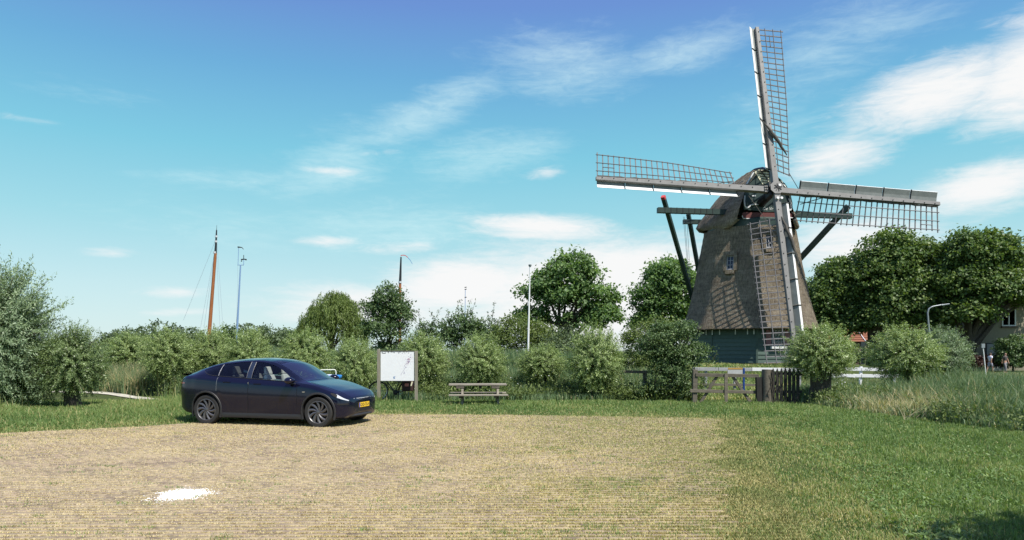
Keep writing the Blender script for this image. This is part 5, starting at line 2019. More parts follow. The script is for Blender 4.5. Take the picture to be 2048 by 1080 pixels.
def make_tree(name, label, cat, loc, lobes, mat, seed, clumps=420, per=34, clump_r=0.55, leaf=(0.22, 0.16), trunk_h=2.5, trunk_r=0.22, group=None, droop=0.0, shell=0.55, lean=0.0, limbs=8, spiky=0):
    rng = np.random.default_rng(seed)
    pr = random.Random(seed)
    root = empty(name, loc)
    tag(root, label, cat, group)
    vol = np.array([l[3] * l[4] * l[5] for l in lobes])
    pick = rng.choice(len(lobes), clumps, p=vol ** 0.75 / (vol ** 0.75).sum())
    L = np.array(lobes)[pick]
    d = unit(rng.normal(0, 1, (clumps, 3)))
    d[:, 2] = np.where(d[:, 2] < -0.35, -d[:, 2] * rng.uniform(0.2, 1, clumps), d[:, 2])
    d = unit(d)
    rr = (rng.uniform(shell ** 3, 1.0, clumps)) ** (1 / 3) * (1 + 0.10 * rng.normal(0, 1, clumps))
    cc = L[:, :3] + d * L[:, 3:6] * rr[:, None]
    # leaves of each clump lie on a flattened shelf that hangs outwards
    n = clumps * per
    ci = np.repeat(np.arange(clumps), per)
    crr = clump_r * rng.uniform(0.55, 1.35, clumps)
    off = rng.normal(0, 1, (n, 3)) * crr[ci][:, None] * np.array([0.62, 0.62, 0.36])
    c = cc[ci] + off
    out = unit(d[ci] + np.array([0, 0, 0.25]) + off * 0.35 / clump_r)
    nr = unit(out * 0.7 + rng.normal(0, 0.55, (n, 3)) + np.array([0, 0, 0.35]))
    dr = unit(rng.normal(0, 1, (n, 3)) + out * 0.6 - np.array([0, 0, 0.45 + droop]))
    ctone = rng.normal(0, 0.13, clumps)
    rnd = np.clip(0.48 + ctone[ci] + rng.normal(0, 0.16, n), 0, 1)
    co, fn, ix, rn = leaf_quads(c, dr, nr, leaf[0] * rng.uniform(0.6, 1.35, n), leaf[1] * rng.uniform(0.6, 1.3, n), rnd, fold=0.06)
    parts = [(co, fn, ix, rn)]
    mbt = MB()
    if spiky:
        # leafy shoots that stick out above the crown
        for k in range(spiky):
            j = rng.integers(clumps)
            p = cc[j]
            dirv = unit(np.array([d[j][0] * 0.5, d[j][1] * 0.5, 1.0]) + rng.normal(0, 0.18, 3))
            ln = rng.uniform(0.7, 1.7) * (0.35 if leaf[0] < 0.1 else 1.0)
            t = rng.uniform(0.1, 1, 26)
            pos = p + dirv * (t * ln)[:, None] + rng.normal(0, 0.06, (26, 3))
            parts.append(leaf_quads(pos, unit(rng.normal(0, 1, (26, 3)) + dirv), rng.normal(0, 1, (26, 3)), leaf[0] * rng.uniform(0.5, 1.0, 26), leaf[1] * 0.9, np.clip(rng.normal(0.45, 0.15, 26), 0, 1)))
            mbt.tube([p, p + dirv * ln], [0.02, 0.006], 4, cap=False)
    co, fn, ix, rn = join_arrays(parts)
    link('crown', arrays_mesh('crown', co, fn, ix, rn), M[mat], root)
    far = cc[np.argsort(-np.linalg.norm(cc - cc.mean(0), axis=1))]
    tg = [tuple(far[int(i)] * 0.9 + cc.mean(0) * 0.1) for i in np.linspace(0, clumps * 0.6, limbs)]
    tube_tree(mbt, pr, (0, 0, 0), trunk_h, trunk_r, tg, lean)
    mbt.build('trunk', M['bark'], root, smooth=50)
    return root


def willow_variant(seed, mat, shoots=760, per=58, rad_=1.0, asp=1.12, low=-0.4, lscale=1.0):
    """pollard willow: shoots radiate from a low knotty head, narrow leaves along each"""
    rng = np.random.default_rng(seed)
    u = rng.uniform(low, 1.0, shoots)
    a = rng.uniform(0, 2 * np.pi, shoots)
    rxy = np.sqrt(1 - np.minimum(u ** 2, 1))
    d = np.stack([np.cos(a) * rxy, np.sin(a) * rxy, u], 1)
    ln = rad_ * rng.uniform(0.90, 1.02, shoots) * (1 + 0.05 * np.sin(3 * a + seed)) * (1 + (asp - 1) * np.clip(d[:, 2], 0, 1))
    lng = rng.uniform(0, 1, shoots) < 0.05
    ln = np.where(lng, ln * 1.14, ln)
    bend = unit(rng.normal(0, 1, (shoots, 3))) * 0.30
    drop = np.array([0, 0, -0.14])
    n = shoots * per
    si = np.repeat(np.arange(shoots), per)
    t = np.tile(np.linspace(0, 1, per) ** 0.7 * 0.62 + 0.38, shoots) + rng.uniform(-0.02, 0.02, n)
    horiz = (1 - np.abs(d[si, 2]))[:, None]
    pos = (d[si] * t[:, None] + bend[si] * (t ** 2)[:, None] + drop * horiz * (t ** 2)[:, None]) * ln[si][:, None]
    sd = unit(d[si] + bend[si] * (2 * t)[:, None] + drop * horiz * (2 * t)[:, None])
    pos = pos + rng.normal(0, 0.022, (n, 3))
    dr = unit(sd * 0.32 + rng.normal(0, 0.75, (n, 3)) + np.array([0, 0, -0.12]))
    nr = unit(rng.normal(0, 0.42, (n, 3)) + np.array([0, 0, 0.25]) + d[si] * 0.95)
    tone = rng.normal(0, 0.10, shoots)
    rnd = np.clip(0.40 + tone[si] + 0.16 * (t - 0.6) + rng.normal(0, 0.17, n) + 0.4 * (rng.uniform(0, 1, n) < 0.07), 0, 1)
    co, fn, ix, rn = leaf_quads(pos, dr, nr, rng.uniform(0.055, 0.095, n) * rad_ * lscale, rng.uniform(0.016, 0.026, n) * rad_ * lscale, rnd, fold=0.05)
    me = arrays_mesh('crown', co, fn, ix, rn)
    me.materials.append(M[mat])
    mb = MB()
    pr = random.Random(seed)
    for k in range(0, shoots, 6):
        q = [(d[k] * s + bend[k] * s * s + drop * (1 - abs(d[k][2])) * s * s) * ln[k] for s in (0.0, 0.45, 0.9)]
        mb.tube([tuple(p) for p in q], [0.018, 0.012, 0.004], 4, cap=False)
    twigs = mb.mesh('twigs', M['bark'], 60)
    return me, twigs


WV = [willow_variant(301, 'leaf_willow', 900, 58, 1.0, 1.0, -0.92), willow_variant(302, 'leaf_willow', 920, 58, 1.0, 1.04, -0.85), willow_variant(303, 'leaf_willow', 900, 58, 1.0, 1.0, -0.95), willow_variant(304, 'leaf_grey', 900, 58, 1.0, 1.02, -0.9), willow_variant(305, 'leaf_willow_dark', 900, 58, 1.0, 1.02, -0.9)]


def trunk_mesh(h, r, seed):
    pr = random.Random(seed)
    mb = MB()
    mb.tube([(0, 0, -0.05), (pr.uniform(-.04, .04), 0, h * 0.35), (pr.uniform(-.05, .05), pr.uniform(-.03, .03), h * 0.75), (0, 0, h), (0, 0, h + 0.12)], [r * 1.35, r * 1.0, r * 1.08, r * 1.5, r * 0.9], 10)
    for k in range(7):
        a = pr.uniform(0, 6.28)
        mb.tube([(0, 0, h * 0.9), (math.cos(a) * r * 1.3, math.sin(a) * r * 1.3, h + 0.05)], [r * 0.5, r * 0.35], 6)
    return mb.mesh('trunk', M['bark'], 50)


def willow(label, px, y, wpx, toppx, botpx, variant, rz, trunk_r=0.17, group='pollard willow bushes round the car park'):
    x = GX(px, y)
    R = wpx / 2 / F * y * 0.84
    ztop = CH + (HY - toppx) / F * y
    zbot = max(0.12, CH + (HY - botpx) / F * y)
    zc = (ztop + zbot) / 2 + 0.06
    root = empty('willow_bush', (x, y, 0), rz)
    tag(root, label, 'willow bush', group)
    cm, tw = WV[variant]
    for nm, me in (('crown', cm), ('twigs', tw)):
        o = link(nm, me, None, root)
        o.location = (0, 0, zc)
        o.scale = (R, R, (ztop - zbot) / 2 * 0.93)
    link('trunk', trunk_mesh(zc, trunk_r, int(px)), None, root)
    return root


willow('rounded dark willow bush standing alone left of the pale path', 146, 22.0, 140, 655, 806, 4, 0.3, 0.2)
willow('pale green willow bush furthest left behind the car, next to brown dry reeds', 338, 27.5, 112, 660, 765, 0, 1.1)
willow('pale willow bush between the dark round bush and the brown reeds', 262, 31.5, 112, 668, 752, 0, 0.9)
willow('low willow bush behind the rear end of the dark car', 426, 28.5, 100, 660, 765, 2, 2.0)
willow('willow bush right behind the roof of the dark car', 497, 27.5, 104, 663, 770, 1, 3.0)
willow('willow bush above the windscreen of the car, in front of the weeping willow', 610, 27.5, 116, 660, 775, 0, 4.2)
willow('willow bush between the white cart handle and the white notice board', 708, 26.2, 104, 678, 788, 2, 5.0)
willow('willow bush rising behind the white notice board', 846, 26.6, 112, 668, 776, 0, 0.8)
willow('willow bush right behind the picnic table', 960, 25.8, 112, 675, 778, 1, 1.7)
willow('willow bush at the foot of the white flagpole', 1083, 26.5, 104, 690, 772, 0, 2.6)
willow('largest fluffy willow ball left of the hawthorn', 1191, 25.2, 128, 656, 798, 2, 3.4)
willow('willow with a thick bare trunk beside the picket fence, in front of the mill', 1641, 23.2, 146, 655, 766, 1, 4.4, 0.32)
willow('wide pale willow bush left of its twin on the grassy bank', 1810, 26.5, 148, 652, 768, 0, 5.3)
willow('pale willow bush on the bank next to the grey street lamp and the house', 1888, 27.6, 104, 660, 762, 3, 0.4)

# big grey green bush at the left edge
def grey_bush():
    rng = np.random.default_rng(77)
    root = empty('tall_bush', (GX(-22, 21.5), 21.5, 0))
    tag(root, 'tall silvery grey green bush filling the left edge', 'bush')
    cm, tw = willow_variant(377, 'leaf_grey', 1700, 80, 1.0, 1.15, -0.9, 0.78)
    for nm, me in (('crown', cm), ('twigs', tw)):
        o = link(nm, me, None, root, (0, 0, 1.95))
        o.scale = (1.68, 1.45, 2.12)
    link('trunk', trunk_mesh(1.2, 0.2, 3), None, root)


grey_bush()

# hawthorn beside the gate
make_tree('hawthorn_bush', 'dense dark hawthorn swallowing the wooden fence left of the gate', 'bush', (GX(1345, 24.3), 24.3, 0),
          [(0.1, 0, 0.8, 0.85, 0.6, 0.9), (-0.35, 0.1, 2.2, 0.7, 0.6, 0.55), (0.25, 0, 2.35, 0.6, 0.5, 0.5), (0.55, 0, 1.6, 0.75, 0.5, 0.45), (-0.7, 0.0, 1.75, 0.5, 0.5, 0.45), (0.0, 0, 1.5, 0.9, 0.6, 0.6), (-0.75, 0.1, 0.35, 0.6, 0.5, 0.35), (1.05, 0, 1.85, 0.45, 0.25, 0.16), (0.95, 0, 1.35, 0.4, 0.25, 0.14), (0.5, 0, 0.35, 0.5, 0.4, 0.35)],
          'leaf_dark', 41, 620, 38, 0.17, (0.070, 0.046), 0.9, 0.09, shell=0.30, limbs=18, spiky=34)
make_tree('elder_bush', 'lighter loose bush left behind the hawthorn under the big tree', 'bush', (GX(1295, 33), 33, 0),
          [(0, 0, 2.1, 1.2, 0.9, 1.1), (0.9, 0.2, 2.4, 0.9, 0.8, 0.9), (-0.3, 0, 1.0, 1.0, 0.8, 0.8)], 'leaf_olive', 42, 300, 34, 0.28, (0.11, 0.07), 1.2, 0.12, limbs=10)

# trees behind the reeds
T_ = 'trees standing behind the reed bed'
make_tree('weeping_bush', 'tmp', 'tree', (0, 0, -50), [(0, 0, 1, 1, 1, 1)], 'leaf_olive', 1, 4, 4) if False else None


def weeping_willow():
    y = 58.0
    rng = np.random.default_rng(55)
    root = empty('weeping_willow', (GX(662, y), y, 0))
    tag(root, 'weeping willow with hanging yellow green branches behind the bushes', 'tree', T_)
    k = y / F
    ns, per = 900, 40
    lob = [(0.1, 0, 5.0, 1.7, 1.7, 1.75), (-1.3, 0.2, 4.3, 1.3, 1.4, 1.25), (1.3, 0, 4.7, 1.3, 1.3, 1.45), (-2.2, 0, 3.2, 0.9, 1.0, 0.8), (0.6, 0.3, 5.6, 1.0, 1.0, 1.15), (2.0, 0.2, 3.6, 0.9, 1.0, 1.0)]
    L = np.array(lob)[rng.integers(0, 6, ns)]
    d = unit(rng.normal(0, 1, (ns, 3)))
    d[:, 2] = np.abs(d[:, 2]) * 0.9 + 0.02
    d = unit(d)
    p0 = L[:, :3] + d * L[:, 3:] * rng.uniform(0.62, 1.10, (ns, 1))
    ln = rng.uniform(0.7, 3.4, ns) * np.clip(1.25 - d[:, 2], 0.25, 1)
    n = ns * per
    si = np.repeat(np.arange(ns), per)
    t = np.tile(np.linspace(0, 1, per), ns)
    outw = d * np.array([1, 1, 0])
    pos = p0[si] + outw[si] * (0.35 * np.sqrt(t) * 0.8)[:, None] + np.array([0, 0, -1.0]) * (t * ln[si])[:, None] + rng.normal(0, 0.07, (n, 3))
    pos[:, 2] = np.maximum(pos[:, 2], 0.9 + rng.uniform(0, 0.5, n))
    dr = unit(np.array([0, 0, -1.0]) + rng.normal(0, 0.35, (n, 3)))
    nr = unit(d[si] + rng.normal(0, 0.5, (n, 3)))
    rnd = np.clip(0.5 + rng.normal(0, 0.12, ns)[si] + rng.normal(0, 0.13, n), 0, 1)
    co, fn, ix, rn = leaf_quads(pos, dr, nr, rng.uniform(0.16, 0.3, n), rng.uniform(0.04, 0.075, n), rnd)
    link('crown', arrays_mesh('crown', co, fn, ix, rn), M['leaf_weep'], root)
    mb = MB()
    tube_tree(mb, random.Random(5), (0, 0, 0), 3.2, 0.28, [tuple(p0[i] * 0.95) for i in range(12)])
    mb.build('trunk', M['bark'], root, smooth=50)


weeping_willow()
y = 52
make_tree('round_tree', 'dark leafy tree next to the weeping willow with a black mast behind', 'tree', (GX(776, y), y, 0),
          [(0.1, 0, 5.2, 1.25, 1.2, 1.35), (-0.75, 0, 4.6, 0.9, 1.0, 0.75), (0.9, 0, 4.3, 1.0, 1.0, 1.1), (-0.2, 0, 3.2, 1.7, 1.4, 1.3), (0.3, 0, 1.6, 1.5, 1.2, 1.1), (-1.55, 0, 5.15, 0.45, 0.5, 0.22)], 'leaf_dark', 43, 430, 34, 0.34, (0.17, 0.12), 2.0, 0.17, T_, limbs=16)
make_tree('sapling', 'small spiky young tree between the dark round tree and the bushy one', 'tree', (GX(854, 49), 49, 0),
          [(0, 0, 2.6, 0.7, 0.7, 1.3), (-0.5, 0.3, 1.8, 0.8, 0.7, 0.9)], 'leaf_dark', 44, 110, 26, 0.26, (0.15, 0.09), 1.6, 0.08, T_, limbs=8, spiky=16)
make_tree('young_tree', 'bushy young tree with upright shoots and a thin antenna above', 'tree', (GX(922, 49), 49, 0),
          [(0, 0, 3.0, 1.4, 1.1, 1.4), (-0.9, 0, 2.3, 1.0, 0.9, 1.1), (0.9, 0, 2.7, 1.0, 0.9, 1.1)], 'leaf_dark', 45, 250, 30, 0.30, (0.16, 0.10), 1.8, 0.12, T_, limbs=12, spiky=26)
make_tree('sapling', 'thin sparse young tree just left of the olive bush', 'tree', (GX(985, 47), 47, 0),
          [(0, 0, 2.5, 0.6, 0.6, 1.2)], 'leaf_dark', 46, 60, 24, 0.26, (0.15, 0.09), 1.6, 0.07, T_, limbs=6, spiky=10)
make_tree('olive_bush', 'broad yellowish olive bush left of the white flagpole', 'bush', (GX(1040, 43), 43, 0),
          [(0, 0, 2.2, 1.9, 1.3, 1.75), (1.3, 0, 2.0, 1.4, 1.2, 1.5), (-1.2, 0.2, 1.6, 1.2, 1.1, 1.3)], 'leaf_olive', 47, 420, 34, 0.30, (0.14, 0.085), 1.0, 0.1, limbs=10)
make_tree('brush', 'dry brownish brush under the big maple', 'bush', (GX(1135, 41), 41, 0),
          [(0, 0, 1.7, 1.6, 1.0, 1.4), (0.9, 0, 1.4, 1.0, 0.9, 1.1)], 'leaf_far', 48, 220, 30, 0.30, (0.14, 0.07), 0.9, 0.07, limbs=20)
y = 60
make_tree('maple_tree', 'large spreading maple tree with open lower crown right of the flagpole', 'tree', (GX(1120, y), y, 0),
          [(0.9, 0, 8.2, 2.2, 2.0, 2.0), (-1.4, 0, 6.9, 2.0, 1.8, 1.5), (2.4, 0, 6.4, 2.2, 2.0, 1.5), (3.6, 0, 4.8, 1.7, 1.8, 1.1), (0.6, 0, 6.2, 2.6, 2.2, 1.6), (-2.4, 0.4, 4.6, 1.6, 1.5, 1.1), (1.8, 0, 4.2, 2.2, 1.6, 1.0), (4.4, 0, 6.0, 0.9, 1.0, 0.6), (-0.6, 0, 8.3, 1.0, 1.0, 0.7)], 'leaf_maple', 49, 560, 40, 0.52, (0.27, 0.20), 3.8, 0.34, T_, droop=0.2, limbs=22)
y = 66
make_tree('maple_tree', 'tall green tree whose crown shows left behind the mill', 'tree', (GX(1342, y), y, 0),
          [(-0.3, 0, 8.6, 2.2, 2.0, 1.9), (0.9, 0.3, 7.4, 2.4, 2.2, 2.2), (-1.8, 0, 6.6, 1.9, 1.8, 1.6), (-0.4, 0, 5.2, 2.8, 2.2, 1.8), (-2.4, 0, 4.4, 1.5, 1.6, 1.0), (0.8, 0, 3.2, 2.4, 2.0, 1.2)], 'leaf_maple', 50, 620, 38, 0.52, (0.28, 0.20), 3.2, 0.3, T_, droop=0.2, limbs=16)

# the limes at the right
L_ = 'big lime trees in front of the houses'
y = 66
make_tree('lime_tree', 'broad lime tree nearest to the mill, lower and darker than the others', 'tree', (GX(1682, y), y, 0),
          [(0.3, 0, 7.2, 2.8, 2.6, 3.0), (-1.7, 0, 6.2, 2.0, 2.2, 2.4), (0.2, 0.5, 9.0, 1.7, 1.7, 1.5), (1.2, -0.3, 5.0, 2.4, 2.4, 2.0), (-2.6, 0, 4.6, 1.2, 1.4, 1.4), (0, -0.4, 4.0, 2.6, 2.0, 1.3)], 'leaf_lime', 51, 900, 40, 0.55, (0.28, 0.22), 3.2, 0.42, L_, droop=0.25, limbs=14)
make_tree('lime_tree', 'tallest lime tree, rounded crown under the tip of the right sail', 'tree', (GX(1742, y - 2), y - 2, 0),
          [(2.0, 0, 9.6, 3.0, 2.6, 3.0), (4.2, 0, 9.3, 2.4, 2.2, 2.6), (0.4, 0, 8.2, 2.4, 2.4, 2.6), (2.4, -0.5, 6.4, 3.4, 2.8, 2.6), (5.0, 0, 6.6, 2.4, 2.2, 2.2), (0.8, -0.4, 4.6, 2.6, 2.2, 1.7), (4.0, -0.5, 4.3, 2.8, 2.2, 1.5)], 'leaf_lime', 52, 1250, 40, 0.58, (0.28, 0.22), 3.4, 0.5, L_, droop=0.25, limbs=16)
make_tree('lime_tree', 'wide lime tree at the right edge hanging over the beige house', 'tree', (GX(1938, y - 5), y - 5, 0),
          [(0.2, 0, 9.7, 2.4, 2.4, 2.5), (1.9, 0, 9.9, 2.3, 2.3, 2.2), (4.0, 0, 8.0, 2.3, 2.3, 2.2), (-0.8, -0.3, 7.2, 2.4, 2.2, 2.2), (1.8, -0.6, 6.8, 3.0, 2.4, 2.2), (5.4, 0, 6.6, 1.8, 2.0, 1.5), (-0.4, -0.6, 4.9, 2.2, 2.0, 1.3), (4.4, -0.8, 6.2, 1.2, 1.4, 0.6)], 'leaf_lime', 53, 1250, 40, 0.58, (0.28, 0.21), 4.0, 0.55, L_, droop=0.25, limbs=16)
make_tree('round_shrub', 'round dark green shrub beside the grey house door', 'shrub', (GX(2026, 59.5), 59.5, 0),
          [(0, 0, 1.75, 1.45, 1.2, 1.3), (0.9, 0, 1.3, 1.1, 1.0, 1.0), (-0.3, 0, 0.8, 1.2, 1.0, 0.8)], 'leaf_dark', 54, 300, 34, 0.26, (0.17, 0.11), 0.8, 0.1, limbs=8)
make_tree('red_hedge', 'low dark red leaved hedge in front of the beige house', 'hedge', (GX(1948, 60), 60, 0),
          [(0, 0, 0.7, 1.0, 0.7, 0.75), (1.6, 0.3, 0.65, 1.3, 0.7, 0.7), (3.4, 0.6, 0.6, 1.3, 0.7, 0.6), (-0.8, 0, 0.6, 0.8, 0.6, 0.6)], 'leaf_red', 55, 200, 30, 0.24, (0.14, 0.09), 0.5, 0.05, limbs=8)
make_tree('dark_hedge', 'dark hedge in the shade under the lime trees right of the mill', 'hedge', (GX(1690, 61), 61, 0),
          [(-2.0, 0, 1.1, 1.2, 0.8, 1.1), (0, 0.2, 1.2, 1.3, 0.8, 1.2), (2.0, 0, 1.0, 1.3, 0.8, 1.1), (3.8, 0.2, 1.0, 1.2, 0.8, 1.0)], 'leaf_dark', 57, 260, 30, 0.28, (0.17, 0.11), 0.6, 0.06, limbs=8)
make_tree('shade_tree', 'leafy tree outside the right edge whose shadow falls on the near grass', 'tree', (8.35, 3.1, 0),
          [(0, 0, 5.0, 1.9, 1.7, 1.3), (-1.2, 0.4, 4.9, 1.1, 1.0, 0.8), (1.4, -0.4, 5.2, 1.4, 1.2, 0.9)], 'leaf_lime', 56, 360, 34, 0.30, (0.16, 0.11), 3.8, 0.16, limbs=10)

def back_row():  # unseen trees added to darken what the car paint mirrors
    t = make_tree('reflection_tree', 'unseen leafy tree added behind the camera to darken the car reflections', 'tree', (-19, -14, 0),
                  [(0, 0, 3.6, 2.6, 2.2, 2.4), (1.4, 0, 4.6, 2.0, 1.8, 1.8), (-1.5, 0, 2.4, 2.0, 1.8, 1.8)], 'leaf_lime', 58, 260, 30, 0.5, (0.34, 0.26), 2.0, 0.2, 'trees added behind the camera', limbs=8)
    for i in range(1, 8):
        c = copy_tree(t)
        c.location = (-19 + 4.3 * i, -14 - 1.5 * (i % 2), 0)
        c.rotation_euler = (0, 0, 1.3 * i)


back_row()

# far tree line at the left horizon
F_ = 'far trees along the left horizon'
FAR = [(225, 664, 46, 'leaf_far', 'far low bush just right of the silvery bush'), (262, 652, 60, 'leaf_far', 'low far tree left end of the horizon row'), (320, 640, 76, 'leaf_far', 'far rounded tree with loose top left of the brown mast'),
       (372, 652, 52, 'leaf_far', 'far tree sloping down just left of the brown mast'), (452, 650, 46, 'leaf_dark', 'small dark far tree just right of the brown mast'), (498, 648, 60, 'leaf_far', 'far brownish tree behind the blue instrument pole'),
       (540, 645, 64, 'leaf_far', 'far pale tree right of the instrument pole'), (574, 656, 50, 'leaf_far', 'far tree at the left foot of the weeping willow')]
for i, (px, top_, w_, mt, lb) in enumerate(FAR):
    y = 105 + 7 * (i % 3)
    R = w_ / 2 / F * y
    zt = CH + (HY - top_) / F * y
    make_tree('far_tree', lb, 'tree', (GX(px, y), y, 0), [(0, 0, zt * 0.58, R * 1.15, R, zt * 0.45), (R * 0.5, 0, zt * 0.45, R, R, zt * 0.42), (-R * 0.5, 0, zt * 0.42, R, R, zt * 0.40)], mt, 60 + i, 110, 26, 0.55, (0.36, 0.26), zt * 0.4, 0.2, F_, limbs=5)


# leafy nettles and brambles filling the feet of the bushes
def undergrowth():
    rng = np.random.default_rng(401)
    cl = []
    for _ in range(1500):
        y = rng.uniform(24.6, 27.5)
        x = rng.uniform(-0.8, 0.26) * y
        if -12.6 < x < -9.9 and y < 27 or (-19.5 < x < -11 and y < path_y(x) + 1.5):
            continue
        if -4.9 < x < -3.0 and y < 25.4:
            continue
        cl.append((x, y, rng.uniform(0.08, 0.55) * (0.55 + 0.9 * (y - 24.6) / 3)))
    for _ in range(420):
        y = rng.uniform(22.2, 25.0)
        x = GX(rng.uniform(1640, 1790), y)
        cl.append((x, y, rng.uniform(0.05, 0.42)))
    for _ in range(260):
        y = rng.uniform(24.0, 26)
        x = GX(rng.uniform(1225, 1400), y)
        cl.append((x, y, rng.uniform(0.05, 0.45)))
    for _ in range(900):
        y = 1.0 / rng.uniform(1 / 29, 1 / 14.5)
        x = GX(rng.uniform(1640, 2060), y)
        if y < np.interp(x, [8.9, 9.6, 10.6, 12.5], [24.5, 22.6, 15.6, 11.2]) - 0.3 or vnoise(np.array([x * 0.7]), np.array([y * 0.5]), 61)[0] < 0.5 or math.hypot((x - GX(1800, 19.6)) / 1.3, (y - 19.6) / 2.2) < 1:
            continue
        cl.append((x, y, rng.uniform(0.05, 0.50)))
    cl = np.array(cl)
    per = 34
    n = len(cl) * per
    ci = np.repeat(np.arange(len(cl)), per)
    pos = cl[ci] + rng.normal(0, 1, (n, 3)) * np.array([0.17, 0.14, 0.10])
    pos[:, 2] = np.abs(pos[:, 2])
    dr = unit(rng.normal(0, 1, (n, 3)) + np.array([0, 0, -0.2]))
    nr = unit(rng.normal(0, 0.5, (n, 3)) + np.array([0, -0.3, 0.8]))
    rnd = np.clip(0.42 + rng.normal(0, 0.12, len(cl))[ci] + rng.normal(0, 0.15, n), 0, 1)
    co, fn, ix, rn = leaf_quads(pos, dr, nr, rng.uniform(0.05, 0.12, n), rng.uniform(0.03, 0.06, n), rnd)
    o = link('nettles', arrays_mesh('nettles', co, fn, ix, rn), M['leaf_olive'])
    tag(o, 'nettles and brambles growing round the feet of the bushes', 'undergrowth', kind='stuff')
    # white flower heads and a few pale tips
    n = 170
    y = rng.uniform(24.3, 27, n)
    x = np.where(rng.uniform(0, 1, n) < 0.55, rng.uniform(-0.3, 0.25, n) * y, GX(rng.uniform(1640, 1720, n), y))
    z = rng.uniform(0.15, 0.9, n)
    d = unit(rng.normal(0, 1, (n, 3)))
    co, fn, ix, rn = leaf_quads(np.stack([x, y, z], 1), d, rng.normal(0, 1, (n, 3)), 0.04, 0.035, rng.uniform(0, 1, n))
    o = link('white_flowers', arrays_mesh('white_flowers', co, fn, ix, rn), M['white_panel'])
    tag(o, 'tiny white flowers dotted through the undergrowth', 'flowers', kind='stuff')


undergrowth()

# ------------------------------------------------------------------ fences, gate, furniture
def beam_obj(name, mat, a, b, w, h, parent, org, up=(0, 0, 1), bev=0.006, **kw):
    mb = MB()
    org = Vector(org)
    mb.bar(Vector(a) - org, Vector(b) - org, w, h, up=up, **kw)
    me = mb.mesh(name, M[mat])
    if bev:
        bevel_mesh(me, bev)
    return link(name, me, None, parent)


def make_gate():
    y = 23.3
    org = Vector((GX(1455, y), y, 0))
    g = empty('farm_gate', org)
    tag(g, 'weathered grey wooden farm gate with two rails and crossed braces', 'gate')
    q = lambda px, py, dy=0.0: P(px, py, y + dy)
    beam_obj('rail', 'grey_wood', q(1391, 749.5), q(1517, 752), 0.06, 0.115, g, org)
    beam_obj('rail', 'grey_wood', q(1380, 781.5), q(1511, 784.5), 0.06, 0.105, g, org)
    beam_obj('upright', 'grey_wood', q(1452, 747, -0.05), q(1452, 809, -0.05), 0.11, 0.05, g, org, up=(0, 1, 0))
    beam_obj('brace', 'grey_wood', q(1434, 753, 0.05), q(1400, 807, 0.05), 0.09, 0.05, g, org, up=(0, 1, 0))
    beam_obj('brace', 'grey_wood', q(1466, 754, 0.05), q(1504, 809, 0.05), 0.09, 0.05, g, org, up=(0, 1, 0))
    g2 = empty('gate_post', (GX(1390, y), y + 0.02, 0))
    tag(g2, 'short grey hinge post at the left end of the farm gate', 'post')
    beam_obj('post', 'grey_wood', q(1390, 739, 0.08), Vector((GX(1390, y), y + 0.08, -0.1)), 0.15, 0.15, g2, g2.location, up=(0, 1, 0))
    o2 = Vector((GX(1517, y), y - 0.05, 0))
    g3 = empty('gate_post', o2)
    tag(g3, 'narrow dark latch post at the right end of the farm gate', 'post')
    beam_obj('post', 'dark_wood', q(1516.5, 754, -0.05), Vector((GX(1517, y), y - 0.05, -0.1)), 0.17, 0.15, g3, o2, up=(0, 1, 0))
    o3 = Vector((GX(1534, y), y - 0.02, 0))
    g4 = empty('gate_post', o3)
    tag(g4, 'thick grey weathered stump post overgrown with ivy stems beside the pickets', 'post')
    mb = MB()
    pr = random.Random(3)
    mb.tube([(0.0, 0, -0.1), (0.01, 0, 0.4), (-0.01, 0, 0.8), (0.0, 0, CH + (HY - 739) / F * y)], [0.215, 0.19, 0.185, 0.17], 12)
    link('post', mb.mesh('post', M['grey_wood'], 40), None, g4)
    for k in range(5):
        mb = MB()
        x0 = pr.uniform(0.02, 0.30)
        mb.tube([(x0, -0.17, 0), (x0 + pr.uniform(-.1, .1), -0.2, 0.35), (x0 + pr.uniform(-.12, .1), -0.2, 0.7), (x0 + pr.uniform(-.1, .1), -0.19, pr.uniform(0.9, 1.2))], [0.018, 0.014, 0.012, 0.006], 5)
        mb.build('ivy_stem', M['bark'], g4, smooth=60)


make_gate()


def make_pickets():
    y = 23.1
    org = Vector((GX(1570, y), y, 0))
    g = empty('picket_fence', org)
    tag(g, 'short dark brown fence of pointed pickets between post and willow', 'fence')
    rng = random.Random(8)
    for i in range(7):
        px = 1546.5 + i * 8.25
        zt = CH + (HY - 735.5) / F * y + rng.uniform(-0.015, 0.015)
        w = 0.052
        x = GX(px, y) - org.x
        mb = MB()
        mb.prism([(x - w, 0, -0.02), (x + w, 0, -0.02), (x + w + rng.uniform(-.006, .006), 0, zt - 0.14), (x, 0, zt), (x - w, 0, zt - 0.14)], (0, 0.025, 0))
        mb.build('picket', M['dark_wood'], g)
    for py in (747, 783):
        beam_obj('rail', 'dark_wood', P(1541, py, y + 0.055), P(1604, py + 0.5, y + 0.055), 0.05, 0.085, g, org)
    beam_obj('brace', 'dark_wood', P(1549, 764, y + 0.06), P(1585, 812, y + 0.06), 0.085, 0.03, g, org, up=(0, 1, 0))


make_pickets()


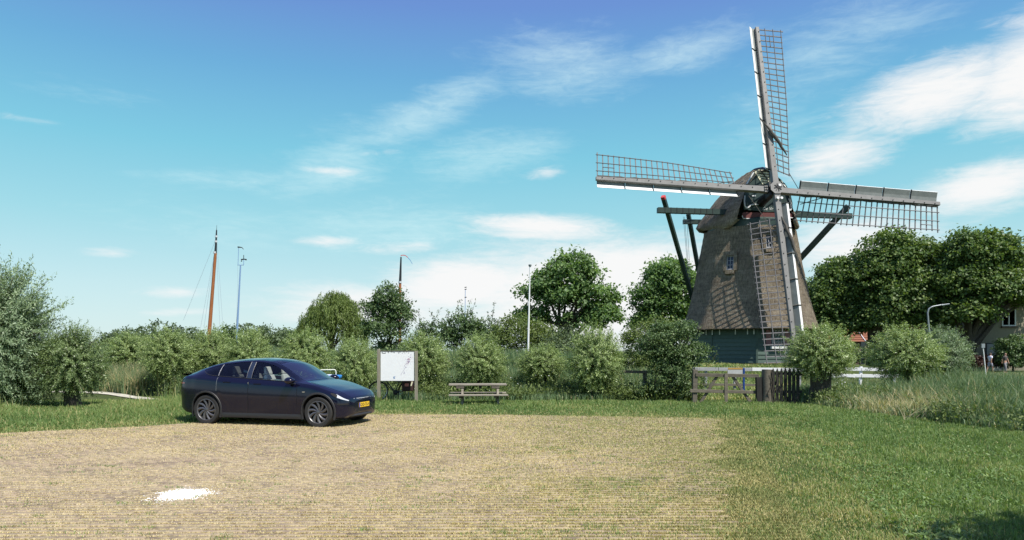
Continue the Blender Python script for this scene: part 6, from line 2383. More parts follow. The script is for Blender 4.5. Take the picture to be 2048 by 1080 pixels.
def make_fences():
    y = 24.9
    org = Vector((GX(1290, y), y, 0))
    g = empty('wooden_fence', org)
    tag(g, 'old dark wooden rail fence half buried in the hawthorn', 'fence')
    beam_obj('rail', 'grey_wood', P(1246, 743, y), P(1392, 747, y), 0.06, 0.10, g, org)
    beam_obj('rail', 'grey_wood', P(1286, 781, y), P(1388, 783, y), 0.06, 0.09, g, org)
    for px in (1290, 1388):
        beam_obj('post', 'grey_wood', P(px, 741, y + 0.09), Vector((GX(px, y), y + 0.09, -0.1)), 0.13, 0.13, g, org, up=(0, 1, 0))
    # white rail in front of the mill
    y = 30.5
    org = Vector((GX(1500, y), y, 0))
    g = empty('white_fence', org)
    tag(g, 'long white painted rail running behind the gate in front of the mill', 'fence')
    segs = [(1385, 738.0, 1436, 738.4), (1437, 738.4, 1503, 739.0), (1504, 738.6, 1610, 739.6)]
    for a, b, c, d in segs:
        beam_obj('rail', 'grey_white' if c < 1510 else 'white_wood', P(a, b, y), P(c, d, y), 0.05, 0.145, g, org)  # left rails greyer, shade put into their colour
    beam_obj('rail', 'grey_wood', P(1385, 768.5, y), P(1512, 770, y), 0.05, 0.10, g, org)
    for px in (1412, 1470, 1530, 1600):
        beam_obj('post', 'grey_white', P(px, 742, y + 0.08), Vector((GX(px, y), y + 0.08, -0.1)), 0.10, 0.10, g, org, up=(0, 1, 0))
    y = 33.5
    org = Vector((GX(1720, y), y, 0))
    g = empty('white_fence', org)
    tag(g, 'white two rail fence showing between the willow bushes on the bank', 'fence')
    for py in (738.5, 751.5):
        beam_obj('rail', 'white_wood', P(1640, py - 0.5, y), P(1722, py, y), 0.05, 0.155, g, org)
        beam_obj('rail', 'white_wood', P(1723, py, y), P(1800, py + 0.8, y), 0.05, 0.155, g, org)
    for px in (1660, 1722, 1790):
        beam_obj('post', 'white_wood', P(px, 733, y + 0.085), Vector((GX(px, y), y + 0.085, -0.1)), 0.11, 0.11, g, org, up=(0, 1, 0))
    # little white pickets far left of the hawthorn
    y = 38.0
    org = Vector((GX(1256, y), y, 0))
    g = empty('white_pickets', org)
    tag(g, 'small piece of white picket fence between the large willow and the hawthorn', 'fence')
    for i in range(6):
        px = 1243 + i * 4.4
        x = GX(px, y) - org.x
        zt = CH + (HY - 713.5 + 0.3 * i) / F * y
        mb = MB()
        mb.prism([(x - 0.035, 0, 0.3), (x + 0.035, 0, 0.3), (x + 0.035, 0, zt - 0.08), (x, 0, zt), (x - 0.035, 0, zt - 0.08)], (0, 0.02, 0))
        mb.build('picket', M['white_wood'], g)
    beam_obj('rail', 'white_wood', P(1240, 722, y + 0.05), P(1268, 722, y + 0.05), 0.04, 0.06, g, org)
    beam_obj('rail', 'grey_wood', P(1262, 718, y - 0.2), P(1306, 729, y - 3.0), 0.05, 0.14, g, org)
    for px in (1244, 1266):
        beam_obj('post', 'white_wood', P(px, 716, y + 0.1), Vector((GX(px, y), y + 0.1, -0.1)), 0.08, 0.08, g, org, up=(0, 1, 0))
    # trimmed bright hedge behind it
    make_tree('clipped_hedge', 'bright green clipped hedge seen over the white pickets', 'hedge', (GX(1290, 40), 40, 0),
              [(-0.8, 0, 1.1, 0.7, 0.5, 0.75), (0, 0, 1.1, 0.7, 0.5, 0.75), (0.8, 0, 1.1, 0.7, 0.5, 0.75)], 'leaf_olive', 91, 160, 34, 0.16, (0.10, 0.07), 0.4, 0.05, limbs=4)
    # notice on a blue post
    y = 28.6
    org = Vector((GX(1487, y), y, 0))
    g = empty('notice_sign', org)
    tag(g, 'white notice plate with ochre top fixed to a blue post behind the gate', 'sign')
    beam_obj('post', 'sign_blue', P(1487.5, 736, y), Vector((GX(1487.5, y), y, -0.1)), 0.07, 0.07, g, org, up=(0, 1, 0))
    beam_obj('panel', 'old_white', P(1455, 743.5, y - 0.005), P(1485, 743.5, y - 0.005), 0.02, 0.19, g, org)
    beam_obj('header', 'ochre', P(1456, 737.2, y - 0.01), P(1485, 737.2, y - 0.01), 0.025, 0.065, g, org, bev=0)


make_fences()


def make_table():
    y = 22.9
    x = GX(955.5, y)
    g = empty('picnic_table', (x, y, 0), rad(3))
    tag(g, 'weathered grey wooden picnic table standing in the grass verge', 'picnic table')
    for k in range(4):
        beam_obj('table_plank', 'bench_wood', (-0.94, -0.27 + 0.18 * k, 0.655), (0.94, -0.27 + 0.18 * k, 0.655), 0.165, 0.045, g, (0, 0, 0))
    for yy in (-0.62, 0.62):
        for d in (-0.085, 0.085):
            beam_obj('seat_plank', 'bench_wood', (-0.92, yy + d, 0.345), (0.96, yy + d, 0.345), 0.155, 0.042, g, (0, 0, 0))
    for xx in (-0.57, 0.57):
        beam_obj('bearer', 'grey_wood', (xx, -0.70, 0.285), (xx, 0.70, 0.285), 0.07, 0.08, g, (0, 0, 0))
        beam_obj('bearer', 'grey_wood', (xx, -0.34, 0.585), (xx, 0.34, 0.585), 0.26, 0.09, g, (0, 0, 0))
        for s in (-1, 1):
            beam_obj('leg', 'bench_wood', (xx + 0.075, s * 0.22, 0.60), (xx + 0.075, s * 0.56, -0.03), 0.075, 0.12, g, (0, 0, 0), up=(0, 1, 0))


make_table()


def make_board():
    y = 24.2
    x = GX(795, y)
    g = empty('info_board', (x, y, 0), rad(-1.5))
    tag(g, 'white information board between two tall grey wooden posts', 'notice board')
    k = y / F
    zt = CH + (HY - 700) * k
    for s in (-0.650, 0.650):
        beam_obj('post', 'post_wood', (s, 0, -0.1), (s, 0, zt + (0.03 if s < 0 else -0.03)), 0.10, 0.10, g, (0, 0, 0), up=(0, 1, 0))
    z1, z0 = CH + (HY - 703) * k, CH + (HY - 761.5) * k
    mb = MB()
    mb.box((0.0, -0.005, (z0 + z1) / 2), (1.165, 0.022, z1 - z0))
    pn = mb.build('panel', M['white_panel'], g)
    mb = MB()
    mb.box((0.0, 0.0, z1 + 0.016), (1.17, 0.05, 0.03))
    mb.build('top_strip', M['grey_wood'], g)
    # printed map, title remains and logo, lying on the panel
    yf = -0.0185

    def ink(name, mat, rects):
        mb = MB()
        for (a, b, w, h, r) in rects:
            c, s_ = math.cos(r), math.sin(r)
            vs = [(a + c * i * w - s_ * j * h, yf, b + s_ * i * w + c * j * h) for i, j in ((-.5, -.5), (.5, -.5), (.5, .5), (-.5, .5))]
            mb.add(vs, [(0, 1, 2, 3)])
        o = mb.build(name, M[mat], pn, fix=False)
        o['kind'] = 'stuff'
    H_ = z1 - z0
    W_ = 1.165
    fx = lambda u: -W_ / 2 + W_ * u
    fz = lambda v: z1 - H_ * v
    # title strokes: what is left of the letters along the upper edge
    t = [(0.045, .035, .05, .012, .5), (0.06, .06, .012, .04, 0), (0.105, .065, .10, .016, 0), (0.145, .055, .012, .03, 0), (0.135, .02, .03, .012, 0),
         (0.235, .035, .014, .045, .2), (0.225, .02, .05, .012, 0), (0.33, .02, .08, .012, 0), (0.405, .035, .02, .04, .5), (0.385, .02, .03, .012, 0),
         (0.525, .03, .014, .04, 0), (0.545, .055, .03, .018, 0), (0.575, .02, .05, .012, 0), (0.645, .055, .018, .018, 0), (0.70, .02, .04, .014, .3), (0.725, .055, .022, .014, -.5), (0.78, .02, .03, .012, 0), (0.835, .05, .018, .026, 0)]
    ink('title_print', 'ink', [(fx(u), fz(v), w, h, r) for u, v, w, h, r in t])
    rng = random.Random(9)
    a, b = [], []
    for _ in range(70):
        q = rng.gauss(0, 1)
        u, v = 0.83 + 0.045 * rng.gauss(0, 1) - 0.03 * q, 0.32 + 0.09 * q
        if 0.62 < u < 0.95 and 0.1 < v < 0.7:
            (a if rng.random() < 0.5 else b).append((fx(u), fz(v), rng.uniform(.008, .022), rng.uniform(.008, .02), rng.uniform(0, 1.5)))
    for i in range(12):
        u, v = 0.60 + 0.014 * i + rng.uniform(-.006, .006), 0.80 - 0.026 * i
        b.append((fx(u), fz(v), .022, .008, 0.9))
    for dd in ((0.70, 0.70, 0), (0.69, 0.75, 0), (0.715, 0.74, 0)):
        b.append((fx(dd[0]), fz(dd[1]), .008, .05, 0.2))
    ink('map_print', 'ink_pink', a)
    ink('map_lines', 'ink_purple', b)
    ink('logo_print', 'ink_blue', [(fx(0.385), fz(0.89), .012, .06, 0), (fx(0.41), fz(0.865), .05, .014, 0), (fx(0.405), fz(0.893), .04, .012, 0), (fx(0.41), fz(0.92), .05, .014, 0), (fx(0.43), fz(0.86), .02, .02, 0.4)])
    ink('corner_tint', 'plate_blue', [])if False else None


make_board()


def make_bike():
    y = 24.75
    k = y / F
    xr, xf = GX(816, y), GX(757, y)
    R = 0.345
    org = Vector((xr, y, 0))
    g = empty('bicycle', org, rad(2))
    tag(g, 'dark step through bicycle with a panniered rear wheel leaning behind the notice board', 'bicycle')
    dx = xf - xr
    for xx in (0.0, dx):
        w = empty('wheel', (xx, 0, R), parent=g)
        mb = MB()
        mb.tube([(R * math.cos(a) * 0.96, 0, R * math.sin(a) * 0.96) for a in np.linspace(0, 2 * math.pi, 33)], 0.022, 6, cap=False)
        mb.build('tyre', M['tyre'], w, smooth=60)
        mb = MB()
        mb.tube([(R * math.cos(a) * 0.895, 0, R * math.sin(a) * 0.895) for a in np.linspace(0, 2 * math.pi, 33)], 0.011, 5, cap=False)
        mb.tube([(0, -0.05, 0), (0, 0.05, 0)], 0.03, 8)
        mb.build('rim', M['chrome'], w, smooth=60)
        mb = MB()
        for i in range(18):
            a = 2 * math.pi * i / 18
            mb.tube([(0, 0.03 * (-1) ** i, 0), (R * 0.89 * math.cos(a), 0, R * 0.89 * math.sin(a))], 0.0022, 3, cap=False)
        o = mb.build('spokes', M['chrome'], w)
        o['kind'] = 'stuff'
        mb = MB()
        a0, a1 = (rad(-10), rad(165)) if xx == 0 else (rad(20), rad(190))
        rows = [[((R + 0.035) * math.cos(a), q, (R + 0.035) * math.sin(a)) for q in (-0.03, 0, 0.03)] for a in np.linspace(a0, a1, 16)]
        mb.grid(rows)
        mb.build('mudguard', M['bike_green'], w, smooth=60)
    bb = Vector((dx * 0.42, 0, 0.29))
    hd = Vector((dx * 0.80, 0, 0.80))
    st = Vector((dx * 0.28, 0, 0.80))
    rear, front = Vector((0, 0, R)), Vector((dx, 0, R))
    mb = MB()
    mb.tube([hd, hd.lerp(bb, 0.55) + Vector((0.05, 0, -0.08)), bb], 0.022, 8)
    mb.tube([hd - Vector((0, 0, 0.14)), hd.lerp(bb, 0.6) + Vector((0.06, 0, -0.14)), bb + Vector((0.05, 0, 0.03))], 0.016, 8)
    mb.tube([bb, st], 0.018, 8)
    for s in (-0.045, 0.045):
        mb.tube([bb + Vector((0, s, 0)), rear + Vector((0, s, 0))], 0.011, 6)
        mb.tube([st.lerp(bb, 0.15) + Vector((0, s * 0.4, 0)), rear + Vector((0, s, 0))], 0.009, 6)
        mb.tube([hd - Vector((0, 0, 0.10)), front + Vector((0, s, 0.18)), front + Vector((0, s, 0))], 0.012, 6)
    mb.build('frame', M['bike_green'], g, smooth=60)
    mb = MB()
    mb.tube([st, st + Vector((0.03, 0, 0.12))], 0.012, 6)
    mb.build('seat_post', M['chrome'], g, smooth=60)
    mb = MB()
    rows = []
    for t, w_, z_ in ((-0.13, 0.02, 0.0), (-0.02, 0.05, 0.015), (0.08, 0.10, 0.02), (0.15, 0.09, 0.03)):
        rows.append([(st.x + 0.03 + t, q * w_, st.z + 0.13 + z_ - 0.03 * abs(q)) for q in (-1, -0.4, 0.4, 1)])
    mb.grid(rows)
    mb.grid([[(p[0], p[1], p[2] - 0.05) for p in r] for r in rows])
    mb.build('saddle', M['black'], g, smooth=60)
    mb = MB()
    mb.tube([hd - Vector((0, 0, 0.12)), hd + Vector((0.03, 0, 0.22))], 0.015, 6)
    hb = hd + Vector((0.03, 0, 0.22))
    mb.tube([hb + Vector((0.16, -0.28, -0.02)), hb + Vector((0.04, -0.22, 0.02)), hb, hb + Vector((0.04, 0.22, 0.02)), hb + Vector((0.16, 0.28, -0.02))], 0.012, 6)
    mb.build('handlebar', M['iron'], g, smooth=60)
    mb = MB()
    mb.lathe([(0.0, -0.03), (0.09, -0.03), (0.095, 0.0), (0.09, 0.01)], 20, axis='y', c=tuple(bb))
    mb.bar(bb + Vector((0, -0.06, 0)), bb + Vector((0.13, -0.06, -0.09)), 0.02, 0.02)
    mb.build('crank', M['iron'], g)
    mb = MB()
    mb.box(bb + Vector((0.15, -0.10, -0.10)), (0.10, 0.07, 0.025))
    mb.build('pedal', M['chrome'], g)
    mb = MB()
    mb.bar((-0.22, -0.05, 0.74), (0.22, -0.05, 0.74), 0.012, 0.012)
    mb.bar((-0.22, 0.05, 0.74), (0.22, 0.05, 0.74), 0.012, 0.012)
    mb.bar((-0.1, 0, 0.735), (-0.02, 0.0, R), 0.012, 0.012)
    mb.build('carrier', M['iron'], g)
    for s in (-1, 1):
        mb = MB()
        mb.box((0.0, s * 0.125, 0.53), (0.40, 0.13, 0.38))
        me = bevel_mesh(mb.mesh('pannier', M['pannier']), 0.035, 2)
        pn = link('pannier', me, None, g)
        mb = MB()
        mb.box((-0.02, s * 0.193, 0.56), (0.14, 0.006, 0.10))
        mb.build('patch', M['pannier_red'], pn)
        mb = MB()
        mb.box((0.15, s * 0.194, 0.60), (0.045, 0.006, 0.16), rot=Matrix.Rotation(0.3, 3, 'Y'))
        mb.build('reflector', M['cream'], pn)


make_bike()


def make_cart():
    y = 22.6
    x = GX(655, y)
    g = empty('hand_cart', (x, y, 0), rad(8))
    tag(g, 'blue tray with a white tubular handle standing behind the car bonnet', 'cart')
    k = y / F
    zt = CH + (HY - 740) * k
    zb = CH + (HY - 751.5) * k
    mb = MB()
    pts = [(-0.28, 0.15, zb), (-0.28, 0.15, zt - 0.06), (-0.265, 0.15, zt - 0.02), (-0.22, 0.15, zt), (0.19, 0.15, zt + 0.01), (0.235, 0.15, zt - 0.01), (0.25, 0.15, zt - 0.06), (0.25, 0.15, zb)]
    mb.tube(pts, 0.016, 8)
    mb.build('handle', M['tube_white'], g, smooth=60)
    rows = []
    for z, f in ((zb - 0.16, 0.74), (zb - 0.08, 0.95), (zb, 1.0), (zb + 0.02, 0.97), (zb + 0.005, 0.90), (zb - 0.04, 0.85)):
        rows.append([(0.06 + 0.40 * f * math.copysign(abs(math.cos(a)) ** 0.55, math.cos(a)), 0.28 * f * math.copysign(abs(math.sin(a)) ** 0.55, math.sin(a)), z) for a in np.linspace(0, 2 * math.pi, 29)])
    mb = MB()
    mb.grid(rows)
    mb.add(rows[-1][:-1], [tuple(range(28))])
    mb.build('tray', M['blue_tray'], g, smooth=50)
    mb = MB()
    mb.box((0.02, 0.0, zb + 0.02), (0.22, 0.16, 0.05))
    mb.build('white_pad', M['white_panel'], g)
    for xx in (-0.2, 0.3):
        mb = MB()
        mb.tube([(xx, -0.15, 0), (xx, 0.0, zb - 0.08)], 0.018, 6)
        mb.tube([(xx, 0.15, 0), (xx, 0.0, zb - 0.08)], 0.018, 6)
        mb.build('leg', M['iron'], g, smooth=60)


make_cart()


# ------------------------------------------------------------------ masts, poles, lamp
def mast_objs():
    # tall brown mast
    y = 90.0
    b, t = P(418.5, 665, y), P(431, 506, y)
    g = empty('boat_mast', (b.x, y, 0))
    tag(g, 'tall varnished brown boat mast with black topmast at the left', 'mast')
    o = Vector((b.x, y, 0))
    base = b + (b - t).normalized() * 4.0
    base.z = max(base.z, 0)
    mb = MB()
    mb.tube([base - o, b - o, t - o], [0.26, 0.24, 0.18], 10)
    mb.build('spar', M['mast_brown'], g, smooth=50)
    mb = MB()
    t2 = P(433.2, 460, y)
    mb.tube([t - o, P(431.8, 490, y) - o, t2 - o], [0.17, 0.14, 0.08], 8)
    mb.tube([t2 - o, P(433.6, 450, y) - o], [0.03, 0.015], 5)
    mb.build('topmast', M['mast_black'], g, smooth=50)
    for px, py in ((429.8, 505), (432, 483), (432.5, 473)):
        mb = MB()
        q = P(px, py, y) - o
        mb.tube([q - UP * 0.12, q + UP * 0.12], 0.23 if py > 500 else 0.17, 8)
        mb.build('band', M['alu'], g)
    for (x0, y0, x1, y1) in ((432, 478, 367, 640), (430, 500, 401, 655), (430, 500, 408, 655), (432, 482, 440, 655), (433, 470, 446, 655)):
        mb = MB()
        mb.tube([P(x0, y0, y) - o, P(x1, y1, y) - o], 0.018, 4)
        mb.build('stay', M['wire'], g)
    # blue pole with instruments
    y = 80.0
    o = Vector((GX(475, y), y, 0))
    g = empty('instrument_pole', o)
    tag(g, 'thin blue pole carrying a weather vane and anemometer cups', 'pole')
    mb = MB()
    mb.tube([P(473.5, 700, y) - o, P(474, 665, y) - o, P(480.7, 538, y) - o, P(481.2, 530, y) - o], [0.13, 0.12, 0.08, 0.08], 8)
    mb.build('pole', M['pole_blue'], g, smooth=50)
    mb = MB()
    mb.tube([P(475.5, 530, y) - o, P(488, 530, y) - o], 0.035, 6)
    mb.tube([P(476, 530, y) - o, P(477.3, 494, y) - o], 0.035, 6)
    mb.tube([P(487.3, 530, y) - o, P(487.5, 510, y) - o], 0.035, 6)
    mb.build('bracket', M['pole_blue'], g, smooth=50)
    mb = MB()
    mb.tube([P(475.5, 494, y) - o, P(484, 495, y) - o, P(487, 498.5, y) - o], [0.08, 0.05, 0.03], 6)
    mb.build('wind_vane', M['iron'], g, smooth=50)
    mb = MB()
    for dx in (-5, 5.5):
        mb.tube([P(487.4, 518, y) - o, P(487.4 + dx, 519.5, y) - o], [0.05, 0.09], 6)
    mb.tube([P(487.4, 520, y) - o, P(487.4, 510, y) - o], 0.04, 6)
    mb.tube([P(484, 522, y) - o, P(482, 522.5, y) - o], 0.05, 6)
    mb.build('cup_wheel', M['iron'], g, smooth=50)
    mb = MB()
    mb.tube([P(475.3, 530, y) - o, P(475.5, 560, y) - o, P(472.5, 660, y) - o], 0.012, 4)
    mb.build('cable', M['wire'], g)
    # second mast with pennant
    y = 75.0
    o = Vector((GX(800, y), y, 0))
    g = empty('boat_mast', o)
    tag(g, 'black boat mast with a curling red and blue pennant above the dark round tree', 'mast')
    mb = MB()
    mb.tube([P(799.5, 690, y) - o, P(800.2, 567, y) - o], [0.15, 0.14], 8)
    mb.build('spar', M['mast_brown'], g, smooth=50)
    mb = MB()
    mb.tube([P(800.2, 567, y) - o, P(802, 514, y) - o], [0.15, 0.075], 8)
    mb.build('topmast', M['mast_black'], g, smooth=50)
    mb = MB()
    q = P(800.2, 564.5, y) - o
    mb.tube([q - UP * 0.1, q + UP * 0.1], 0.19, 8)
    mb.build('band', M['alu'], g)
    pen = [(801.5, 511.5), (806, 510.2), (811, 511), (816, 515), (821, 521), (825, 528)]
    mb = MB()
    rows = [[P(px, py - 0.9 + 0.12 * i, y + 0.1 * math.sin(i)) - o, P(px - 0.5, py + 0.9 - 0.12 * i, y + 0.1 * math.sin(i)) - o] for i, (px, py) in enumerate(pen)]
    for j, nm in ((0, 'tip_red'), (1, 'ink_blue')):
        b_ = MB()
        b_.grid([[r[0], r[1]] for r in (rows[:4] if j == 0 else rows[3:])])
        b_.build('pennant', M[nm], g)
    # flagpole
    y = 40.0
    o = Vector((GX(1055.5, y), y, 0))
    g = empty('flagpole', o)
    tag(g, 'slender white flagpole without a flag left of the big maple', 'flagpole')
    mb = MB()
    a_, b_ = P(1056.2, 700, y), P(1060, 532, y)
    low = a_ + (a_ - b_) * ((a_.z) / (b_.z - a_.z))
    mb.tube([low - o, a_ - o, b_ - o], [0.065, 0.062, 0.034], 10)
    mb.build('pole', M['pole_white'], g, smooth=50)
    mb = MB()
    mb.lathe([(0.0, 0.10), (0.09, 0.08), (0.085, 0.0), (0.03, -0.06)], 10, c=tuple(b_ - o))
    mb.build('finial', M['lamp_grey'], g, smooth=50)
    # thin antenna and a far one
    y = 90.0
    o = Vector((GX(930, y), y, 0))
    g = empty('antenna', o)
    tag(g, 'very thin antenna rising above the bushy young tree', 'antenna')
    mb = MB()
    mb.tube([P(929.5, 690, y) - o, P(930.6, 578, y) - o], [0.06, 0.035], 6)
    mb.build('pole', M['pole_blue'], g, smooth=50)
    mb = MB()
    for py in (575, 579, 595):
        q = P(931, py, y) - o
        mb.tube([q - Vector((0.12, 0, 0)), q + Vector((0.14, 0, 0.05))], 0.06, 5)
    mb.build('sensor', M['iron'], g)
    o = Vector((GX(96, y), y, 0))
    g = empty('antenna', o)
    tag(g, 'tiny dark pole top just right of the tall grey bush', 'antenna')
    mb = MB()
    mb.tube([P(95.5, 700, y) - o, P(96.5, 632, y) - o], [0.06, 0.05], 6)
    mb.build('pole', M['lamp_grey'], g, smooth=50)
    # street lamp
    y = 50.0
    o = Vector((GX(1859, y), y, 0))
    g = empty('street_lamp', o)
    tag(g, 'grey street lamp with a curved arm above the pale willow bush', 'street lamp')
    mb = MB()
    pts = [P(1860, 750, y), P(1859, 668, y), P(1856.3, 640, y), P(1855.3, 625, y), P(1858, 617, y), P(1865, 613, y), P(1876, 611, y), P(1886, 609, y)]
    pts[0].z = 0
    mb.tube([p - o for p in pts], [0.085, 0.07, 0.06, 0.055, 0.05, 0.045, 0.042, 0.04], 8)
    mb.build('pole', M['lamp_grey'], g, smooth=50)
    mb = MB()
    mb.bar(P(1882, 610.3, y) - o, P(1899, 607.7, y) - o, 0.17, 0.10, w2=0.12, h2=0.06)
    link('lamp_head', bevel_mesh(mb.mesh('lamp_head', M['lamp_grey']), 0.02), None, g)
    # street sign
    y = 50.0
    o = Vector((GX(1971, y), y, 0))
    g = empty('street_sign', o)
    tag(g, 'small dark sign plate on a leaning pale post before the house', 'sign')
    mb = MB()
    p0 = P(1972, 752, y)
    mb.tube([Vector((p0.x, y, 0)) - o, P(1966, 694, y) - o], 0.035, 8)
    mb.build('post', M['pole_white'], g, smooth=50)
    mb = MB()
    mb.box(P(1966.5, 691.5, y - 0.05) - o, (0.24, 0.03, 0.30))
    mb.build('sign_plate', M['lamp_grey'], g)


mast_objs()


# ------------------------------------------------------------------ houses behind the limes
def tile_roof(name, a, b, c, d, parent, org, mat='roof_orange', rows=9):
    """roof slope as stepped tile courses; a-b eave, d-c ridge"""
    a, b, c, d = (Vector(q) - Vector(org) for q in (a, b, c, d))
    n = (b - a).cross(d - a).normalized()
    if n.z < 0:
        n = -n
    mb = MB()
    for i in range(rows):
        t0, t1 = i / rows, (i + 1) / rows
        p, q = a.lerp(d, t0), b.lerp(c, t0)
        r, s = b.lerp(c, t1), a.lerp(d, t1)
        mb.prism([p + n * 0.06, q + n * 0.06, r, s], -n * 0.05)
    return mb.build(name, M[mat], parent)


def house_window(parent, c, w, h, side, out, muntins=1, sill=True):
    """window unit: frame with panes; side along the wall, out away from it"""
    B = Matrix((side, out, UP)).transposed()
    mb = MB()
    t = 0.10
    for dx in (-w / 2, w / 2):
        mb.box(c + side * dx, (t, 0.12, h + t), rot=B)
    for dz in (-h / 2, h / 2):
        mb.box(c + UP * dz + out * 0.003, (w - t, 0.12, t), rot=B)
    for i in range(muntins):
        mb.box(c + side * (-w / 2 + w * (i + 1) / (muntins + 1)) + out * 0.002, (t, 0.11, h - t), rot=B)
    f = mb.build('window', M['white_wood'], parent)
    mb = MB()
    mb.box(c - out * 0.03, (w - t, 0.02, h - t), rot=B)
    mb.build('pane', M['pane_dark'], f)
    if sill:
        mb = MB()
        mb.box(c - UP * (h / 2 + 0.13) + out * 0.06, (w + 0.25, 0.22, 0.14), rot=B)
        mb.build('sill', M['brick_dark'], f)


def make_houses():
    y = 63.0
    x0, x1 = GX(1953, y), GX(2200, y)
    org = Vector((x0, y, 0))
    g = empty('house', org)
    tag(g, 'beige plastered house at the right edge behind the lime tree', 'house')
    H_ = 6.6
    mb = MB()
    mb.box(((x1 - x0) / 2, 4.0, H_ / 2), (x1 - x0, 8.0, H_))
    mb.build('wall', M['stucco'], g)
    c = P(2017, 635, y) - org
    house_window(g, Vector((c.x, -0.02, c.z)), 1.15, 1.45, Vector((1, 0, 0)), Vector((0, -1, 0)))
    c = P(2110, 635, y) - org
    house_window(g, Vector((c.x, -0.02, c.z)), 1.15, 1.45, Vector((1, 0, 0)), Vector((0, -1, 0)))
    a, b = P(1973, 688, y), P(2002, 688, y)
    mb = MB()
    mb.box(((a.x + b.x) / 2 - org.x, -0.03, a.z / 2), (b.x - a.x, 0.08, a.z))
    d = mb.build('door', M['garage_grey'], g)
    mb = MB()
    mb.box(((a.x + b.x) / 2 - org.x, -0.02, a.z / 2 + 0.05), (b.x - a.x + 0.18, 0.06, a.z + 0.1))
    mb.build('door_frame', M['black_plastic'], d)
    mb = MB()
    mb.box((0.06 + (b.x + a.x) / 2 - org.x - 0.3, -0.085, a.z * 0.48), (0.12, 0.04, 0.03))
    mb.build('handle', M['chrome'], d)
    mb = MB()
    mb.tube([(-0.35, -0.12, 0), (-0.35, -0.12, H_)], 0.06, 8)
    mb.build('drainpipe', M['lamp_grey'], g, smooth=50)
    L = x1 - x0
    tile_roof('roof', (x0 - 0.4, y - 0.4, H_ - 0.1), (x1 + 0.4, y - 0.4, H_ - 0.1), (x1 + 0.4, y + 4, H_ + 3.6), (x0 - 0.4, y + 4, H_ + 3.6), g, org)
    tile_roof('roof', (x0 - 0.4, y + 8.4, H_ - 0.1), (x1 + 0.4, y + 8.4, H_ - 0.1), (x1 + 0.4, y + 4, H_ + 3.6), (x0 - 0.4, y + 4, H_ + 3.6), g, org)
    mb = MB()
    for xx in (0.02, L - 0.02):
        mb.prism([(xx, 0, H_), (xx, 8, H_), (xx, 4, H_ + 3.4)], (0.05, 0, 0))
    mb.build('gable', M['stucco'], g)
    # dark block added at its left, standing in for the shaded house side
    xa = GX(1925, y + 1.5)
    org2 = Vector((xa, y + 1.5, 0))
    g = empty('shade_block', org2)
    tag(g, 'added dark block standing in for the shaded side of the beige house', 'shade_block')
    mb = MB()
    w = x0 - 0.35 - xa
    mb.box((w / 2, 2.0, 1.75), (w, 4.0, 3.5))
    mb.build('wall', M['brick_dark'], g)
    mb = MB()
    mb.box((w * 0.70, -0.02, 1.2), (0.5, 0.06, 2.4))
    mb.build('door', M['black_plastic'], g)
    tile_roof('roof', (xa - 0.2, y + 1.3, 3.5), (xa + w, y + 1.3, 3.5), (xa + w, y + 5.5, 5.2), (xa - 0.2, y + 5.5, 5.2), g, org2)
    # low houses with orange roofs behind the limes
    for lb, xa_, xb_, yy, pe, pr_, wl in (('low house with orange tiled roof just right of the mill', 1640, 1722, 84.0, 683, 652, 'brick_dark'),
                                          ('second orange roofed house behind the lime trunks left of the lamp', 1730, 1850, 92.0, 680, 640, 'stucco'),
                                          ('small orange roof gable behind the street lamp arm', 1868, 1925, 84.0, 668, 642, 'brick_dark')):
        X0, X1 = GX(xa_, yy), GX(xb_, yy)
        ze, zr_ = CH + (HY - pe) / F * yy, CH + (HY - pr_) / F * yy
        og = Vector((X0, yy, 0))
        g = empty('house', og)
        tag(g, lb, 'house')
        mb = MB()
        mb.box(((X1 - X0) / 2, 3.5, ze / 2), (X1 - X0, 7.0, ze))
        mb.build('wall', M[wl], g)
        tile_roof('roof', (X0 - 0.3, yy - 0.35, ze - 0.05), (X1 + 0.3, yy - 0.35, ze - 0.05), (X1 + 0.3, yy + 3.5, zr_ + 0.8), (X0 - 0.3, yy + 3.5, zr_ + 0.8), g, og, rows=10)
        tile_roof('roof', (X0 - 0.3, yy + 7.35, ze - 0.05), (X1 + 0.3, yy + 7.35, ze - 0.05), (X1 + 0.3, yy + 3.5, zr_ + 0.8), (X0 - 0.3, yy + 3.5, zr_ + 0.8), g, og, rows=10)
        mb = MB()
        mb.bar((X1 - X0 + 0.35, -0.38, ze - 0.02), (X1 - X0 + 0.35, 3.5, zr_ + 0.85), 0.06, 0.22)
        mb.bar((X1 - X0 + 0.35, 7.4, ze - 0.02), (X1 - X0 + 0.35, 3.5, zr_ + 0.85), 0.06, 0.22)
        mb.build('barge_board', M['white_wood'], g)
        mb = MB()
        mb.box((0.6 * (X1 - X0), -0.02, ze * 0.55), (0.9, 0.06, 1.1))
        wd = mb.build('window', M['white_wood'], g)
        mb = MB()
        mb.box((0.6 * (X1 - X0), -0.055, ze * 0.55), (0.74, 0.02, 0.94))
        mb.build('pane', M['pane_dark'], wd)


make_houses()


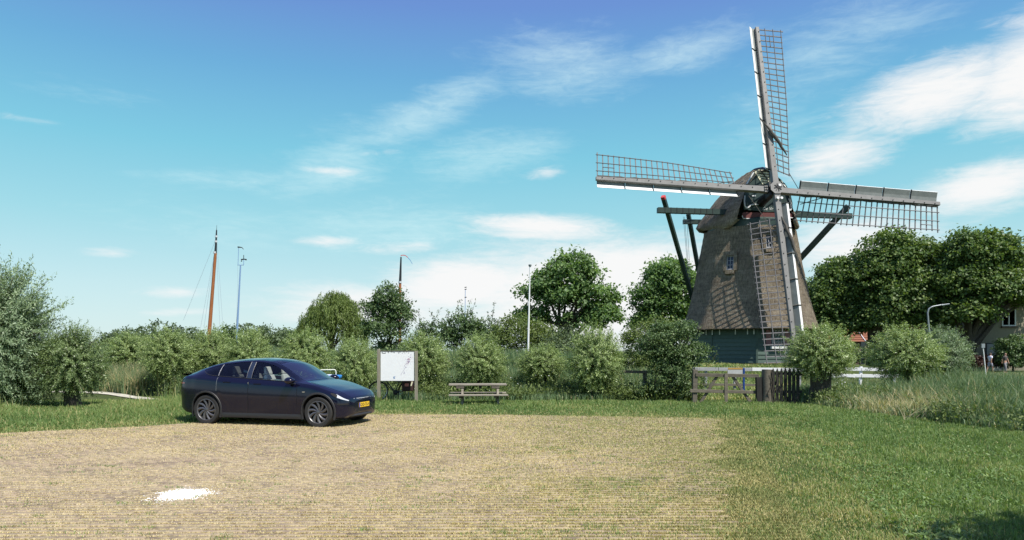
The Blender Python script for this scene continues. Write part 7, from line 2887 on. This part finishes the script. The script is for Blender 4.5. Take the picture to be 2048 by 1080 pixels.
# ------------------------------------------------------------------ two people walking on the road at the right
def skin_mesh(name, joints, edges, mat, sub=1, smooth=True):
    me = D.meshes.new(name)
    me.from_pydata([j[0] for j in joints], edges, [])
    o = D.objects.new('tmp', me)
    COL.objects.link(o)
    md = o.modifiers.new('s', 'SKIN')
    for i, j in enumerate(joints):
        r = j[1] if isinstance(j[1], (tuple, list)) else (j[1], j[1])
        me.skin_vertices[0].data[i].radius = r
    me.skin_vertices[0].data[0].use_root = True
    sb = o.modifiers.new('u', 'SUBSURF')
    sb.levels = sub
    dg = bpy.context.evaluated_depsgraph_get()
    m2 = D.meshes.new_from_object(o.evaluated_get(dg))
    D.objects.remove(o)
    m2.name = name
    m2.materials.clear()
    m2.materials.append(M[mat])
    m2.polygons.foreach_set('use_smooth', [True] * len(m2.polygons))
    return m2


def make_person(label, loc, rz, height, top_mat, low_mat, shorts, stride, arm_bend):
    k = height / 1.75
    g = empty('person', loc, rz)
    tag(g, label, 'person', 'people walking along the road')
    V = lambda x, y, z: (x * k, y * k, z * k)
    # facing +Y locally; stride swings the legs along y
    s = stride
    J = [(V(0, 0, 0.95), (0.15 * k, 0.105 * k)), (V(0, 0.01, 1.12), (0.135 * k, 0.095 * k)), (V(0, 0.02, 1.32), (0.165 * k, 0.105 * k)), (V(0, 0.02, 1.45), (0.10 * k, 0.075 * k)), (V(0, 0.03, 1.52), 0.052 * k), (V(0, 0.045, 1.60), 0.082 * k), (V(0, 0.05, 1.67), (0.078 * k, 0.09 * k)), (V(0, 0.045, 1.73), 0.055 * k)]
    E_ = [(i, i + 1) for i in range(7)]

    def chain(start, pts):
        p = start
        for q in pts:
            J.append(q)
            E_.append((p, len(J) - 1))
            p = len(J) - 1
    for sd in (-1, 1):
        sw = s * sd
        chain(0, [(V(0.095 * sd, 0.02, 0.88), 0.085 * k), (V(0.10 * sd, 0.5 * sw + 0.05, 0.50), 0.058 * k), (V(0.10 * sd, 0.75 * sw - 0.05 * (sw < 0), 0.28 + 0.02), 0.052 * k), (V(0.10 * sd, 1.0 * sw - 0.04, 0.085 + 0.05 * (sw < 0)), 0.038 * k), (V(0.11 * sd, 1.0 * sw + 0.13, 0.032 + 0.015 * (sw < 0)), (0.042 * k, 0.028 * k))])
        chain(3, [(V(0.17 * sd, 0.02, 1.43), 0.058 * k), (V(0.22 * sd, -0.45 * sw, 1.16), 0.043 * k), (V(0.22 * sd, -0.75 * sw + arm_bend, 0.95 + arm_bend * 0.5), 0.034 * k), (V(0.22 * sd, -0.85 * sw + arm_bend * 1.4, 0.86 + arm_bend * 0.6), (0.022 * k, 0.040 * k))])
        wrist = len(J) - 2
        # fingers and thumb from the palm
        hx, hy, hz = J[-1][0]
        for f, (fx_, ln) in enumerate(((-0.025, 0.075), (-0.008, 0.085), (0.010, 0.08), (0.026, 0.065))):
            chain(wrist + 1, [((hx, hy + fx_ * k, hz - ln * 0.55 * k), 0.009 * k), ((hx - 0.012 * sd * k, hy + fx_ * k, hz - ln * k), 0.008 * k)])
        chain(wrist + 1, [((hx, hy + 0.05 * k, hz - 0.01 * k), 0.010 * k), ((hx, hy + 0.062 * k, hz - 0.045 * k), 0.009 * k)])
    body = skin_mesh('body', J, E_, 'skin', 1)
    link('body', body, None, g)
    # shirt
    S = [(V(0, 0, 0.98), (0.165 * k, 0.12 * k)), (V(0, 0.01, 1.14), (0.155 * k, 0.115 * k)), (V(0, 0.02, 1.33), (0.182 * k, 0.122 * k)), (V(0, 0.02, 1.46), (0.10 * k, 0.082 * k))]
    Ed = [(0, 1), (1, 2), (2, 3)]
    for sd in (-1, 1):
        S.append((V(0.18 * sd, 0.02, 1.425), 0.075 * k))
        Ed.append((3, len(S) - 1))
        S.append((V(0.215 * sd, -0.3 * s * sd, 1.24), 0.068 * k))
        Ed.append((len(S) - 2, len(S) - 1))
    link('shirt', skin_mesh('shirt', S, Ed, top_mat, 1), None, g)
    S = [(V(0, 0, 1.0), (0.16 * k, 0.115 * k)), (V(0, 0, 0.92), (0.17 * k, 0.12 * k))]
    Ed = [(0, 1)]
    for sd in (-1, 1):
        sw = s * sd
        S.append((V(0.10 * sd, 0.03, 0.84), 0.105 * k))
        Ed.append((1, len(S) - 1))
        S.append((V(0.10 * sd, 0.48 * sw + 0.05, 0.52), 0.085 * k))
        Ed.append((len(S) - 2, len(S) - 1))
        if not shorts:
            S.append((V(0.10 * sd, 0.98 * sw - 0.04, 0.12 + 0.04 * (sw < 0)), 0.062 * k))
            Ed.append((len(S) - 2, len(S) - 1))
    link('shorts' if shorts else 'trousers', skin_mesh('trousers', S, Ed, low_mat, 1), None, g)
    # hair, face
    mb = MB()
    rows = []
    for el in np.linspace(0.0, 1.0, 7):
        z = 1.635 + 0.13 * math.sin(el * math.pi / 2)
        r = math.cos(el * math.pi / 2)
        rows.append([V(0.090 * r * math.cos(a), 0.035 + (0.105 * r * math.sin(a) if math.sin(a) < 0 else (0.098 if el > 0.45 else 0.03) * r * math.sin(a)), z) for a in np.linspace(0, 2 * math.pi, 17)])
    mb.grid(rows)
    mb.build('hair', M['hair'], g, smooth=60)
    for sd in (-1, 1):
        mb = MB()
        mb.lathe([(0.0, 0.006 * k), (0.010 * k, 0.0), (0.0, -0.006 * k)], 8, axis='y', c=V(0.032 * sd, 0.142, 1.645))
        mb.build('eye', M['ink'], g)
        mb = MB()
        mb.box(V(0.088 * sd, 0.045, 1.63), (0.02 * k, 0.03 * k, 0.055 * k))
        link('ear', bevel_mesh(mb.mesh('ear', M['skin']), 0.006), None, g)
    mb = MB()
    mb.add([V(-0.014, 0.135, 1.605), V(0.014, 0.135, 1.605), V(0, 0.165, 1.607), V(0, 0.138, 1.65)], [(0, 1, 2), (0, 2, 3), (1, 3, 2)])
    mb.build('nose', M['skin'], g)
    mb = MB()
    mb.box(V(0, 0.138, 1.575), (0.045 * k, 0.012 * k, 0.010 * k))
    mb.build('mouth', M['pannier_red'], g)


yp = 56.5
make_person('person in white shirt and lilac shorts walking in front of the grey door', (GX(1980, yp), yp, 0), rad(-75), 1.60, 'shirt_white', 'shorts_lilac', True, 0.22, 0.06)
make_person('person in dark shirt and grey trousers walking past the round shrub', (GX(2010, yp - 1.0), yp - 1.0, 0), rad(-160), 1.60, 'shirt_dark', 'trousers', False, 0.18, 0.02)


# ------------------------------------------------------------------ loose stalks on the right bank
def bent_stalks():
    rng = random.Random(31)
    mb = MB()
    for (x0, y0, x1, y1, d) in ((1930, 856, 1948, 815, 18.2), (1936, 858, 1958, 812, 18.2), (1940, 860, 1962, 822, 18.0), (1975, 838, 2030, 833, 19.0), (1916, 850, 1938, 820, 18.6), (1990, 850, 2044, 842, 18.0)):
        a, b = P(x0, y0, d), P(x1, y1, d + 0.3)
        m = a.lerp(b, 0.6) + UP * 0.05
        mb.tube([a, m, b], [0.010, 0.009, 0.004], 5)
    for i in range(24):
        yy = rng.uniform(17.2, 20)
        xx = GX(rng.uniform(1780, 2045), yy)
        a = Vector((xx, yy, 0.05))
        b = a + Vector((rng.uniform(-0.3, 0.5), rng.uniform(-0.2, 0.2), rng.uniform(0.15, 0.5)))
        mb.tube([a, a.lerp(b, 0.5) + UP * 0.05, b], [0.006, 0.005, 0.002], 4)
    o = mb.build('dry_stalks', M['dry_stalk'], None, smooth=60)
    tag(o, 'pale dry reed stalks bent over on the bank at the right', 'stalks', kind='stuff')


bent_stalks()
